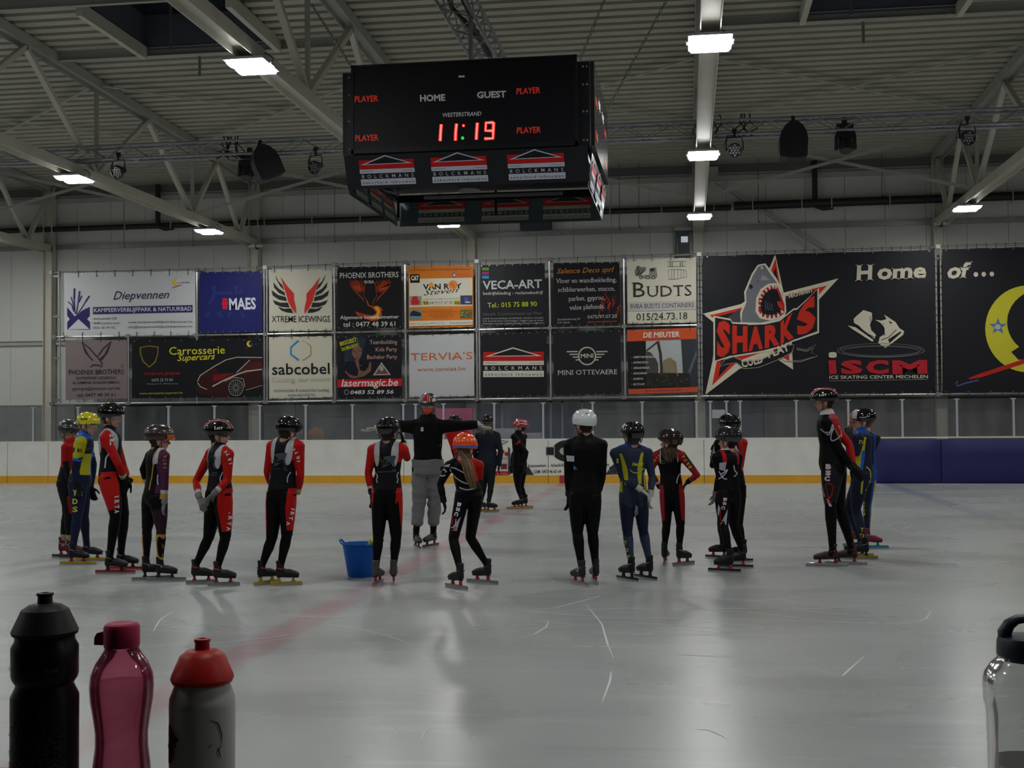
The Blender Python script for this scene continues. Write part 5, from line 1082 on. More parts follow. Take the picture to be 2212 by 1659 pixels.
    wm = bpy.data.materials.new('pink_water'); wm.use_nodes = True; nt = wm.node_tree; N = nt.nodes; L = nt.links
    for n_ in list(N): N.remove(n_)
    out = N.new('ShaderNodeOutputMaterial'); tr = N.new('ShaderNodeBsdfTransparent'); tr.inputs[0].default_value = (0.90, 0.80, 0.84, 1); df = N.new('ShaderNodeBsdfDiffuse'); df.inputs[0].default_value = (0.6, 0.40, 0.45, 1); m1 = N.new('ShaderNodeMixShader'); m1.inputs[0].default_value = 0.14; L.new(tr.outputs[0], m1.inputs[1]); L.new(df.outputs[0], m1.inputs[2]); L.new(m1.outputs[0], out.inputs[0])
    zw = atY(cx, 1475, Y)[2]; wp = [(r_*0.95, z) for r_, z in pr if z < zw]; mb = MB(); mb.lathe([(0, ZL+0.006), (0.028, ZL+0.006)]+wp[::-1]+[(0.0350, zw), (0, zw)], (X, Y, 0), 40); mb.build('water', wm, t, smooth=True, ang=40)
    mb = MB(); c_ = prof_px([(39, 1396), (40, 1390), (40, 1355), (37, 1348), (30, 1345), (26, 1346), (0, 1347)], cx, Y); mb.lathe([(0, c_[0][1])]+c_, (X, Y, 0), 36)
    capm = mat('pink_cap', (0.36, 0.02, 0.07), 0.5, spec=0.25); q = atY(216, 1378, Y); mb.build('cap', capm, t, smooth=True, ang=35)
    mb = MB(); tabp = [atY(x, y, Y) for x, y in ((226, 1363), (214, 1366), (209, 1375), (208, 1391), (226, 1392))]; mb.prism([p_+np.array([0, 0.006, 0]) for p_ in tabp], (0, -0.012, 0)); mb.build('cap_tab', capm, t, recalc=True)
    # white bottle, red cap
    Y = 1.36; cx = 437; X = atY(cx, 1500, Y)[0]
    t = thing('sports_bottle', 'white sports bottle with a red cap and dark drawings', 'bottle', (X, Y, ZL), 'drinking bottles on the ledge')
    r = prof_px([(62, 1474), (62, 1480), (72, 1505), (73, 1520), (72, 1700)], cx, Y); mb = MB(); mb.lathe([(0, ZL), (0.034, ZL), (0.0368, ZL+0.01)]+r[::-1]+[(0, r[0][1])], (X, Y, 0), 40); mb.build('bottle_body', mat('bottle_white', (0.40, 0.39, 0.36), 0.4), t, smooth=True, ang=30)
    redc = mat('red_cap', (0.38, 0.012, 0.008), 0.45, spec=0.25); mb = MB(); c_ = prof_px([(66, 1473), (70, 1464), (68, 1456), (50, 1416), (36, 1405), (18, 1402)], cx, Y); mb.lathe([(0, c_[0][1])]+c_, (X, Y, 0), 36); mb.build('cap', redc, t, smooth=True, ang=30)
    mb = MB(); s_ = prof_px([(17, 1404), (16, 1388), (18, 1385), (18, 1380), (9, 1379), (7, 1384), (0, 1384)], cx, Y); mb.lathe([(0, s_[0][1])]+s_, (X, Y, 0), 24); mb.build('spout', redc, t, smooth=True, ang=40)
    rad = 73*Y/F_PX
    def cyl(x, y, h): th = (x-cx)*Y/F_PX/rad; return np.array([X+(rad+h*0.12)*math.sin(th), Y-(rad+h*0.12)*math.cos(th), atY(cx, y, Y)[2]])
    P = Print(cyl); MR = (48, 10, 12)
    P.poly([(365, 1560), (372, 1550), (382, 1562), (392, 1565), (394, 1575), (412, 1583), (398, 1590), (404, 1600), (392, 1598), (395, 1615), (385, 1632), (372, 1640), (364, 1640)], MR); P.poly([(364, 1590), (376, 1580), (380, 1600), (374, 1620), (364, 1625)], (110, 108, 104)); P.stroke([(366, 1575), (378, 1592), (376, 1615), (366, 1630)], 3, MR); P.stroke([(372, 1640), (378, 1680)], 4, (120, 60, 60)); P.stroke([(364, 1600), (372, 1604)], 6, MR)
    for q in ([(480, 1539), (500, 1550), (508, 1575), (508, 1598)], [(508, 1598), (500, 1605), (506, 1625)], [(499, 1645), (504, 1655)], [(478, 1598), (484, 1592)]): P.stroke(q, 3.5, (28, 30, 36), taper=True)
    P.build('bottle_print', t)
    # clear bottle at the right
    Y = 1.28; cx = 2226; X = atY(cx, 1500, Y)[0]
    t = thing('water_bottle', 'clear water bottle with a dark loop handle at the right frame edge', 'bottle', (X, Y, ZL), 'drinking bottles on the ledge')
    cg = glass_material('clear_bottle_plastic', (0.76, 0.77, 0.765), 0.05)
    r = prof_px([(63, 1416), (64, 1424), (76, 1436), (88, 1455), (92, 1475), (91, 1515), (86, 1535), (85, 1600), (84, 1700)], cx, Y); mb = MB(); mb.lathe([(0, ZL+0.003), (0.040, ZL+0.003)]+r[::-1], (X, Y, 0), 48); mb.build('bottle_body', cg, t, smooth=True, ang=50)
    wz = atY(cx, 1645, Y)[2]; mb = MB(); mb.lathe([(0, ZL+0.006), (0.038, ZL+0.006), (0.0395, wz), (0, wz)], (X, Y, 0), 40); mb.build('water', glass_material('bottle_water', (0.80, 0.82, 0.83), 0.06), t, smooth=True, ang=40)
    nav = mat('navy_plastic', (0.006, 0.014, 0.030), 0.45); mb = MB(); c_ = prof_px([(62, 1424), (64, 1410), (63, 1385), (60, 1376), (30, 1373), (0, 1373)], cx, Y); mb.lathe([(0, c_[0][1])]+c_, (X, Y, 0), 36); mb.build('cap', nav, t, smooth=True, ang=35)
    mb = MB(); pts = [atY(x, y, Y) for x, y in ((2178, 1405), (2172, 1385), (2170, 1365), (2180, 1348), (2196, 1338), (2226, 1335), (2256, 1338), (2272, 1348), (2282, 1365), (2280, 1385), (2274, 1405))]
    mb.loft(pts, [0.009, 0.009, 0.008, 0.007, 0.006, 0.005, 0.006, 0.007, 0.008, 0.009, 0.009], [0.007, 0.007, 0.007, 0.006, 0.005, 0.004, 0.005, 0.006, 0.007, 0.007, 0.007], n=12, lat=None); mb.build('loop_handle', nav, t, smooth=True)
bottles()

# ================================================================== people
def yawv(deg): r = math.radians(deg); return np.array([math.sin(r), math.cos(r), 0.0])
def rightv(deg): r = math.radians(deg); return np.array([math.cos(r), -math.sin(r), 0.0])
def remesh(mb, voxel, it=4, name='body', disp=0.0, dscale=9.0):
    me = mb.mesh('tmp', [], (0, 0, 0)); o = bpy.data.objects.new('tmp', me); COL.objects.link(o)
    m = o.modifiers.new('r', 'REMESH'); m.mode = 'VOXEL'; m.voxel_size = voxel; m.use_smooth_shade = True
    s = o.modifiers.new('s', 'SMOOTH'); s.factor = 0.5; s.iterations = it
    dg = bpy.context.evaluated_depsgraph_get(); me2 = bpy.data.meshes.new_from_object(o.evaluated_get(dg)); me2.name = name
    bpy.data.objects.remove(o); bpy.data.meshes.remove(me)
    if disp > 0:
        from mathutils import noise as mn
        for v in me2.vertices:
            n_ = mn.noise(Vector((v.co.x*dscale, v.co.y*dscale, v.co.z*dscale*1.6))); v.co += v.normal*(disp*n_)
    return me2
def verts(me):
    a = np.empty(len(me.vertices)*3); me.vertices.foreach_get('co', a); return a.reshape(-1, 3)
def layered_material(name, base, layers, rough=0.55, spec=0.10):
    m = bpy.data.materials.new(name); m.use_nodes = True; nt = m.node_tree; b = nt.nodes['Principled BSDF']; b.inputs['Roughness'].default_value = rough; b.inputs['Specular IOR Level'].default_value = spec
    cur = None
    for i, (col, _) in enumerate(layers):
        at = nt.nodes.new('ShaderNodeAttribute'); at.attribute_name = 'paint%d' % i
        g = nt.nodes.new('ShaderNodeMath'); g.operation = 'GREATER_THAN'; g.inputs[1].default_value = 0.0; nt.links.new(at.outputs['Fac'], g.inputs[0])
        mx = nt.nodes.new('ShaderNodeMix'); mx.data_type = 'RGBA'; nt.links.new(g.outputs[0], mx.inputs[0]); mx.inputs[6].default_value = (*base, 1); mx.inputs[7].default_value = (*col, 1)
        if cur is not None: nt.links.new(cur, mx.inputs[6])
        cur = mx.outputs[2]
    if cur is not None: nt.links.new(cur, b.inputs['Base Color'])
    else: b.inputs['Base Color'].default_value = (*base, 1)
    tc = nt.nodes.new('ShaderNodeTexCoord'); n2 = nt.nodes.new('ShaderNodeTexNoise'); n2.inputs['Scale'].default_value = 16; n2.inputs['Detail'].default_value = 3
    nt.links.new(tc.outputs['Object'], n2.inputs['Vector']); bp = nt.nodes.new('ShaderNodeBump'); bp.inputs['Strength'].default_value = 0.35; bp.inputs['Distance'].default_value = 0.012
    nt.links.new(n2.outputs['Fac'], bp.inputs['Height']); nt.links.new(bp.outputs[0], b.inputs['Normal'])
    return m
def put_layers(me, fields):
    for i, f in enumerate(fields):
        a = me.attributes.new('paint%d' % i, 'FLOAT', 'POINT'); a.data.foreach_set('value', np.clip(f, -1, 1).astype(np.float32))

skin_c = (0.50, 0.27, 0.20)
def hand_mesh(wrist, d, thumb, L, curl=0.35, spread=0.10, side=1, voxel=0.0045):
    """palm, four fingers of unequal length bent at the knuckles, thumb off the side of the palm"""
    d = np.asarray(d, float); d /= np.linalg.norm(d); th = np.asarray(thumb, float); th = th-d*(th@d); th /= np.linalg.norm(th); n = np.cross(d, th)*side
    mb = MB(); W = L*0.44
    mb.loft([wrist-d*0.02, wrist+d*0.01, wrist+d*L*0.18, wrist+d*L*0.34, wrist+d*L*0.50], [W*0.36, W*0.37, W*0.46, W*0.50, W*0.47], [W*0.28, W*0.26, W*0.22, W*0.21, W*0.18], n=12, lat=th)
    for i, (ln, o) in enumerate(((0.40, 0.36), (0.45, 0.12), (0.42, -0.12), (0.33, -0.35))):
        p = wrist+d*L*0.46+th*W*o; dirv = d+th*(o*spread*2); dirv /= np.linalg.norm(dirv); pts = [p]; r = W*0.125
        for k, f in enumerate((0.45, 0.32, 0.23)):
            a = curl*(k+0.7); q = dirv*math.cos(a)+n*math.sin(a); pts.append(pts[-1]+q*L*ln*f*1.1)
        mb.loft(pts, [r*1.1, r, r*0.92, r*0.72], n=8)
    p = wrist+d*L*0.12+th*W*0.32; pts = [p, p+(d*0.6+th*0.8)*L*0.17, p+(d*1.15+th*1.0)*L*0.24+n*L*0.03, p+(d*1.6+th*1.02)*L*0.26+n*L*0.07]
    mb.loft(pts, [W*0.17, W*0.155, W*0.135, W*0.10], n=8)
    return remesh(mb, voxel, 2, 'glove')

class HPrint(Print):
    def stroke(s, pts, wd, m, taper=False, closed=False):
        s.step(0.0004); pts = [np.asarray(p, float) for p in pts]; out = []
        for i in range(len(pts)-1):
            n = max(1, int(np.linalg.norm(pts[i+1]-pts[i])/7))
            for k in range(n): out.append(pts[i]+(pts[i+1]-pts[i])*k/n)
        out.append(pts[-1]); K = len(out); L = []; W_ = 4 if wd > 9 else 2
        for i, p in enumerate(out):
            t = out[min(i+1, K-1)]-out[max(i-1, 0)]; nrm = np.array([-t[1], t[0]])/(np.linalg.norm(t)+1e-9); w2 = wd/2*(math.sin(PI*(i+0.5)/K)**0.6 if taper else 1.0)
            for j in range(W_+1): L.append(p+nrm*w2*(1-2*j/W_))
        s.mb.add([s.fn(x, y, s.h) for x, y in L], [(i*(W_+1)+j, i*(W_+1)+j+1, (i+1)*(W_+1)+j+1, (i+1)*(W_+1)+j) for i in range(K-1) for j in range(W_)], s.mi(m))
    def poly(s, pts, m):
        s.step(0.0004); pts = [np.asarray(p, float) for p in pts]; c = sum(pts)/len(pts); mi = s.mi(m)
        for i in range(len(pts)):
            a, b = pts[i], pts[(i+1) % len(pts)]; n = 4; idx = {}; V = []
            for u in range(n+1):
                for v in range(n+1-u): idx[(u, v)] = len(V); V.append(c+(a-c)*u/n+(b-c)*v/n)
            Fq = []
            for u in range(n):
                for v in range(n-u):
                    Fq.append((idx[(u, v)], idx[(u+1, v)], idx[(u, v+1)]))
                    if u+v < n-1: Fq.append((idx[(u+1, v)], idx[(u+1, v+1)], idx[(u, v+1)]))
            s.mb.add([s.fn(x, y, s.h) for x, y in V], Fq, mi)
def helmet(parent, c, F, U, S, sc, col, kind='smooth', deco=None, rough=0.12):
    """c centre of the shell, F forward, U up, S right-hand side"""
    ax, af, au = 0.106*sc, 0.140*sc, 0.112*sc
    def surf(th, E, k=1.0):
        th = math.radians(th); e = math.radians(E); ce = max(math.cos(e), 0)**0.85; se = math.sin(e)
        fw = af*ce*math.cos(th)*(1.02 if math.cos(th) > 0 else 1.06); sd = ax*ce*math.sin(th); up = au*se*(0.95 if se > 0 else 1.0)
        if math.cos(th) < 0 and kind == 'aero': fw *= 1.12; up += 0.012*(-math.cos(th))*ce
        if kind == 'ribbed' and math.cos(th) < 0: fw *= 1.08
        return c+(F*fw+S*sd+U*up)*k
    n = 40; rows = [90, 80, 68, 56, 44, 32, 20, 8, -4, -1000]
    def rim(th):
        ct = math.cos(math.radians(th)); return -14-16*max(0, -ct)-7*(1-abs(ct))+(6 if ct > 0.5 else 0)
    V = []; m_ = MB()
    for k in (1.0, 0.90):
        for E in (rows if k == 1.0 else rows[::-1]):
            for i in range(n):
                th = 360*i/n; e_ = rim(th) if E == -1000 else E
                if E == -4: e_ = min(-4, rim(th)*0.45)
                V.append(surf(th, min(e_, 89.0), k))
    R = len(V)//n; Fc = [(a*n+i, a*n+(i+1) % n, (a+1)*n+(i+1) % n, (a+1)*n+i) for a in range(R-1) for i in range(n)]+[tuple(range(n-1, -1, -1))]
    m_.add(V, Fc); hm = mat('helmet_%d_%d_%d' % tuple(int(v*255) for v in col), col, rough, coat=0.6)
    h = m_.build('helmet', hm, parent, smooth=True, ang=50)
    dark = (6, 6, 7)
    P = HPrint(lambda x, y, hh: surf(x, y, 1.006+hh*2.0)); P.h = 0.0
    if kind in ('vented', 'ribbed'):
        for th0, wd, e0, e1 in ((0, 7, 20, 62), (33, 8, 12, 60), (-33, 8, 12, 60), (64, 9, 8, 52), (-64, 9, 8, 52), (116, 9, 6, 52), (-116, 9, 6, 52), (147, 8, 4, 58), (-147, 8, 4, 58), (180, 7, 4, 60)):
            P.stroke([(th0, e0), (th0, e1)], wd*2.2, dark, taper=True)
    elif kind == 'slots':
        for th0 in (35, -35, 150, -150): P.poly([(th0-10, 38), (th0+8, 30), (th0+10, 32), (th0-8, 41)], dark)
    if deco: deco(P)
    if P.mb.v: P.build('helmet_marks', h)
    return h, surf

def build_person(name_label, sp, paint, group='skaters on the ice'):
    C = sp['C']; px = lambda q: C(q[0], q[1])
    gl = atz(*px(sp['L'][:2])); gr = atz(*px(sp['R'][:2])); base = (gl+gr)/2; BY = base[1]
    W3 = lambda q, d=0.0: atY(*px(q), BY+d)
    f = yawv(sp['yaw']); r = rightv(sp['yaw'])
    neck = W3(sp['neck'], sp.get('dn', 0)); pel = W3(sp['pel'], sp.get('dp', 0)); hc = W3(sp['helm'], sp.get('dh', sp.get('dn', 0)))
    top = hc[2]+0.09; h = (top-0.08)*sp.get('hs', 1.0)
    t = thing('person', name_label, 'person', base, group)
    up = neck-pel; Lt = np.linalg.norm(up); up = up/Lt
    bw = sp.get('bulk', 1.0); slim = sp.get('slim', 1.0)*1.07
    mb = MB(); stn = [(-0.20, .040, .045), (-0.08, .084, .070), (0.06, .091, .074), (0.25, .083, .064), (0.42, .077, .058), (0.6, .084, .062), (0.78, .093, .064), (0.90, .088, .056), (0.98, .058, .042), (1.08, .034, .034)]
    sw = 0.100*h*sp.get('sw', 1.0)
    mb.loft([pel+up*Lt*v for v, _, _ in stn], [a*h*slim*bw for _, a, _ in stn], [b*h*slim*bw for _, _, b in stn], n=20, lat=r)
    mb.loft([neck-up*0.045, neck, neck+up*0.040], [.050*h, .041*h, .038*h], n=16, lat=r)
    J = {}; segs = [('torso', pel, neck, 0.075*h)]
    head_dir = yawv(sp['hyaw']); pt = math.radians(sp.get('pitch', 0)); HS = rightv(sp['hyaw'])
    HF = head_dir*math.cos(pt)-np.array([0, 0, math.sin(pt)]); HU = np.cross(HS, HF)
    hsc = sp.get('hsc', 1.0); hd = hc-HU*0.050*hsc-HF*0.002
    mb.loft([neck-up*0.05, neck+up*0.0, hd-HU*0.075-HF*0.02], [0.040*h, 0.034*h, 0.046*hsc], [0.038*h, 0.034*h, 0.048*hsc], n=14, lat=HS)
    for sd, nm in ((1, 'R'), (-1, 'L')):
        sh = neck-up*0.050*h+r*sd*sw+np.array([0, 0, sp.get('shr'+nm, 0.0)]); el_, wr_ = sp['arm'+nm][:2]
        d0 = sh[1]-BY; el = W3(el_[:2], el_[2] if len(el_) > 2 else d0); wr = W3(wr_[:2], wr_[2] if len(wr_) > 2 else el[1]-BY)
        mb.loft([neck-up*0.012*h, neck*0.5+sh*0.5+np.array([0, 0, 0.004]), sh], [.030*h, .034*h, .036*h*bw], n=12, lat=f)
        mb.sphere(sh, .0385*h*bw, 14)
        mb.loft([sh, sh*.6+el*.4, el, el*.65+wr*.35, wr], [.036*h*bw, .031*h*bw, .0245*h*bw, .0255*h*bw, .0175*h*bw], n=14); mb.sphere(el, .0245*h*bw, 10)
        J['sh'+nm], J['el'+nm], J['wr'+nm] = sh, el, wr; segs += [('ua'+nm, sh, el, .033*h), ('fa'+nm, el, wr, .026*h)]
    feet = {}
    for sd, nm, g in ((1, 'R', gr), (-1, 'L', gl)):
        yw = sp[nm][2]; fd = yawv(yw); hip = pel+r*sd*0.046*h-up*0.010*h; ank = g-fd*0.055+np.array([0, 0, 0.175])
        kq = sp['k'+nm]; kn = W3(kq[:2], kq[2] if len(kq) > 2 else (hip[1]+ank[1])/2-BY)
        mb.loft([hip+up*0.02*h-f*0.006*h, hip*.78+kn*.22-f*0.004*h, hip*.4+kn*.6, kn], [.050*h*slim, .050*h*slim, .043*h*slim, .035*h], [.060*h*slim, .060*h*slim, .048*h*slim, .036*h], n=16, lat=r); mb.sphere(kn, .0335*h, 12)
        mb.loft([kn, kn*.7+ank*.3, kn*.35+ank*.65, ank], [.033*h, .0345*h, .026*h, .021*h], n=14, lat=r)
        mb.sphere(pel+r*sd*0.038*h-f*0.024*h-up*0.022*h, .048*h*slim, 14)
        mb.loft([ank, ank-np.array([0, 0, 0.05])+fd*0.02, ank-np.array([0, 0, 0.065])+fd*0.10], [.021*h, .024*h, .016*h], n=10)
        segs += [('th'+nm, hip, kn, .046*h), ('sk'+nm, kn, ank, .030*h)]; feet[nm] = (g, ank, fd); J['hip'+nm], J['kn'+nm], J['an'+nm] = hip, kn, ank
    me = remesh(mb, sp.get('vox', 0.0085), 4)
    # ---- suit coordinates for the coloured panels
    Vv = verts(me); best = np.full(len(Vv), 1e9); sid = np.zeros(len(Vv), int); tt = np.zeros(len(Vv))
    for i, (nm, a, b, rad) in enumerate(segs):
        ab = b-a; u = np.clip(((Vv-a)@ab)/(ab@ab), 0, 1); dd = np.linalg.norm(Vv-(a+u[:, None]*ab), axis=1)/rad
        if nm == 'torso': dd *= 0.92
        q = dd < best; best[q] = dd[q]; sid[q] = i; tt[q] = u[q]
    names = np.array([s_[0] for s_ in segs])[sid]; c = {}
    kind = np.array([n_[:2] for n_ in names]); side = np.array([1 if n_[-1] == 'R' else -1 for n_ in names])
    rel = Vv-pel; c['V'] = (rel@up)/Lt; ctr = pel+np.clip(c['V'], -0.3, 1.2)[:, None]*up*Lt; c['U'] = ((Vv-ctr)@r)/(0.085*h); c['W'] = ((Vv-ctr)@f)/(0.06*h)
    arm = (kind == 'ua') | (kind == 'fa'); leg = (kind == 'th') | (kind == 'sk'); c['arm'], c['leg'], c['torso'] = arm, leg, ~(arm | leg); c['side'] = side
    T = tt.copy(); T[kind == 'fa'] += 1; T[kind == 'sk'] += 1; c['T'] = T
    O = np.zeros(len(Vv)); Fo = np.zeros(len(Vv))
    for i, (nm, a, b, rad) in enumerate(segs):
        q = sid == i; ax_ = (b-a)/np.linalg.norm(b-a); pr_ = Vv[q]-(a+tt[q][:, None]*(b-a)); sdd = 1 if nm[-1] == 'R' else -1
        lat = r*sdd-ax_*(r*sdd@ax_); lat /= np.linalg.norm(lat)+1e-6; fr_ = f-ax_*(f@ax_); fr_ /= np.linalg.norm(fr_)+1e-6; O[q] = (pr_@lat)/rad; Fo[q] = (pr_@fr_)/rad
    c['O'], c['F'] = O, Fo; c['Z'] = Vv[:, 2]
    basecol, layers = paint(c); put_layers(me, [np.asarray(l[1], float) for l in layers])
    bm_ = layered_material('suit', basecol, layers, rough=sp.get('rough', 0.5))
    # ---- head: finer mesh joined to the same body
    hb = MB(); Hq = np.array([HS, HF, HU]); P3 = lambda x, y, z: hd+(HS*x+HF*y+HU*z)*hsc
    hb.sphere(P3(0, -.010, .022), np.array([.074, .090, .092])*hsc, 22, R=Hq); hb.sphere(P3(0, .020, -.035), np.array([.060, .066, .070])*hsc, 18, R=Hq); hb.sphere(P3(0, .052, -.083), np.array([.027, .024, .022])*hsc, 12, R=Hq)
    hb.sphere(P3(0, .070, .022), np.array([.050, .018, .014])*hsc, 12, R=Hq); hb.loft([P3(0, .080, .010), P3(0, .094, -.010), P3(0, .106, -.028), P3(0, .088, -.034)], [.007*hsc, .009*hsc, .013*hsc, .012*hsc], n=8, lat=HS)
    hb.sphere(P3(0, .080, -.055), np.array([.022, .012, .007])*hsc, 10, R=Hq); hb.sphere(P3(0, .078, -.064), np.array([.019, .011, .007])*hsc, 10, R=Hq)
    for sd in (-1, 1):
        hb.sphere(P3(sd*.036, .052, -.028), np.array([.022, .022, .022])*hsc, 10, R=Hq); hb.sphere(P3(sd*.077, -.008, -.018), np.array([.008, .017, .028])*hsc, 10, R=Hq)
    hb.loft([P3(0, -.022, -.03), P3(0, -.028, -.09), neck+up*0.01], [.050*hsc, .043*hsc, .033*h], n=14)
    hm = remesh(hb, 0.0052, 2, 'head'); Hv = verts(hm); L_ = (Hv-hd)/hsc; lx, ly, lz = L_@HS, L_@HF, L_@HU
    hairf = np.minimum((-0.012-ly)*30+np.clip(lz+0.02, -1, .05)*6, (lz+0.070)*40); hairf = np.maximum(hairf, np.where(np.abs(lx) > .045, np.minimum((0.020-ly)*30, (lz-0.004)*40), -1))
    hairf = np.where((ly > -.035) & (ly < .02) & (np.abs(lx) > .068) & (lz < .02), -1, hairf)
    lipf = 0.0115-np.sqrt((lx*0.45)**2+(lz+.0595)**2*1.6)+np.where(ly > .06, 0, -1)
    colf = -(hd[2]-Hv[:, 2])*0-1+0*lx
    eyeb = np.where(ly > .05, 0.0075-np.sqrt((np.abs(lx)-.032)**2*0.35+(lz-.020)**2*2.2), -1)
    mask = np.minimum(np.minimum((ly-0.005)*40, (-.012-lz)*40), (lz+.11)*40) if sp.get('mask') else -np.ones(len(Hv))
    put_layers(hm, [lipf*20, eyeb*20, hairf, mask]); hcol = sp.get('hair', (0.035, 0.022, 0.015))
    hmat = layered_material('face_skin', sp.get('skin', skin_c), [((0.42, 0.14, 0.12), 0), (hcol, 0), (hcol, 0), ((0.75, 0.10, 0.05), 0)], rough=0.55)
    bm = bmesh.new(); bm.from_mesh(me); nb = len(bm.faces); bm.from_mesh(hm); me2 = bpy.data.meshes.new('body')
    bm.faces.ensure_lookup_table()
    for i in range(nb, len(bm.faces)): bm.faces[i].material_index = 1
    # eyes
    for sd in (-1, 1):
        for (rr, off, mi) in ((.0115, .066, 2), (.0060, .0722, 3)):
            mtx = Matrix.Translation(Vector(P3(sd*.031, off, .006))); bmesh.ops.create_uvsphere(bm, u_segments=10, v_segments=6, radius=rr*hsc, matrix=mtx)
            bm.faces.ensure_lookup_table(); k = 60
            for fc in bm.faces[-k:]: fc.material_index = mi
    for fc in bm.faces: fc.smooth = True
    bmesh.ops.translate(bm, verts=bm.verts, vec=-Vector(base)); bm.to_mesh(me2); bm.free()
    for m_ in (bm_, hmat, mat('eye_white', (0.6, 0.58, 0.55), 0.3), mat('iris', (0.03, 0.02, 0.015), 0.2)): me2.materials.append(m_)
    body = link_mesh('body', me2, t)
    bvh = BVHTree.FromPolygons([Vector(v) for v in Vv], [tuple(p.vertices) for p in me.polygons])
    bpy.data.meshes.remove(hm); bpy.data.meshes.remove(me)
    # ---- gloves
    for nm, sd in (('R', 1), ('L', -1)):
        if nm in sp.get('nohand', ''): continue
        a = sp['arm'+nm]; wr, el = J['wr'+nm], J['el'+nm]; fd = (wr-el)/np.linalg.norm(wr-el)
        if len(a) > 2 and a[2] is not None: tip = W3(a[2][:2], a[2][2] if len(a[2]) > 2 else wr[1]-BY); fd = (tip-wr)/np.linalg.norm(tip-wr)
        th = sp.get('thumb'+nm, f+0.2*r*(-sd)); gm = hand_mesh(wr, fd, th, 0.112*h, sp.get('curl', 0.35), side=sd*(1 if sp.get('flip'+nm) is None else -1))
        gv = verts(gm)-base; gm.vertices.foreach_set('co', gv.ravel()); gc = sp.get('glove', (0.006, 0.006, 0.007)); gc = gc[nm] if isinstance(gc, dict) else gc
        gm.materials.append(mat('glove_%d_%d_%d' % tuple(int(v*400) for v in gc), gc, 0.7, bump=0.3, bscale=40, spec=0.2)); g = link_mesh('glove', gm, t)
        cuff = MB(); cuff.loft([wr-fd*0.045, wr-fd*0.02, wr+fd*0.012], [.0205*h, .0215*h, .020*h], n=14); cuff.build('glove_cuff', mat('glove_%d_%d_%d' % tuple(int(v*400) for v in gc), gc, 0.7), g, smooth=True)
    # ---- skates
    bc = sp.get('boot', (0.006, 0.006, 0.007)); kc = sp.get('cup', (0.35, 0.02, 0.03)); tc_ = sp.get('tube', (0.30, 0.30, 0.31)); ac = sp.get('accent')
    for nm in ('R', 'L'):
        g, ank, fd = feet[nm]; sdv = np.array([fd[1], -fd[0], 0]); G = lambda x, z, s_=0.0: g+fd*x+sdv*s_+np.array([0, 0, z]); fl = 0.155*h/0.155*0.155
        kf = min(1.04, max(0.78, h/1.72)); bl_ = sp.get('bl', 0.36)
        bt = MB(); bt.loft([G(-.105*kf, .118), G(-.085*kf, .112), G(-.03*kf, .118), G(.03*kf, .114), G(.085*kf, .106), G(.120*kf, .100), G(.138*kf, .096)], [.024, .034, .036, .039, .043, .038, .022], [.024, .034, .042, .043, .034, .026, .014], n=16, lat=sdv)
        bt.loft([G(-.07*kf, .10), G(-.068*kf, .14), ank+np.array([0, 0, .01]), ank+np.array([0, 0, .065])-fd*0.008], [.033, .034, .034, .0225*h], [.040, .040, .037, .024*h], n=16, lat=sdv)
        bm2 = remesh(bt, 0.006, 2, 'skate'); v_ = verts(bm2)-base; bm2.vertices.foreach_set('co', v_.ravel()); bm2.materials.append(mat('boot_%d_%d_%d' % tuple(int(v*400) for v in bc), bc, 0.45, spec=0.3)); sk = link_mesh('skate', bm2, t)
        so = MB(); so.loft([G(-.10*kf, .083), G(-.03*kf, .086), G(.04*kf, .083), G(.11*kf, .077), G(.135*kf, .078)], [.024, .028, .032, .036, .018], [.006]*5, n=10, lat=sdv); so.build('sole', mat('carbon_sole', (0.012, 0.012, 0.013), 0.3), sk, smooth=True)
        for x in (-.078*kf, .075*kf):
            cu = MB(); cu.box(G(x, .062), (.020, .024, .038), R=np.array([sdv, fd, (0, 0, 1)])); cu.box(G(x, .042), (.016, .040, .012), R=np.array([sdv, fd, (0, 0, 1)])); cu.build('cup', mat('cup_%d_%d' % tuple(int(v*400) for v in kc[:2]), kc, 0.4, 0.5), sk)
        tu = MB(); tu.loft([G(-.49*bl_, .026), G(-.48*bl_, .027), G(.48*bl_, .027), G(.51*bl_, .024)], [.0065, .0085, .0085, .005], [.008, .0125, .0125, .006], n=8, lat=sdv); tu.build('blade_tube', mat('tube_%d_%d_%d' % tuple(int(v*400) for v in tc_), tc_, 0.3, 0.6 if sp.get('metal', True) else 0.0), sk, smooth=True)
        bl = MB(); bl.bar(G(-.49*bl_, .009), G(.51*bl_, .009), .0022, .019); bl.build('blade', mat('blade_steel', (0.5, 0.5, 0.52), 0.25, 0.9), sk)
        st = MB(); st.loft([ank+np.array([0, 0, -.028])+fd*.036, ank+np.array([0, 0, -.020])+fd*.022+sdv*.034, ank+np.array([0, 0, -.006])-fd*.03+sdv*.03], .005, n=5); st.loft([ank+np.array([0, 0, -.028])+fd*.036, ank+np.array([0, 0, -.020])+fd*.022-sdv*.034, ank+np.array([0, 0, -.006])-fd*.03-sdv*.03], .005, n=5); st.loft([G(.06, .125, .024), G(.055, .133), G(.06, .125, -.024)], .005, n=5)
        st.build('buckle', mat('buckle_%d' % int((ac or (0.2,))[0]*400), ac or (0.2, 0.2, 0.21), 0.35, 0.2), sk, kind='stuff')
    # ---- helmet, strap
    hel, surf = helmet(t, hc, HF, HU, HS, hsc*sp.get('hels', 1.0), sp.get('hcol', (0.004, 0.004, 0.0045)), sp.get('hkind', 'vented'), sp.get('deco'), sp.get('hrough', 0.12))
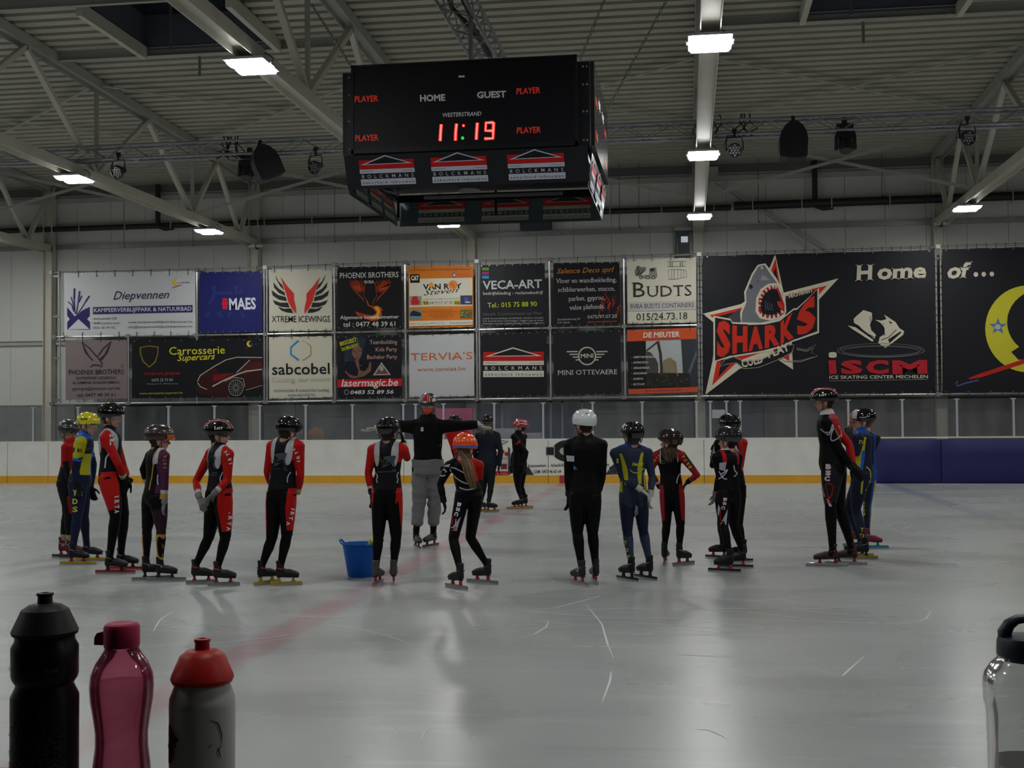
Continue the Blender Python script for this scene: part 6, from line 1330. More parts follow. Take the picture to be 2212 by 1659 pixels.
    for sd in (-1, 1):
        s1 = MB(); s1.loft([hc+HS*sd*.095*hsc-HU*.018+HF*.03, P3(sd*.073, .022, -.03), P3(sd*.058, .030, -.072), P3(sd*.020, .040, -.108)], .0042, n=5); s1.loft([hc+HS*sd*.085*hsc-HU*.022-HF*.07, P3(sd*.074, -.030, -.045), P3(sd*.062, .024, -.070)], .0038, n=5)
        s1.build('chin_strap', blackp, hel)
    if sp.get('strap_end'): s1 = MB(); s1.loft([P3(.02, .045, -.105), P3(.03, .055, -.15), P3(.028, .05, -.20)], .005, n=5); s1.build('chin_strap', blackp, hel)
    if sp.get('glasses'):
        g = MB(); g.loft([P3(-.078, .0, .006), P3(-.066, .055, .004), P3(-.035, .085, .002), P3(0, .092, .006), P3(.035, .085, .002), P3(.066, .055, .004), P3(.078, .0, .006)], [.0015]*7, [.004, .014, .017, .008, .017, .014, .004], n=8, lat=HU*0+HF)
        g.build('glasses', mat('lens_'+sp['glasses'], {'clear': (0.30, 0.31, 0.33), 'dark': (0.02, 0.025, 0.03)}[sp['glasses']], 0.05, coat=1.0), t, smooth=True)
    D = Print(None); last = [None]
    def hit(x, y, hh):
        rr = ray(*C(x, y)); rr = rr/np.linalg.norm(rr); loc, nn, _, dist = bvh.ray_cast(Vector(ORG), Vector(rr))
        if loc is None: return last[0] if last[0] is not None else W3((x, y))
        p = np.array(loc)-rr*(0.0035+hh*0.3); last[0] = p; return p
    D.fn = hit; D.h = 0.001
    return dict(t=t, D=D, J=J, P3=P3, HF=HF, HU=HU, HS=HS, hd=hd, hc=hc, h=h, base=base, r=r, f=f, up=up, neck=neck, pel=pel, W3=W3, BY=BY, surf=surf, hel=hel, C=C, feet=feet, body=body, bvh=bvh)
def done(q):
    if q['D'].mb.v: q['D'].build('suit_print', q['t'])
def hairpiece(q, strands, col, r0=0.006, n=60, sp=0.018):
    mb = MB()
    for pts in strands:
        pts = [np.asarray(p, float) for p in pts]
        for i in range(n):
            o = np.array([random.gauss(0, sp), random.gauss(0, sp), random.gauss(0, sp*0.4)]); K = len(pts)
            mb.loft([p+o*(0.5+0.9*math.sin(PI*k/(K-0.5))) for k, p in enumerate(pts)], [r0*(1.0-0.75*k/(K-1)) for k in range(K)], n=5)
    mb.build('hair', mat('hair_%d' % int(col[0]*1000), col, 0.5), q['t'], smooth=True)

NEG = lambda c: -np.ones(len(c['T']))
def only(mask, v): return np.where(mask, v, -1.0)
REDs, WHs, YELs, NVY, BLU = (0.40, 0.010, 0.008), (0.42, 0.42, 0.45), (0.42, 0.40, 0.02), (0.012, 0.016, 0.045), (0.02, 0.10, 0.50)
def irta(c, full=True, th=0.42):
    U, V, W, T, O, F, side = c['U'], c['V'], c['W'], c['T'], c['O'], c['F'], c['side']
    legs = np.where(c['leg'], 1.0, (0.10-V)*10)
    sleeve = only(c['arm'], 1.68-T); sleeve = np.maximum(sleeve, only(c['torso'], np.minimum(np.abs(U)-0.70, V-0.62)*4))
    a_ = np.abs(U)-0.70-0.12*(V-0.8); patch = only(c['torso'], (1-(a_/0.25)**2-((V-0.80)/0.27)**2)*1.0)
    cw = only(c['arm'], np.minimum(T-1.64, 1.82-T)*5); cy = only(c['arm'], np.minimum(T-1.82, 1.97-T)*5); cb = only(c['arm'], (T-1.97)*5)
    pan = only(c['leg'], np.minimum(np.minimum(O-th, T-0.02), 0.86-T)*3)
    pan = np.maximum(pan, only(c['torso'], np.minimum(np.minimum(np.abs(U)-0.86, 0.12-V), V+0.2)*4))
    return (0.0065, 0.007, 0.010), [((0.0028, 0.0028, 0.003), legs), (REDs, sleeve), (WHs, patch), (WHs, cw), (YELs, cy), ((0.003, 0.003, 0.003), cb), (REDs, pan)]
def bsc(c):
    U, V, W, T, O, side = c['U'], c['V'], c['W'], c['T'], c['O'], c['side']
    red = only(c['arm'] & (side > 0), 0.95-T); red = np.maximum(red, only(c['torso'], np.minimum(U-0.30-0.5*(0.75-V), V-0.30)*3))
    cuff = only(c['arm'] & (side > 0), np.minimum(T-1.75, 1.95-T)*4)
    return (0.0035, 0.0035, 0.0045), [(REDs, red), (REDs, cuff)]
def plain(col): return lambda c: (col, [])

P4, P5, P6, P7, P8 = crop(100, 820, 3.606), crop(380, 820, 3.456), crop(700, 820, 3.456), crop(1180, 820, 3.456), crop(1700, 820, 3.77)
def swoosh(D, pts, w=6, col=(150, 150, 155)):
    # smooth the polyline
    P_ = [np.array(p, float) for p in pts]; out = []
    for i in range(len(P_)-1):
        a, b, c_, d = P_[max(i-1, 0)], P_[i], P_[i+1], P_[min(i+2, len(P_)-1)]
        for t_ in np.linspace(0, 1, 5, endpoint=False): out.append(0.5*((2*b)+(-a+c_)*t_+(2*a-5*b+4*c_-d)*t_*t_+(-a+3*b-3*c_+d)*t_**3))
    out.append(P_[-1]); D.stroke(out, w, col)
def vtext(D, s, x, y, w, hgt, col, rot=90, tilt=0, gap=1.0, bold=0.03):
    """a word running down the limb; each letter w px wide (along), hgt tall"""
    a = math.radians(rot+tilt); d = np.array([math.cos(a), math.sin(a)]); p = np.array([x, y], float)
    D.text(s, p, p+d*w*len(s), hgt, col, bold=bold, space=gap)

LG = (150, 152, 158); WT = (165, 166, 172); YT = (165, 160, 45); GR = (70, 76, 84)
def lgt(P): P.text('LGT', (75, 4), (112, 6), 16, (170, 170, 172), bold=0.05, shear=-0.2) if False else None
def deco_small(th, E):
    def f(P): P.stroke([(th-7, E), (th, E+4), (th+7, E)], 5, (140, 142, 148))
    return f
# 1
q = build_person('skater in a black helmet and red top, half hidden at the far left', dict(bl=0.36, C=P4, L=(160, 1386, 86), R=(215, 1394, 86), pel=(172, 790), neck=(200, 478), helm=(180, 383), yaw=85, hyaw=112, pitch=12,
    armR=[(150, 640), (175, 780), (200, 850)], armL=[(190, 650), (230, 800), None], kL=(160, 1040), kR=(175, 1040), hcol=(0.012, 0.012, 0.013), hkind='smooth', hrough=0.35, deco=deco_small(75, 12), boot=(0.12, 0.012, 0.03), tube=(0.012, 0.012, 0.012), metal=False, tilt=0),
    lambda c: ((0.008, 0.009, 0.012), [(REDs, np.maximum(only(c['arm'], 0.95-c['T']), only(c['torso'], c['V']-0.35))), (REDs, only(c['leg'], np.minimum(np.minimum(c['F']-0.35, 1-c['T']), c['T']-0.45)*3)), ((0.30, 0.30, 0.16), only(c['leg'], (c['T']-1.72)*5))]))
done(q)
# 2
def p2(c):
    U, V, T, O, F = c['U'], c['V'], c['T'], c['O'], c['F']
    y = only(c['arm'], np.minimum(0.62-T-0.1*F, 1.0)*3); y = np.maximum(y, only(c['torso'], np.minimum(np.minimum(V-0.72, 0.93-V), 0.25-c['W'])*4)); y = np.maximum(y, only(c['torso'], np.minimum(np.minimum(V-0.18, 0.62-V), U-0.15)*4))
    b = only(c['arm'], np.minimum(T-0.62, 0.72-T)*8); b = np.maximum(b, only(c['torso'], (V-0.93)*6)); b = np.maximum(b, only(c['torso'], np.minimum(np.minimum(V-0.12, 0.70-V), 0.12-np.abs(U-0.12))*5))
    return NVY, [(YELs, y), (BLU, b)]
q = build_person('skater in a yellow helmet and blue and yellow suit with clear glasses', dict(bl=0.42, C=P4, R=(245, 1441, 88), L=(352, 1412, 86), pel=(262, 800), neck=(300, 428), helm=(330, 322), yaw=72, hyaw=92, pitch=8, armR=[(222, 690), (235, 812), (258, 905)], armL=[(368, 660, 0.14), (348, 840, 0.16), (368, 930, 0.15)],
    kL=(292, 1055), kR=(242, 1060), hcol=(0.62, 0.55, 0.02), hkind='smooth', hels=0.93, glasses='clear', hair=(0.20, 0.14, 0.09), tube=(0.55, 0.42, 0.04), strap_end=True, thumbR=(1, 0, 0),
    deco=lambda P: P.text('LaW', (112, 6), (72, 8), 13, (10, 10, 10), bold=0.05)), p2)
D = q['D']
for ch, y in (('Y', 900), ('D', 968), ('S', 1030)): D.text(ch, (204, y), (244, y), 42, YT, bold=0.03, serif=True)
D.rect(242, 538, 257, 566, (20, 20, 20)); D.rect(257, 538, 264, 566, (130, 120, 40)); D.rect(264, 540, 276, 566, (110, 30, 40))
D.rect(216, 872, 280, 908, (140, 140, 145)); D.ell(252, 842, 20, 22, (150, 150, 150)); D.ell(254, 842, 11, 13, (110, 30, 25)); D.text('DS', (318, 552), (348, 540), 18, (70, 80, 30), bold=0.02); done(q)
# 3
q = build_person('tall skater in a black helmet with red lettered sleeve, hands held in front', dict(bl=0.42, C=P4, R=(535, 1512, 85), L=(622, 1484, 86), pel=(510, 760), neck=(492, 392), helm=(505, 258), yaw=78, hyaw=85, pitch=2, armR=[(562, 660), (612, 770, -0.02), (600, 860, 0.02)], armL=[(600, 680, 0.15), (640, 800, 0.08), (600, 872, 0.03)],
    kL=(602, 1060), kR=(540, 1055), hkind='vented', glasses='clear', deco=deco_small(80, 10), tube=(0.42, 0.03, 0.04), boot=(0.009, 0.009, 0.01), cup=(0.02, 0.02, 0.02), strap_end=True, shrR=-0.0), irta)
D = q['D']
for ch, y in (('A', 408), ('T', 440), ('R', 470), ('I', 502)): D.text(ch, (528, y+10), (528, y-16), 36, WT, bold=0.05) if ch != 'A' else None
D.text('I', (534, 513), (534, 500), 34, WT, bold=0.06); D.text('R', (530, 490), (530, 462), 38, WT, bold=0.05); D.text('T', (528, 446), (528, 424), 36, WT, bold=0.05)
for ch, y in (('I', 912), ('R', 938), ('T', 978), ('A', 1015)): D.text(ch, (532, y), (534, y+ (8 if ch == 'I' else 28)), 38, WT, bold=0.05)
swoosh(D, [(488, 576), (465, 612), (462, 640), (456, 688)], 12); done(q)
# 4
def p4(c):
    U, V, T, O, F, sd, W = c['U'], c['V'], c['T'], c['O'], c['F'], c['side'], c['W']
    pur = only(c['arm'] & (sd > 0), 1.42-T); pur = np.maximum(pur, only(c['torso'], np.minimum(U-0.85, V-0.1)*4))
    wp = only(c['torso'], np.minimum(np.minimum(U-0.55, 0.95-U), V-0.72+0.1*(1-U))*5)
    pipe = only(c['torso'], np.minimum(0.05-np.abs(np.abs(U)-0.52+0.12*np.sin(V*6)), np.minimum(V-0.15, 0.98-V))*8)
    wc = only(c['arm'], np.minimum(T-1.42, 1.60-T)*5); oc = only(c['arm'], np.minimum(T-1.60, 1.86-T)*5)
    osh = only(c['leg'], np.minimum(np.minimum(T-1.12, 1.92-T)*2.2, O-0.0+0.2)*2); bk = only(c['leg'], 1-((T-1.52)/0.30)**2-((O-0.75)/0.55)**2)
    pk = only(c['leg'] & (sd > 0), np.minimum(np.minimum(T-0.35, 1.12-T), O+0.4)*3)
    return (0.0035, 0.0035, 0.004), [((0.075, 0.018, 0.055), pur), (WHs, wp), ((0.42, 0.24, 0.04), pipe), (WHs, wc), ((0.42, 0.24, 0.04), oc), ((0.03, 0.012, 0.022), pk), ((0.42, 0.24, 0.04), osh), ((0.0035, 0.0035, 0.004), bk), ((0.5, 0.5, 0.5), only(c['leg'], (c['T']-1.93)*6))]
q = build_person('skater in a dark maroon helmet with orange visor and purple sleeve', dict(bl=0.39, C=P4, L=(822, 1560, 58), R=(930, 1570, 80), pel=(850, 915), neck=(868, 540), helm=(880, 432), yaw=38, hyaw=62, pitch=3, armR=[(925, 790), (918, 955), (885, 1080)], armL=[(752, 700), (800, 850, 0.22), None], nohand='L',
    kL=(785, 1160), kR=(895, 1160), hcol=(0.030, 0.012, 0.014), hkind='slots', hrough=0.3, glove=(0.20, 0.20, 0.20), thumbR=(-0.6, 0.4, 0), tube=(0.27, 0.27, 0.28), cup=(0.03, 0.03, 0.03),
    deco=lambda P: (P.poly([(-22, 55), (0, 30), (22, 55), (0, 75)], (110, 20, 22)),)), p4)
vis = MB(); hcx = q['hc']; F_, U_, S_ = q['HF'], q['HU'], q['HS']; V = []
for i in range(15):
    th = math.radians(-62+124*i/14)
    for E, k in ((0.008, 1.0), (-0.018, 1.05), (-0.046, 1.02)): V.append(hcx+F_*0.143*math.cos(th)*k+S_*0.110*math.sin(th)*k+U_*E)
vis.add(V, [(3*i+j, 3*i+j+1, 3*i+j+4, 3*i+j+3) for i in range(14) for j in range(2)]); vis.build('visor', mat('orange_visor', (0.55, 0.12, 0.01), 0.06, coat=1.0), q['hel'], smooth=True)
D = q['D']
for i, ch in enumerate('IRTA'): D.text(ch, (902, 1262+i*30), (903, 1262+i*30+(10 if ch == 'I' else 26)), 44, (110, 80, 25), bold=0.04)
for i, ch in enumerate('IRTA'): D.text(ch, (936, 690-i*26), (936, 690-i*26-(8 if ch == 'I' else 22)), 28, (130, 105, 35), bold=0.04)
swoosh(D, [(868, 740), (866, 790), (872, 820)], 9); done(q)
# 5
def deco5(P):
    for s_ in (28, -28): P.stroke([(s_*0.9+180*(1 if s_ > 0 else -1)*0, 5+i*8) for i in range(0)] or [(s_, 12), (s_*1.1, 30), (s_*1.4, 50), (s_*2.2, 64), (s_*3.6, 66), (s_*5.0, 50), (s_*5.6, 25), (s_*5.8, 5)], 10, (150, 26, 24)); P.stroke([(s_*1.35, 8), (s_*1.5, 30), (s_*1.9, 46), (s_*2.9, 56), (s_*4.2, 50), (s_*5.0, 30), (s_*5.3, 5)], 3.5, (165, 165, 168)); P.stroke([(s_*.65, 12), (s_*.7, 32), (s_*.9, 55), (s_*1.6, 74)], 3, (165, 165, 168))
    P.text('LGT', (100, 3), (68, 5), 12, (170, 170, 172), bold=0.05)
q = build_person('skater in a black helmet with red and white stripe, hands clasped behind', dict(bl=0.3, C=P5, L=(192, 1524, 70), R=(356, 1541, 74), pel=(326, 850), neck=(325, 498), helm=(320, 376), yaw=38, hyaw=76, pitch=2, armR=[(388, 745), (285, 850, -0.22), (195, 935, -0.22)], armL=[(150, 760), (175, 880, -0.16), (205, 950, -0.20)],
    kL=(245, 1180), kR=(370, 1180), hkind='vented', deco=deco5, glasses='dark', glove=(0.16, 0.16, 0.15), tube=(0.27, 0.27, 0.28), cup=(0.4, 0.02, 0.03), hair=(0.02, 0.015, 0.012), strap_end=True, boot=(0.012, 0.011, 0.013), accent=(0.5, 0.05, 0.02), sw=1.08), irta)
def irta_back(D, x0, y0, x1, y1, s=1.0):
    """grey running-dog motif with golden speed lines"""
    w_, h_ = x1-x0, y1-y0; g = (52, 58, 66); f = lambda u, v: (x0+u*w_, y0+v*h_)
    D.poly([f(.30, .12), f(.62, .02), (f(.9, .0)), f(1.0, .10), f(.92, .30), f(.88, .55), f(.96, 1.0), f(.88, .98), f(.78, .62), f(.55, .78), f(.35, .95), f(.15, 1.0), f(.30, .80), f(.45, .55), f(.50, .35), f(.35, .28)], g)
    for i in range(5): D.stroke([f(.0+.05*i, .08+.16*i), f(.55-.06*i, .05+.16*i)], 3.5, (88, 80, 34))
irta_back(q['D'], 192, 572, 300, 668)
D = q['D']; D.text('IRTA', (272, 702), (308, 700), 10, (90, 92, 98)); D.text('TRAINED FOR RESULTS', (205, 716), (308, 716), 7, (90, 92, 98))
for ch, a_, b_ in (('I', (420, 628), (418, 620)), ('R', (414, 604), (412, 580)), ('T', (402, 566), (396, 545)), ('A', (384, 540), (376, 528))): D.text(ch, a_, b_, 26, WT, bold=0.05)
for ch, y in (('I', 992), ('R', 1018), ('T', 1058), ('A', 1098)): D.text(ch, (396-(y-992)*0.15, y), (395-(y-992)*0.15, y+(9 if ch == 'I' else 32)), 30, WT, bold=0.05)
swoosh(D, [(350, 690), (335, 720), (330, 745), (334, 765)], 7); done(q)
# 6
q = build_person('skater in a plain black helmet seen from behind with gold blades', dict(bl=0.3, C=P5, L=(676, 1530, 34), R=(824, 1537, 68), pel=(792, 850), neck=(822, 440), helm=(845, 357), yaw=14, hyaw=32, pitch=14, armL=[(682, 690), (715, 800, 0.2), None], armR=[(930, 715), (912, 850, 0.12), None], nohand='LR',
    kL=(715, 1190), kR=(828, 1165), hkind='vented', glasses='clear', tube=(0.50, 0.36, 0.05), cup=(0.45, 0.34, 0.06), hair=(0.03, 0.02, 0.014), strap_end=True, accent=(0.4, 0.02, 0.03)), irta)
D = q['D']; irta_back(D, 700, 545, 830, 650); D.text('IRTA', (798, 668), (830, 666), 10, (90, 92, 98)); D.text('TRAINED', (706, 668), (780, 668), 6, (70, 72, 78)); D.text('TEAM', (806, 682), (832, 681), 8, (90, 92, 98))
for ch, a_, b_ in (('I', (926, 612), (925, 604)), ('R', (924, 590), (920, 566)), ('T', (914, 552), (906, 532)), ('A', (894, 524), (886, 512))): D.text(ch, a_, b_, 24, WT, bold=0.05)
for ch, x, y in (('I', 864, 960), ('R', 858, 985), ('T', 848, 1020), ('A', 828, 1060)): D.text(ch, (x, y), (x-3, y+(9 if ch == 'I' else 28)), 28, WT, bold=0.05)
swoosh(D, [(858, 690), (840, 715), (832, 745), (834, 768)], 7); swoosh(D, [(698, 690), (702, 720), (700, 750)], 6); done(q)
# 7
q = build_person('skater beside the blue tub seen from behind, one arm raised to the helmet', dict(bl=0.34, C=P6, L=(402, 1530, 4), R=(520, 1524, -14), pel=(472, 850), neck=(478, 468), helm=(480, 362), yaw=2, hyaw=12, pitch=0, armL=[(330, 700), (355, 845), (362, 905)], armR=[(620, 585, 0.08), (592, 470, 0.16), (572, 370, 0.12)],
    kL=(405, 1180), kR=(538, 1180), hkind='vented', tube=(0.30, 0.30, 0.31), cup=(0.4, 0.02, 0.03), boot=(0.05, 0.05, 0.055), shrR=0.0, hair=(0.03, 0.025, 0.02), accent=(0.5, 0.25, 0.03)), lambda c: irta(c, th=0.86))
D = q['D']; irta_back(D, 402, 568, 540, 658); D.text('IRTA', (508, 682), (540, 680), 11, (90, 92, 98)); D.text('TRAINED FOR RESULTS', (394, 694), (538, 690), 8, (90, 92, 98)); swoosh(D, [(378, 690), (398, 720), (392, 745), (398, 770)], 7); swoosh(D, [(556, 690), (544, 720), (552, 745), (544, 772)], 7)
for i, ch in enumerate('IRTA'): D.text(ch, (586, 960+i*38), (586, 960+i*38+(8 if ch == 'I' else 24)), 8, WT, bold=0.05)
done(q)
# 8 coach
def deco8(P):
    P.stroke([(0, 6), (0, 30), (0, 60), (0, 85)], 26, (120, 28, 30)); P.rect(-12, 2, 12, 14, (160, 160, 165))
    for s_ in (-1, 1): P.stroke([(s_*24, 6), (s_*24, 30), (s_*26, 60)], 7, (160, 24, 24)); P.stroke([(s_*18, 6), (s_*18, 40), (s_*22, 70)], 3, (170, 170, 172)); P.stroke([(s_*31, 6), (s_*32, 35), (s_*40, 60)], 4, (170, 170, 172)); P.poly([(s_*44, 8), (s_*62, 4), (s_*84, 10), (s_*70, 30), (s_*50, 24)], (165, 165, 168))
q = build_person('coach in black fleece, grey trousers and red mask with both arms spread', dict(bl=0.36, C=P6, R=(695, 1260, 154), L=(797, 1250, -158), pel=(775, 670), neck=(775, 296), helm=(776, 166), yaw=180, hyaw=183, pitch=8, armR=[(515, 345, -0.02), (388, 362, -0.05), (268, 402, -0.08)], armL=[(1030, 342, 0.0), (1150, 335, 0.0), (1225, 372, -0.05)],
    kR=(712, 890), kL=(825, 890), hcol=(0.015, 0.012, 0.013), hkind='slots', deco=deco8, mask=True, glasses='clear', glove=(0.50, 0.48, 0.42), thumbR=(0, -1, 0.2), thumbL=(0, -1, 0.2), curl=0.25, tube=(0.05, 0.04, 0.04), metal=False, boot=(0.035, 0.032, 0.034), accent=(0.45, 0.02, 0.03), hair=(0.35, 0.27, 0.18), hsc=1.03, sw=1.06, slim=0.90),
    lambda c: ((0.0035, 0.0035, 0.004), []))
J, h, r, f, up, pel, neck = (q[k] for k in ('J', 'h', 'r', 'f', 'up', 'pel', 'neck')); Lt = np.linalg.norm(neck-pel)
mb = MB(); mb.loft([pel+up*Lt*v for v in (-0.06, 0.02, 0.3, 0.55, 0.80, 0.94, 1.02, 1.10)], [h*a for a in (.108, .112, .096, .098, .105, .098, .062, .050)], [h*a for a in (.080, .083, .074, .076, .078, .068, .054, .048)], n=24, lat=r)
for nm in 'RL':
    sh, el, wr = J['sh'+nm], J['el'+nm], J['wr'+nm]; mb.loft([neck-up*0.015*h, sh, sh*.5+el*.5, el, el*.4+wr*.6, wr-(wr-el)*0.02], [h*a for a in (.040, .048, .042, .036, .034, .028)], n=14); mb.sphere(sh, .049*h, 12)
me = remesh(mb, 0.010, 3, 'jacket', disp=0.010, dscale=7); v_ = verts(me)-q['base']; me.vertices.foreach_set('co', v_.ravel()); me.materials.append(mat('black_fleece', (0.0035, 0.0035, 0.004), 0.95, bump=0.4, bscale=60, spec=0.2)); jk = link_mesh('jacket', me, q['t'])
mb = MB()
for nm in 'RL':
    hp, kn, an = J['hip'+nm], J['kn'+nm], J['an'+nm]; mb.loft([hp+up*.05*h, hp*.8+kn*.2, kn*.8+hp*.2, kn, kn*.5+an*.5, kn*.26+an*.74, kn*.20+an*.80], [h*a for a in (.062, .066, .054, .048, .045, .040, .028)], n=16, lat=r)
mb.loft([pel+up*.07*h, pel-up*.03*h, pel-up*.05*h], [.112*h, .108*h, .08*h], [.096*h, .096*h, .07*h], n=20, lat=r)
me = remesh(mb, 0.010, 3, 'trousers', disp=0.014, dscale=9); v_ = verts(me)-q['base']; me.vertices.foreach_set('co', v_.ravel()); me.materials.append(mat('grey_jersey', (0.15, 0.15, 0.155), 0.9, noise=0.06, nscale=30, bump=0.4, bscale=70)); link_mesh('trousers', me, q['t'])
P = Print(lambda x, y, hh: q['W3']((x, y), -0.082*h-0.014-hh)); P.rect(722, 356, 742, 386, (160, 160, 165)); P.rect(727, 362, 737, 366, (60, 60, 60)); P.stroke([(768, 262), (770, 300)], 3, (45, 45, 50)); P.stroke([(862, 494), (872, 484)], 4, (90, 92, 96)); P.build('jacket_marks', jk)
# 9
q = build_person('skater in a black helmet and red top, mostly hidden behind the coach', dict(bl=0.36, C=P6, L=(1055, 998, 170), R=(1010, 998, 170), pel=(1030, 700), neck=(1000, 376), helm=(976, 312), yaw=165, hyaw=200, armL=[(1090, 480), (1085, 600), None], armR=[(958, 500), (985, 600), None], kL=(1050, 820), kR=(1012, 820), hkind='vented', boot=(0.02, 0.02, 0.02), vox=0.011), lambda c: ((0.0035, 0.0035, 0.0045), [(REDs, np.maximum(only(c['torso'], c['V']-0.35), only(c['arm'], 1.2-c['T'])))]))
done(q)
# 10 orange helmet girl
q = build_person('girl in a bright orange helmet with a long blond ponytail', dict(bl=0.36, C=P6, L=(990, 1560, -46), R=(1184, 1523, -66), pel=(1085, 850), neck=(1035, 590), helm=(1055, 482), yaw=-14, hyaw=20, pitch=10, armL=[(868, 780, -0.05), (893, 905, -0.08), (918, 1015, -0.05)], armR=[(1160, 740, 0.12), (1110, 860, 0.2), None], nohand='R',
    kL=(965, 1190), kR=(1092, 1180), hcol=(0.80, 0.085, 0.012), hkind='slots', hrough=0.25, hair=(0.10, 0.07, 0.04), tube=(0.27, 0.27, 0.28), cup=(0.42, 0.03, 0.04), boot=(0.010, 0.012, 0.014), accent=(0.03, 0.08, 0.16), curl=0.5, slim=0.92, hs=1.04,
    deco=lambda P: P.stroke([(th, -10-14*max(0, -math.cos(math.radians(th)))) for th in range(-180, 181, 12)], 7, (30, 80, 150))), bsc)
D = q['D']
for pts in ([(940, 668), (955, 700), (1000, 745), (1060, 775), (1100, 770)], [(945, 655), (985, 665), (1040, 695), (1080, 725)], [(1010, 805), (1060, 822), (1120, 815)], [(865, 660), (900, 645), (940, 635)], [(862, 680), (895, 672), (915, 690)], [(860, 712), (885, 720), (905, 712)], [(885, 640), (935, 650)]): swoosh(D, pts, 8)
for ch, x, y in (('B', 1000, 915), ('S', 992, 950), ('C', 980, 985)): D.text(ch, (x, y), (x-9, y+30), 30, WT, bold=0.06)
D.poly([(1022, 1020), (990, 1130), (962, 1128), (975, 1080)], (130, 130, 140)); swoosh(D, [(962, 1020), (960, 1080), (985, 1110), (950, 1130)], 7, (130, 20, 22)); swoosh(D, [(985, 1040), (975, 1090), (945, 1108)], 6); D.text('BSC', (988, 590), (1030, 640), 22, (150, 60, 60), bold=0.05); done(q)
hn = q['hd']-q['HF']*0.075-q['HU']*0.02; W3 = q['W3']
hairpiece(q, [[hn, W3((1058, 590), -0.06), W3((1080, 660), -0.15), W3((1095, 730), -0.16), W3((1118, 808), -0.14)]], (0.20, 0.13, 0.065), r0=0.0055, n=80, sp=0.017)
# 11
q = build_person('person in a dark hooded top and black helmet far away, seen from behind', dict(bl=0.34, C=P6, L=(1186, 985, 20), R=(1250, 990, 40), pel=(1216, 640), neck=(1222, 385), helm=(1216, 308), yaw=0, hyaw=-20, armL=[(1125, 540), (1140, 620, 0.15), None], armR=[(1318, 530), (1308, 640), (1300, 690)], kL=(1192, 800), kR=(1245, 800),
    hkind='vented', tube=(0.35, 0.25, 0.05), bulk=1.18, vox=0.010, hair=(0.28, 0.20, 0.12)), lambda c: ((0.013, 0.017, 0.026), [((0.012, 0.012, 0.014), only(c['leg'], 1.0+0*c['T']))]))
hairpiece(q, [[q['hd']-q['HF']*0.06-q['HU']*0.05+q['HS']*s_, q['hd']-q['HF']*0.09-q['HU']*0.10+q['HS']*s_*1.3, q['hd']-q['HF']*0.10-q['HU']*0.17+q['HS']*s_*1.2] for s_ in (-.05, 0, .05)], (0.26, 0.19, 0.11), n=14)
mb = MB(); mb.loft([q['neck']-q['r']*0.09+q['f']*-0.03, q['neck']-q['f']*0.10-q['up']*0.03, q['neck']+q['r']*0.09-q['f']*0.03], [.03, .05, .03], n=10); mb.build('hood', mat('hood_navy', (0.013, 0.017, 0.026), 0.9), q['t'], smooth=True); done(q)
# 12
def deco12(P):
    for s_ in (-1, 1):
        P.stroke([(s_*20, 10), (s_*24, 40), (s_*60, 62), (s_*130, 45)], 9, (160, 24, 26)); P.stroke([(s_*45, 6), (s_*60, 34), (s_*110, 40), (s_*150, 20)], 7, (175, 175, 178)); P.stroke([(s_*70, 0), (s_*100, 12), (s_*150, 2)], 8, (175, 175, 178))
    P.stroke([(0, 5), (0, 80)], 5, (175, 175, 178))
q = build_person('far skater in a red and white ribbed helmet and black jacket, facing left', dict(bl=0.4, C=P6, L=(1450, 967, -88), R=(1480, 958, -86), pel=(1458, 650), neck=(1455, 395), helm=(1466, 336), yaw=-62, hyaw=-88, armL=[(1512, 545), (1488, 640), (1480, 700)], armR=[(1412, 560), (1402, 640), (1398, 700)], kL=(1448, 800), kR=(1470, 800),
    hcol=(0.33, 0.02, 0.022), hkind='slots', deco=deco12, tube=(0.50, 0.38, 0.06), bulk=1.1, vox=0.010), lambda c: ((0.005, 0.005, 0.0055), [(REDs, only(c['arm'], np.minimum(np.minimum(c['T']-0.30, 0.42-c['T']), c['O']-0.2)*6)), (REDs, only(c['arm'], np.minimum(c['T']-1.90, 1.98-c['T'])*8))]))
done(q)
# 13 white helmet
q = build_person('skater in a plain white helmet and all-black suit with a white arm patch', dict(bl=0.36, C=P7, L=(243, 1532, -34), R=(362, 1520, -14), pel=(290, 870), neck=(292, 428), helm=(285, 302), yaw=2, hyaw=-38, armL=[(162, 690), (168, 860), (165, 945)], armR=[(420, 690), (398, 830, 0.15), None], nohand='R',
    kL=(232, 1140), kR=(345, 1140), hcol=(0.62, 0.66, 0.68), hkind='slots', hrough=0.2, hair=(0.03, 0.018, 0.013), tube=(0.27, 0.27, 0.28), cup=(0.4, 0.03, 0.05), boot=(0.02, 0.015, 0.018), slim=1.02, sw=1.0),
    lambda c: ((0.003, 0.003, 0.0035), [((0.40, 0.40, 0.42), only(c['leg'], (c['T']-1.94)*6))]))
D = q['D']; D.poly([(148, 566), (208, 570), (209, 612), (154, 610)], (140, 148, 158)); D.poly([(205, 640), (232, 668), (204, 674)], (40, 110, 130)); done(q)
mb = MB(); mb.loft([q['neck']+q['up']*0.0, q['neck']+q['up']*0.035], [.058, .055], n=18); mb.build('collar', mat('collar_grey', (0.42, 0.42, 0.42), 0.8), q['t'], smooth=True)
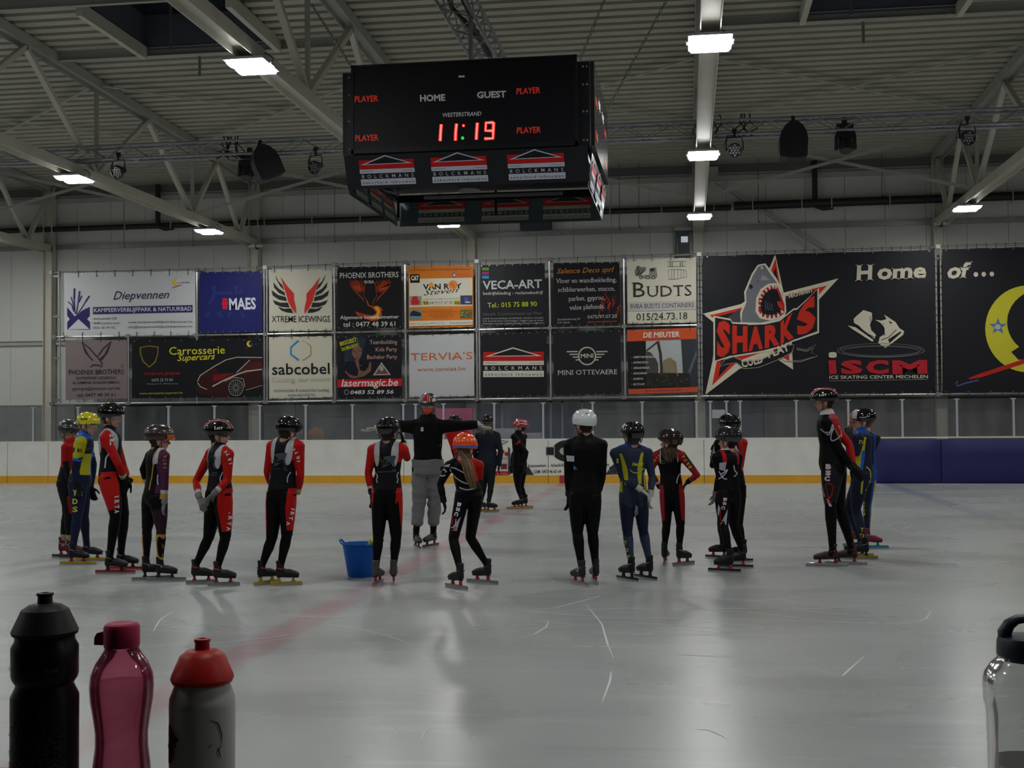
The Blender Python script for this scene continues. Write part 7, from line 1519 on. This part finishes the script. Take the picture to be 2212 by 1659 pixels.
# 14
def p14(c):
    U, V, T, O = c['U'], c['V'], c['T'], c['O']; a = np.abs(U)
    y = only(c['torso'], np.minimum(0.16*np.clip(1.3-np.abs(V-0.50)*2.0, 0, 2)-np.abs(a-0.50-1.1*(V-0.35)**2-0.1*V), np.minimum(V-0.22, 0.86-V))*6)
    y = np.maximum(y, only(c['torso'], np.minimum(np.minimum(a-0.85, V-0.08), 0.45-V)*5))
    b = only(c['torso'], (V-0.98)*6); sh = only(c['leg'], (T-1.12)*3); dk = only(c['leg'], 1.12-T)
    return (0.022, 0.032, 0.062), [((0.012, 0.016, 0.040), dk), ((0.028, 0.045, 0.085), sh), (YELs, y), ((0.02, 0.05, 0.18), b)]
q = build_person('skater in a black helmet and navy and yellow suit, white gloves behind', dict(bl=0.33, C=P7, L=(608, 1501, -42), R=(742, 1490, -44), pel=(652, 860), neck=(632, 495), helm=(645, 394), yaw=-4, hyaw=-30, pitch=0, armL=[(575, 740), (705, 820, -0.2), (745, 850, -0.2)], armR=[(790, 730), (778, 860, -0.1), (760, 950, -0.12)],
    kL=(605, 1130), kR=(722, 1120), hkind='vented', glasses='clear', glove=(0.42, 0.41, 0.37), hair=(0.05, 0.04, 0.035), tube=(0.015, 0.015, 0.016), metal=False, cup=(0.02, 0.02, 0.02), curl=0.5, sw=1.1,
    deco=lambda P: P.poly([(-50, 22), (-38, 50), (-60, 40), (-75, 52), (-100, 34), (-75, 30)], (160, 162, 166))), p14)
D = q['D']; D.text('Hasselt', (640, 644), (728, 640), 26, YT, bold=0.02, shear=0.25, serif=True)
for ch, x, y, s_ in (('Y', 578, 1232, 26), ('D', 584, 1288, 30), ('S', 596, 1342, 32), ('Y', 782, 1210, 14), ('D', 784, 1265, 14), ('S', 786, 1318, 12), ('S', 522, 622, 20)): D.text(ch, (x, y), (x+s_, y), 32, YT, bold=0.03, serif=True)
swoosh(D, [(624, 672), (650, 694), (690, 694), (730, 660)], 7, (150, 148, 40)); swoosh(D, [(622, 660), (645, 684), (690, 680)], 4, (25, 45, 110)); D.poly([(668, 935), (685, 950), (688, 1000), (666, 1024), (658, 990)], (120, 130, 140)); done(q)
# 15
def p15(c):
    U, V, T, O, F = c['U'], c['V'], c['T'], c['O'], c['F']; a = np.abs(U)
    red = only(c['arm'], 1.66-T); red = np.maximum(red, only(c['torso'], np.minimum(a-0.80, V-0.74)*4)); red = np.maximum(red, only(c['leg'], np.minimum(np.minimum(O-0.25, T-0.0), 0.88-T)*3)); red = np.maximum(red, only(c['torso'], np.minimum(a-0.7, 0.2-V)*4))
    wh = only(c['torso'], np.minimum(0.05-np.abs(a-0.74-0.3*(0.95-V)), np.minimum(V-0.70, 1.0-V))*8); bk = only(c['arm'], np.minimum(np.minimum(O-0.35, T-0.05), 0.80-T)*3); wc = only(c['arm'], np.minimum(T-1.66, 1.8-T)*5); yc = only(c['arm'], (T-1.80)*5)
    return (0.004, 0.004, 0.0045), [((0.28, 0.012, 0.018), red), (WHs, wh), ((0.012, 0.012, 0.012), bk), (WHs, wc), ((0.35, 0.33, 0.03), yc)]
q = build_person('girl in a dark brown helmet with long brown hair, hand on her hip', dict(bl=0.32, C=P7, L=(888, 1378, 6), R=(1024, 1386, 46), pel=(938, 845), neck=(912, 522), helm=(925, 440), yaw=2, hyaw=-62, pitch=-6, armR=[(1128, 712, -0.05), (1060, 762, 0.0), (1020, 800, 0.06)], armL=[(778, 690, 0.0), (845, 800, 0.05), (872, 840, 0.08)],
    kL=(898, 1080), kR=(1002, 1080), hcol=(0.030, 0.013, 0.010), hkind='vented', hair=(0.10, 0.055, 0.03), tube=(0.24, 0.24, 0.25), boot=(0.010, 0.010, 0.011), slim=0.98), p15)
D = q['D']
for i, ch in enumerate('IRTA'): D.text(ch, (1088-i*17, 656-i*26), (1080-i*17, 640-i*26), 26, (150, 145, 35), bold=0.05); D.text(ch, (800+i*14, 628-i*17), (808+i*14, 618-i*17), 18, (150, 145, 35), bold=0.04)
D.text('IRTA', (858, 612), (892, 610), 9, (110, 105, 30)); D.text('team', (856, 628), (892, 626), 10, (110, 105, 30)); swoosh(D, [(1000, 700), (982, 730), (974, 775)], 8); done(q)
W3 = q['W3']; hb = q['hd']
hairpiece(q, [[hb-q['HF']*0.04-q['HU']*0.02, W3((905, 545), -0.10), W3((915, 590), -0.11), W3((925, 612), -0.10)], [hb-q['HF']*0.06-q['HU']*0.03, W3((940, 535), -0.10), W3((955, 575), -0.11)], [hb+q['HS']*0.03-q['HU']*0.04, W3((885, 520), -0.08), W3((890, 560), -0.10), W3((900, 590), -0.10)]], (0.11, 0.06, 0.032), n=50, r0=0.0055)
# 16
q = build_person('skater in black and red standing directly behind the grey-helmeted skater', dict(bl=0.33, C=P7, L=(1288, 1338, -60), R=(1432, 1356, -80), pel=(1392, 800), neck=(1376, 425), helm=(1366, 326), yaw=-30, hyaw=-40, armL=[(1242, 640, -0.02), (1256, 500, 0.02), (1290, 420, 0.06)], armR=[(1450, 640), (1410, 760, 0.15), None], nohand='R',
    kL=(1310, 1080), kR=(1432, 1080), hkind='vented', tube=(0.012, 0.012, 0.013), metal=False, accent=(0.03, 0.08, 0.16)), bsc)
D = q['D']; swoosh(D, [(1232, 590), (1240, 550), (1262, 545), (1262, 580), (1238, 610)], 7); D.rect(1240, 490, 1256, 540, (130, 130, 136)); D.text('BSC', (1405, 500), (1425, 545), 18, WT, bold=0.05); swoosh(D, [(1408, 640), (1438, 580)], 5); D.text('MS', (1398, 605), (1428, 600), 22, WT, bold=0.05); done(q)
# 17
q = build_person('small skater in a glossy dark grey helmet looking left, black suit', dict(bl=0.34, C=P7, L=(1332, 1438, -72), R=(1424, 1407, -86), pel=(1352, 850), neck=(1350, 530), helm=(1358, 425), yaw=-35, hyaw=-62, armL=[(1290, 720), (1262, 850, -0.05), (1236, 945, -0.06)], armR=[(1425, 720), (1395, 830, 0.12), None], nohand='R',
    kL=(1325, 1090), kR=(1402, 1095), hcol=(0.022, 0.022, 0.024), hkind='vented', tube=(0.012, 0.012, 0.013), metal=False, glove=(0.09, 0.09, 0.10), cup=(0.45, 0.03, 0.05), accent=(0.03, 0.09, 0.18), hair=(0.02, 0.012, 0.01), slim=1.05),
    lambda c: ((0.0035, 0.0035, 0.0045), [(REDs, only(c['torso'], np.minimum(0.16-np.abs(np.abs(c['U'])-0.72), c['V']-0.68)*6)), ((0.5, 0.5, 0.5), only(c['torso'], (c['V']-1.02)*8)), (REDs, only(c['arm'], np.minimum(c['T']-1.85, 1.97-c['T'])*6))]))
D = q['D']; D.poly([(1292, 622), (1345, 616), (1336, 682), (1292, 672)], (128, 130, 142)); D.text('BRU', (1298, 648), (1336, 642), 16, (60, 60, 68)); D.text('GGE', (1296, 668), (1332, 663), 14, (60, 60, 68))
for pts in ([(1285, 742), (1320, 720), (1345, 690), (1352, 672), (1330, 690), (1300, 710)], [(1290, 685), (1320, 735), (1350, 742)], [(1400, 640), (1408, 680), (1425, 700), (1402, 725)]): swoosh(D, pts, 8)
for ch, x, y in (('B', 1326, 880), ('S', 1322, 910), ('C', 1312, 942)): D.text(ch, (x, y), (x-5, y+26), 28, (160, 145, 150), bold=0.06)
D.poly([(1355, 965), (1345, 1085), (1298, 1080), (1330, 1020)], (138, 140, 148)); D.poly([(1300, 960), (1285, 1020), (1278, 1000), (1284, 930)], (130, 130, 140)); swoosh(D, [(1300, 975), (1300, 1040), (1330, 1075)], 7, (130, 20, 22)); done(q)
# 18
def deco18(P):
    for s_ in (-1, 1): P.stroke([(s_*26, 6), (s_*30, 35), (s_*55, 62), (s_*130, 52), (s_*160, 14)], 9, (150, 22, 26)); P.stroke([(s_*34, 6), (s_*40, 32), (s_*66, 54), (s_*128, 44), (s_*152, 10)], 3.5, (170, 170, 172)); P.stroke([(s_*18, 6), (s_*20, 38), (s_*40, 70)], 3.5, (170, 170, 172))
    P.text('LGT', (-68, 6), (-100, 5), 13, (170, 170, 172), bold=0.05)
q = build_person('tall skater facing left in a black and red striped helmet, hands behind', dict(bl=0.43, C=P8, L=(330, 1522, -88), R=(486, 1508, -82), pel=(372, 690), neck=(328, 282), helm=(302, 142), yaw=-76, hyaw=-86, pitch=4, armL=[(425, 560, -0.16), (530, 715, -0.12), (600, 790, -0.1)], armR=[(505, 530, 0.12), (540, 700, 0.0), (590, 760, -0.05)],
    kL=(352, 1010), kR=(425, 1030), deco=deco18, hkind='slots', tube=(0.36, 0.36, 0.38), boot=(0.03, 0.012, 0.014), accent=(0.45, 0.02, 0.02), cup=(0.25, 0.02, 0.03), hair=(0.014, 0.01, 0.009), skin=(0.36, 0.20, 0.15), slim=1.02),
    lambda c: ((0.0035, 0.0035, 0.0045), [(REDs, np.maximum(only(c['arm'] & (c['side'] > 0), 1.0+0*c['T']), only(c['torso'], np.minimum(-0.35-c['W'], c['V']-0.45)*3))), ((0.5, 0.5, 0.5), only(c['torso'], (c['V']-1.0)*8)), ((0.016, 0.014, 0.016), only(c['leg'] & (c['side'] < 0), np.minimum(c['O']-0.2, 0.95-c['T'])*3))]))
D = q['D']
for pts in ([(270, 402), (320, 440), (345, 445), (372, 365), (376, 400), (360, 450), (362, 495), (400, 488), (440, 450)], [(310, 428), (345, 428), (385, 400), (415, 460), (420, 480)], [(250, 460), (258, 520), (250, 580)], [(420, 372), (440, 420), (446, 470)]): swoosh(D, pts, 8)
for ch, x, y in (('B', 314, 684), ('S', 312, 735), ('C', 304, 782)): D.text(ch, (x, y+42), (x+46, y+42), 42, (165, 150, 154), bold=0.07)
D.poly([(286, 860), (342, 985), (368, 1034), (346, 1034), (300, 940)], (150, 150, 158)); D.poly([(292, 930), (326, 1034), (294, 1034)], (150, 150, 158)); swoosh(D, [(320, 845), (316, 870), (345, 970), (375, 880), (350, 850), (318, 845)], 7, (130, 20, 22)); swoosh(D, [(372, 935), (345, 960), (308, 985), (318, 1002), (365, 1000)], 7, (130, 20, 22)); done(q)
# 19
def p19(c):
    U, V, T, O, W = c['U'], c['V'], c['T'], c['O'], c['W']; sdL = c['side'] < 0
    y = only(c['torso'], np.minimum(np.minimum(V-0.10, 0.50-V), W+0.25)*5); y = np.maximum(y, only(c['torso'], np.minimum(0.20-np.abs(W+0.45+0.5*(V-0.6)), np.minimum(V-0.40, 0.86-V))*6)); y = np.maximum(y, only(c['leg'], np.minimum(0.12-np.abs(c['F']+0.75), 0.55-T)*6))
    b = only(c['torso'], (V-0.96)*6); b = np.maximum(b, only(c['torso'], np.minimum(0.16-np.abs(W+0.38+0.4*(V-0.2)), 0.55-V)*6))
    return (0.014, 0.018, 0.040), [(YELs, y), (BLU, b), ((0.022, 0.030, 0.055), only(c['leg'], (T-1.1)*3))]
q = build_person('skater in a navy and yellow suit facing left with hands at his face', dict(bl=0.4, C=P8, L=(592, 1461, -90), R=(560, 1440, -88), pel=(608, 770), neck=(612, 418), helm=(618, 308), yaw=-68, hyaw=-82, pitch=6, armL=[(560, 600, -0.15), (515, 480, -0.16), (505, 400, -0.12)], armR=[(540, 590, 0.10), (505, 490, 0.05), (500, 410, 0.02)],
    kL=(560, 1050), kR=(500, 1050), hkind='slots', tube=(0.50, 0.36, 0.05), cup=(0.03, 0.03, 0.03), hair=(0.10, 0.06, 0.035), glove=(0.02, 0.018, 0.016), hsc=0.98,
    deco=lambda P: (P.poly([(-30, 0), (-62, -4), (-66, 30), (-60, 60), (-20, 70), (0, 50), (0, 10)], (140, 142, 146)), P.poly([(-5, 4), (-34, 0), (-36, 40), (-10, 60)], (140, 24, 28)), P.stroke([(-75, 2), (-98, 0), (-120, 4)], 5, (140, 145, 150)))), p19)
D = q['D']; D.text('DS', (586, 520), (636, 528), 30, YT, bold=0.03, serif=True)
for ch, y in (('Y', 1238), ('D', 1288)): D.text(ch, (594, y), (630, y), 34, YT, bold=0.03, serif=True)
swoosh(D, [(644, 710), (676, 740), (682, 800), (668, 860), (642, 905)], 8, (150, 148, 40)); done(q)
# 20
q = build_person('skater in blue with red boots and cyan blade hidden behind the navy and yellow skater', dict(bl=0.38, C=P8, L=(560, 1352, 60), R=(694, 1376, 84), pel=(630, 760), neck=(622, 430), helm=(606, 345), yaw=-10, hyaw=-70, armL=[(540, 580, 0.0), (500, 470, -0.1), (488, 400, -0.1)], armR=[(694, 600), (680, 700, 0.05), None], nohand='R', kL=(540, 1000), kR=(655, 1010), hkind='slots', hcol=(0.25, 0.02, 0.02),
    boot=(0.22, 0.012, 0.025), tube=(0.02, 0.28, 0.36), metal=False, cup=(0.02, 0.28, 0.36), glove=(0.35, 0.10, 0.02), vox=0.010), lambda c: ((0.015, 0.06, 0.28), [(YELs, only(c['leg'], np.minimum(0.16-np.abs(c['O']-0.72), 2-c['T'])*5)), ((0.012, 0.016, 0.03), only(c['leg'], -c['O']+0.15)), ((0.012, 0.018, 0.05), only(c['torso'], np.minimum(c['V']-0.2, 0.8-np.abs(c['U'])))), ((0.02, 0.02, 0.025), only(c['arm'], np.minimum(0.8-c['T'], c['O']+0.3)))]))
D = q['D']
for i, ch in enumerate('STKG'): D.text(ch, (612, 1015+i*30), (634, 1015+i*30), 24, YT, bold=0.03)
done(q)
print('TRIS', sum(len(o.data.polygons)*2 for o in bpy.data.objects if o.type == 'MESH'))
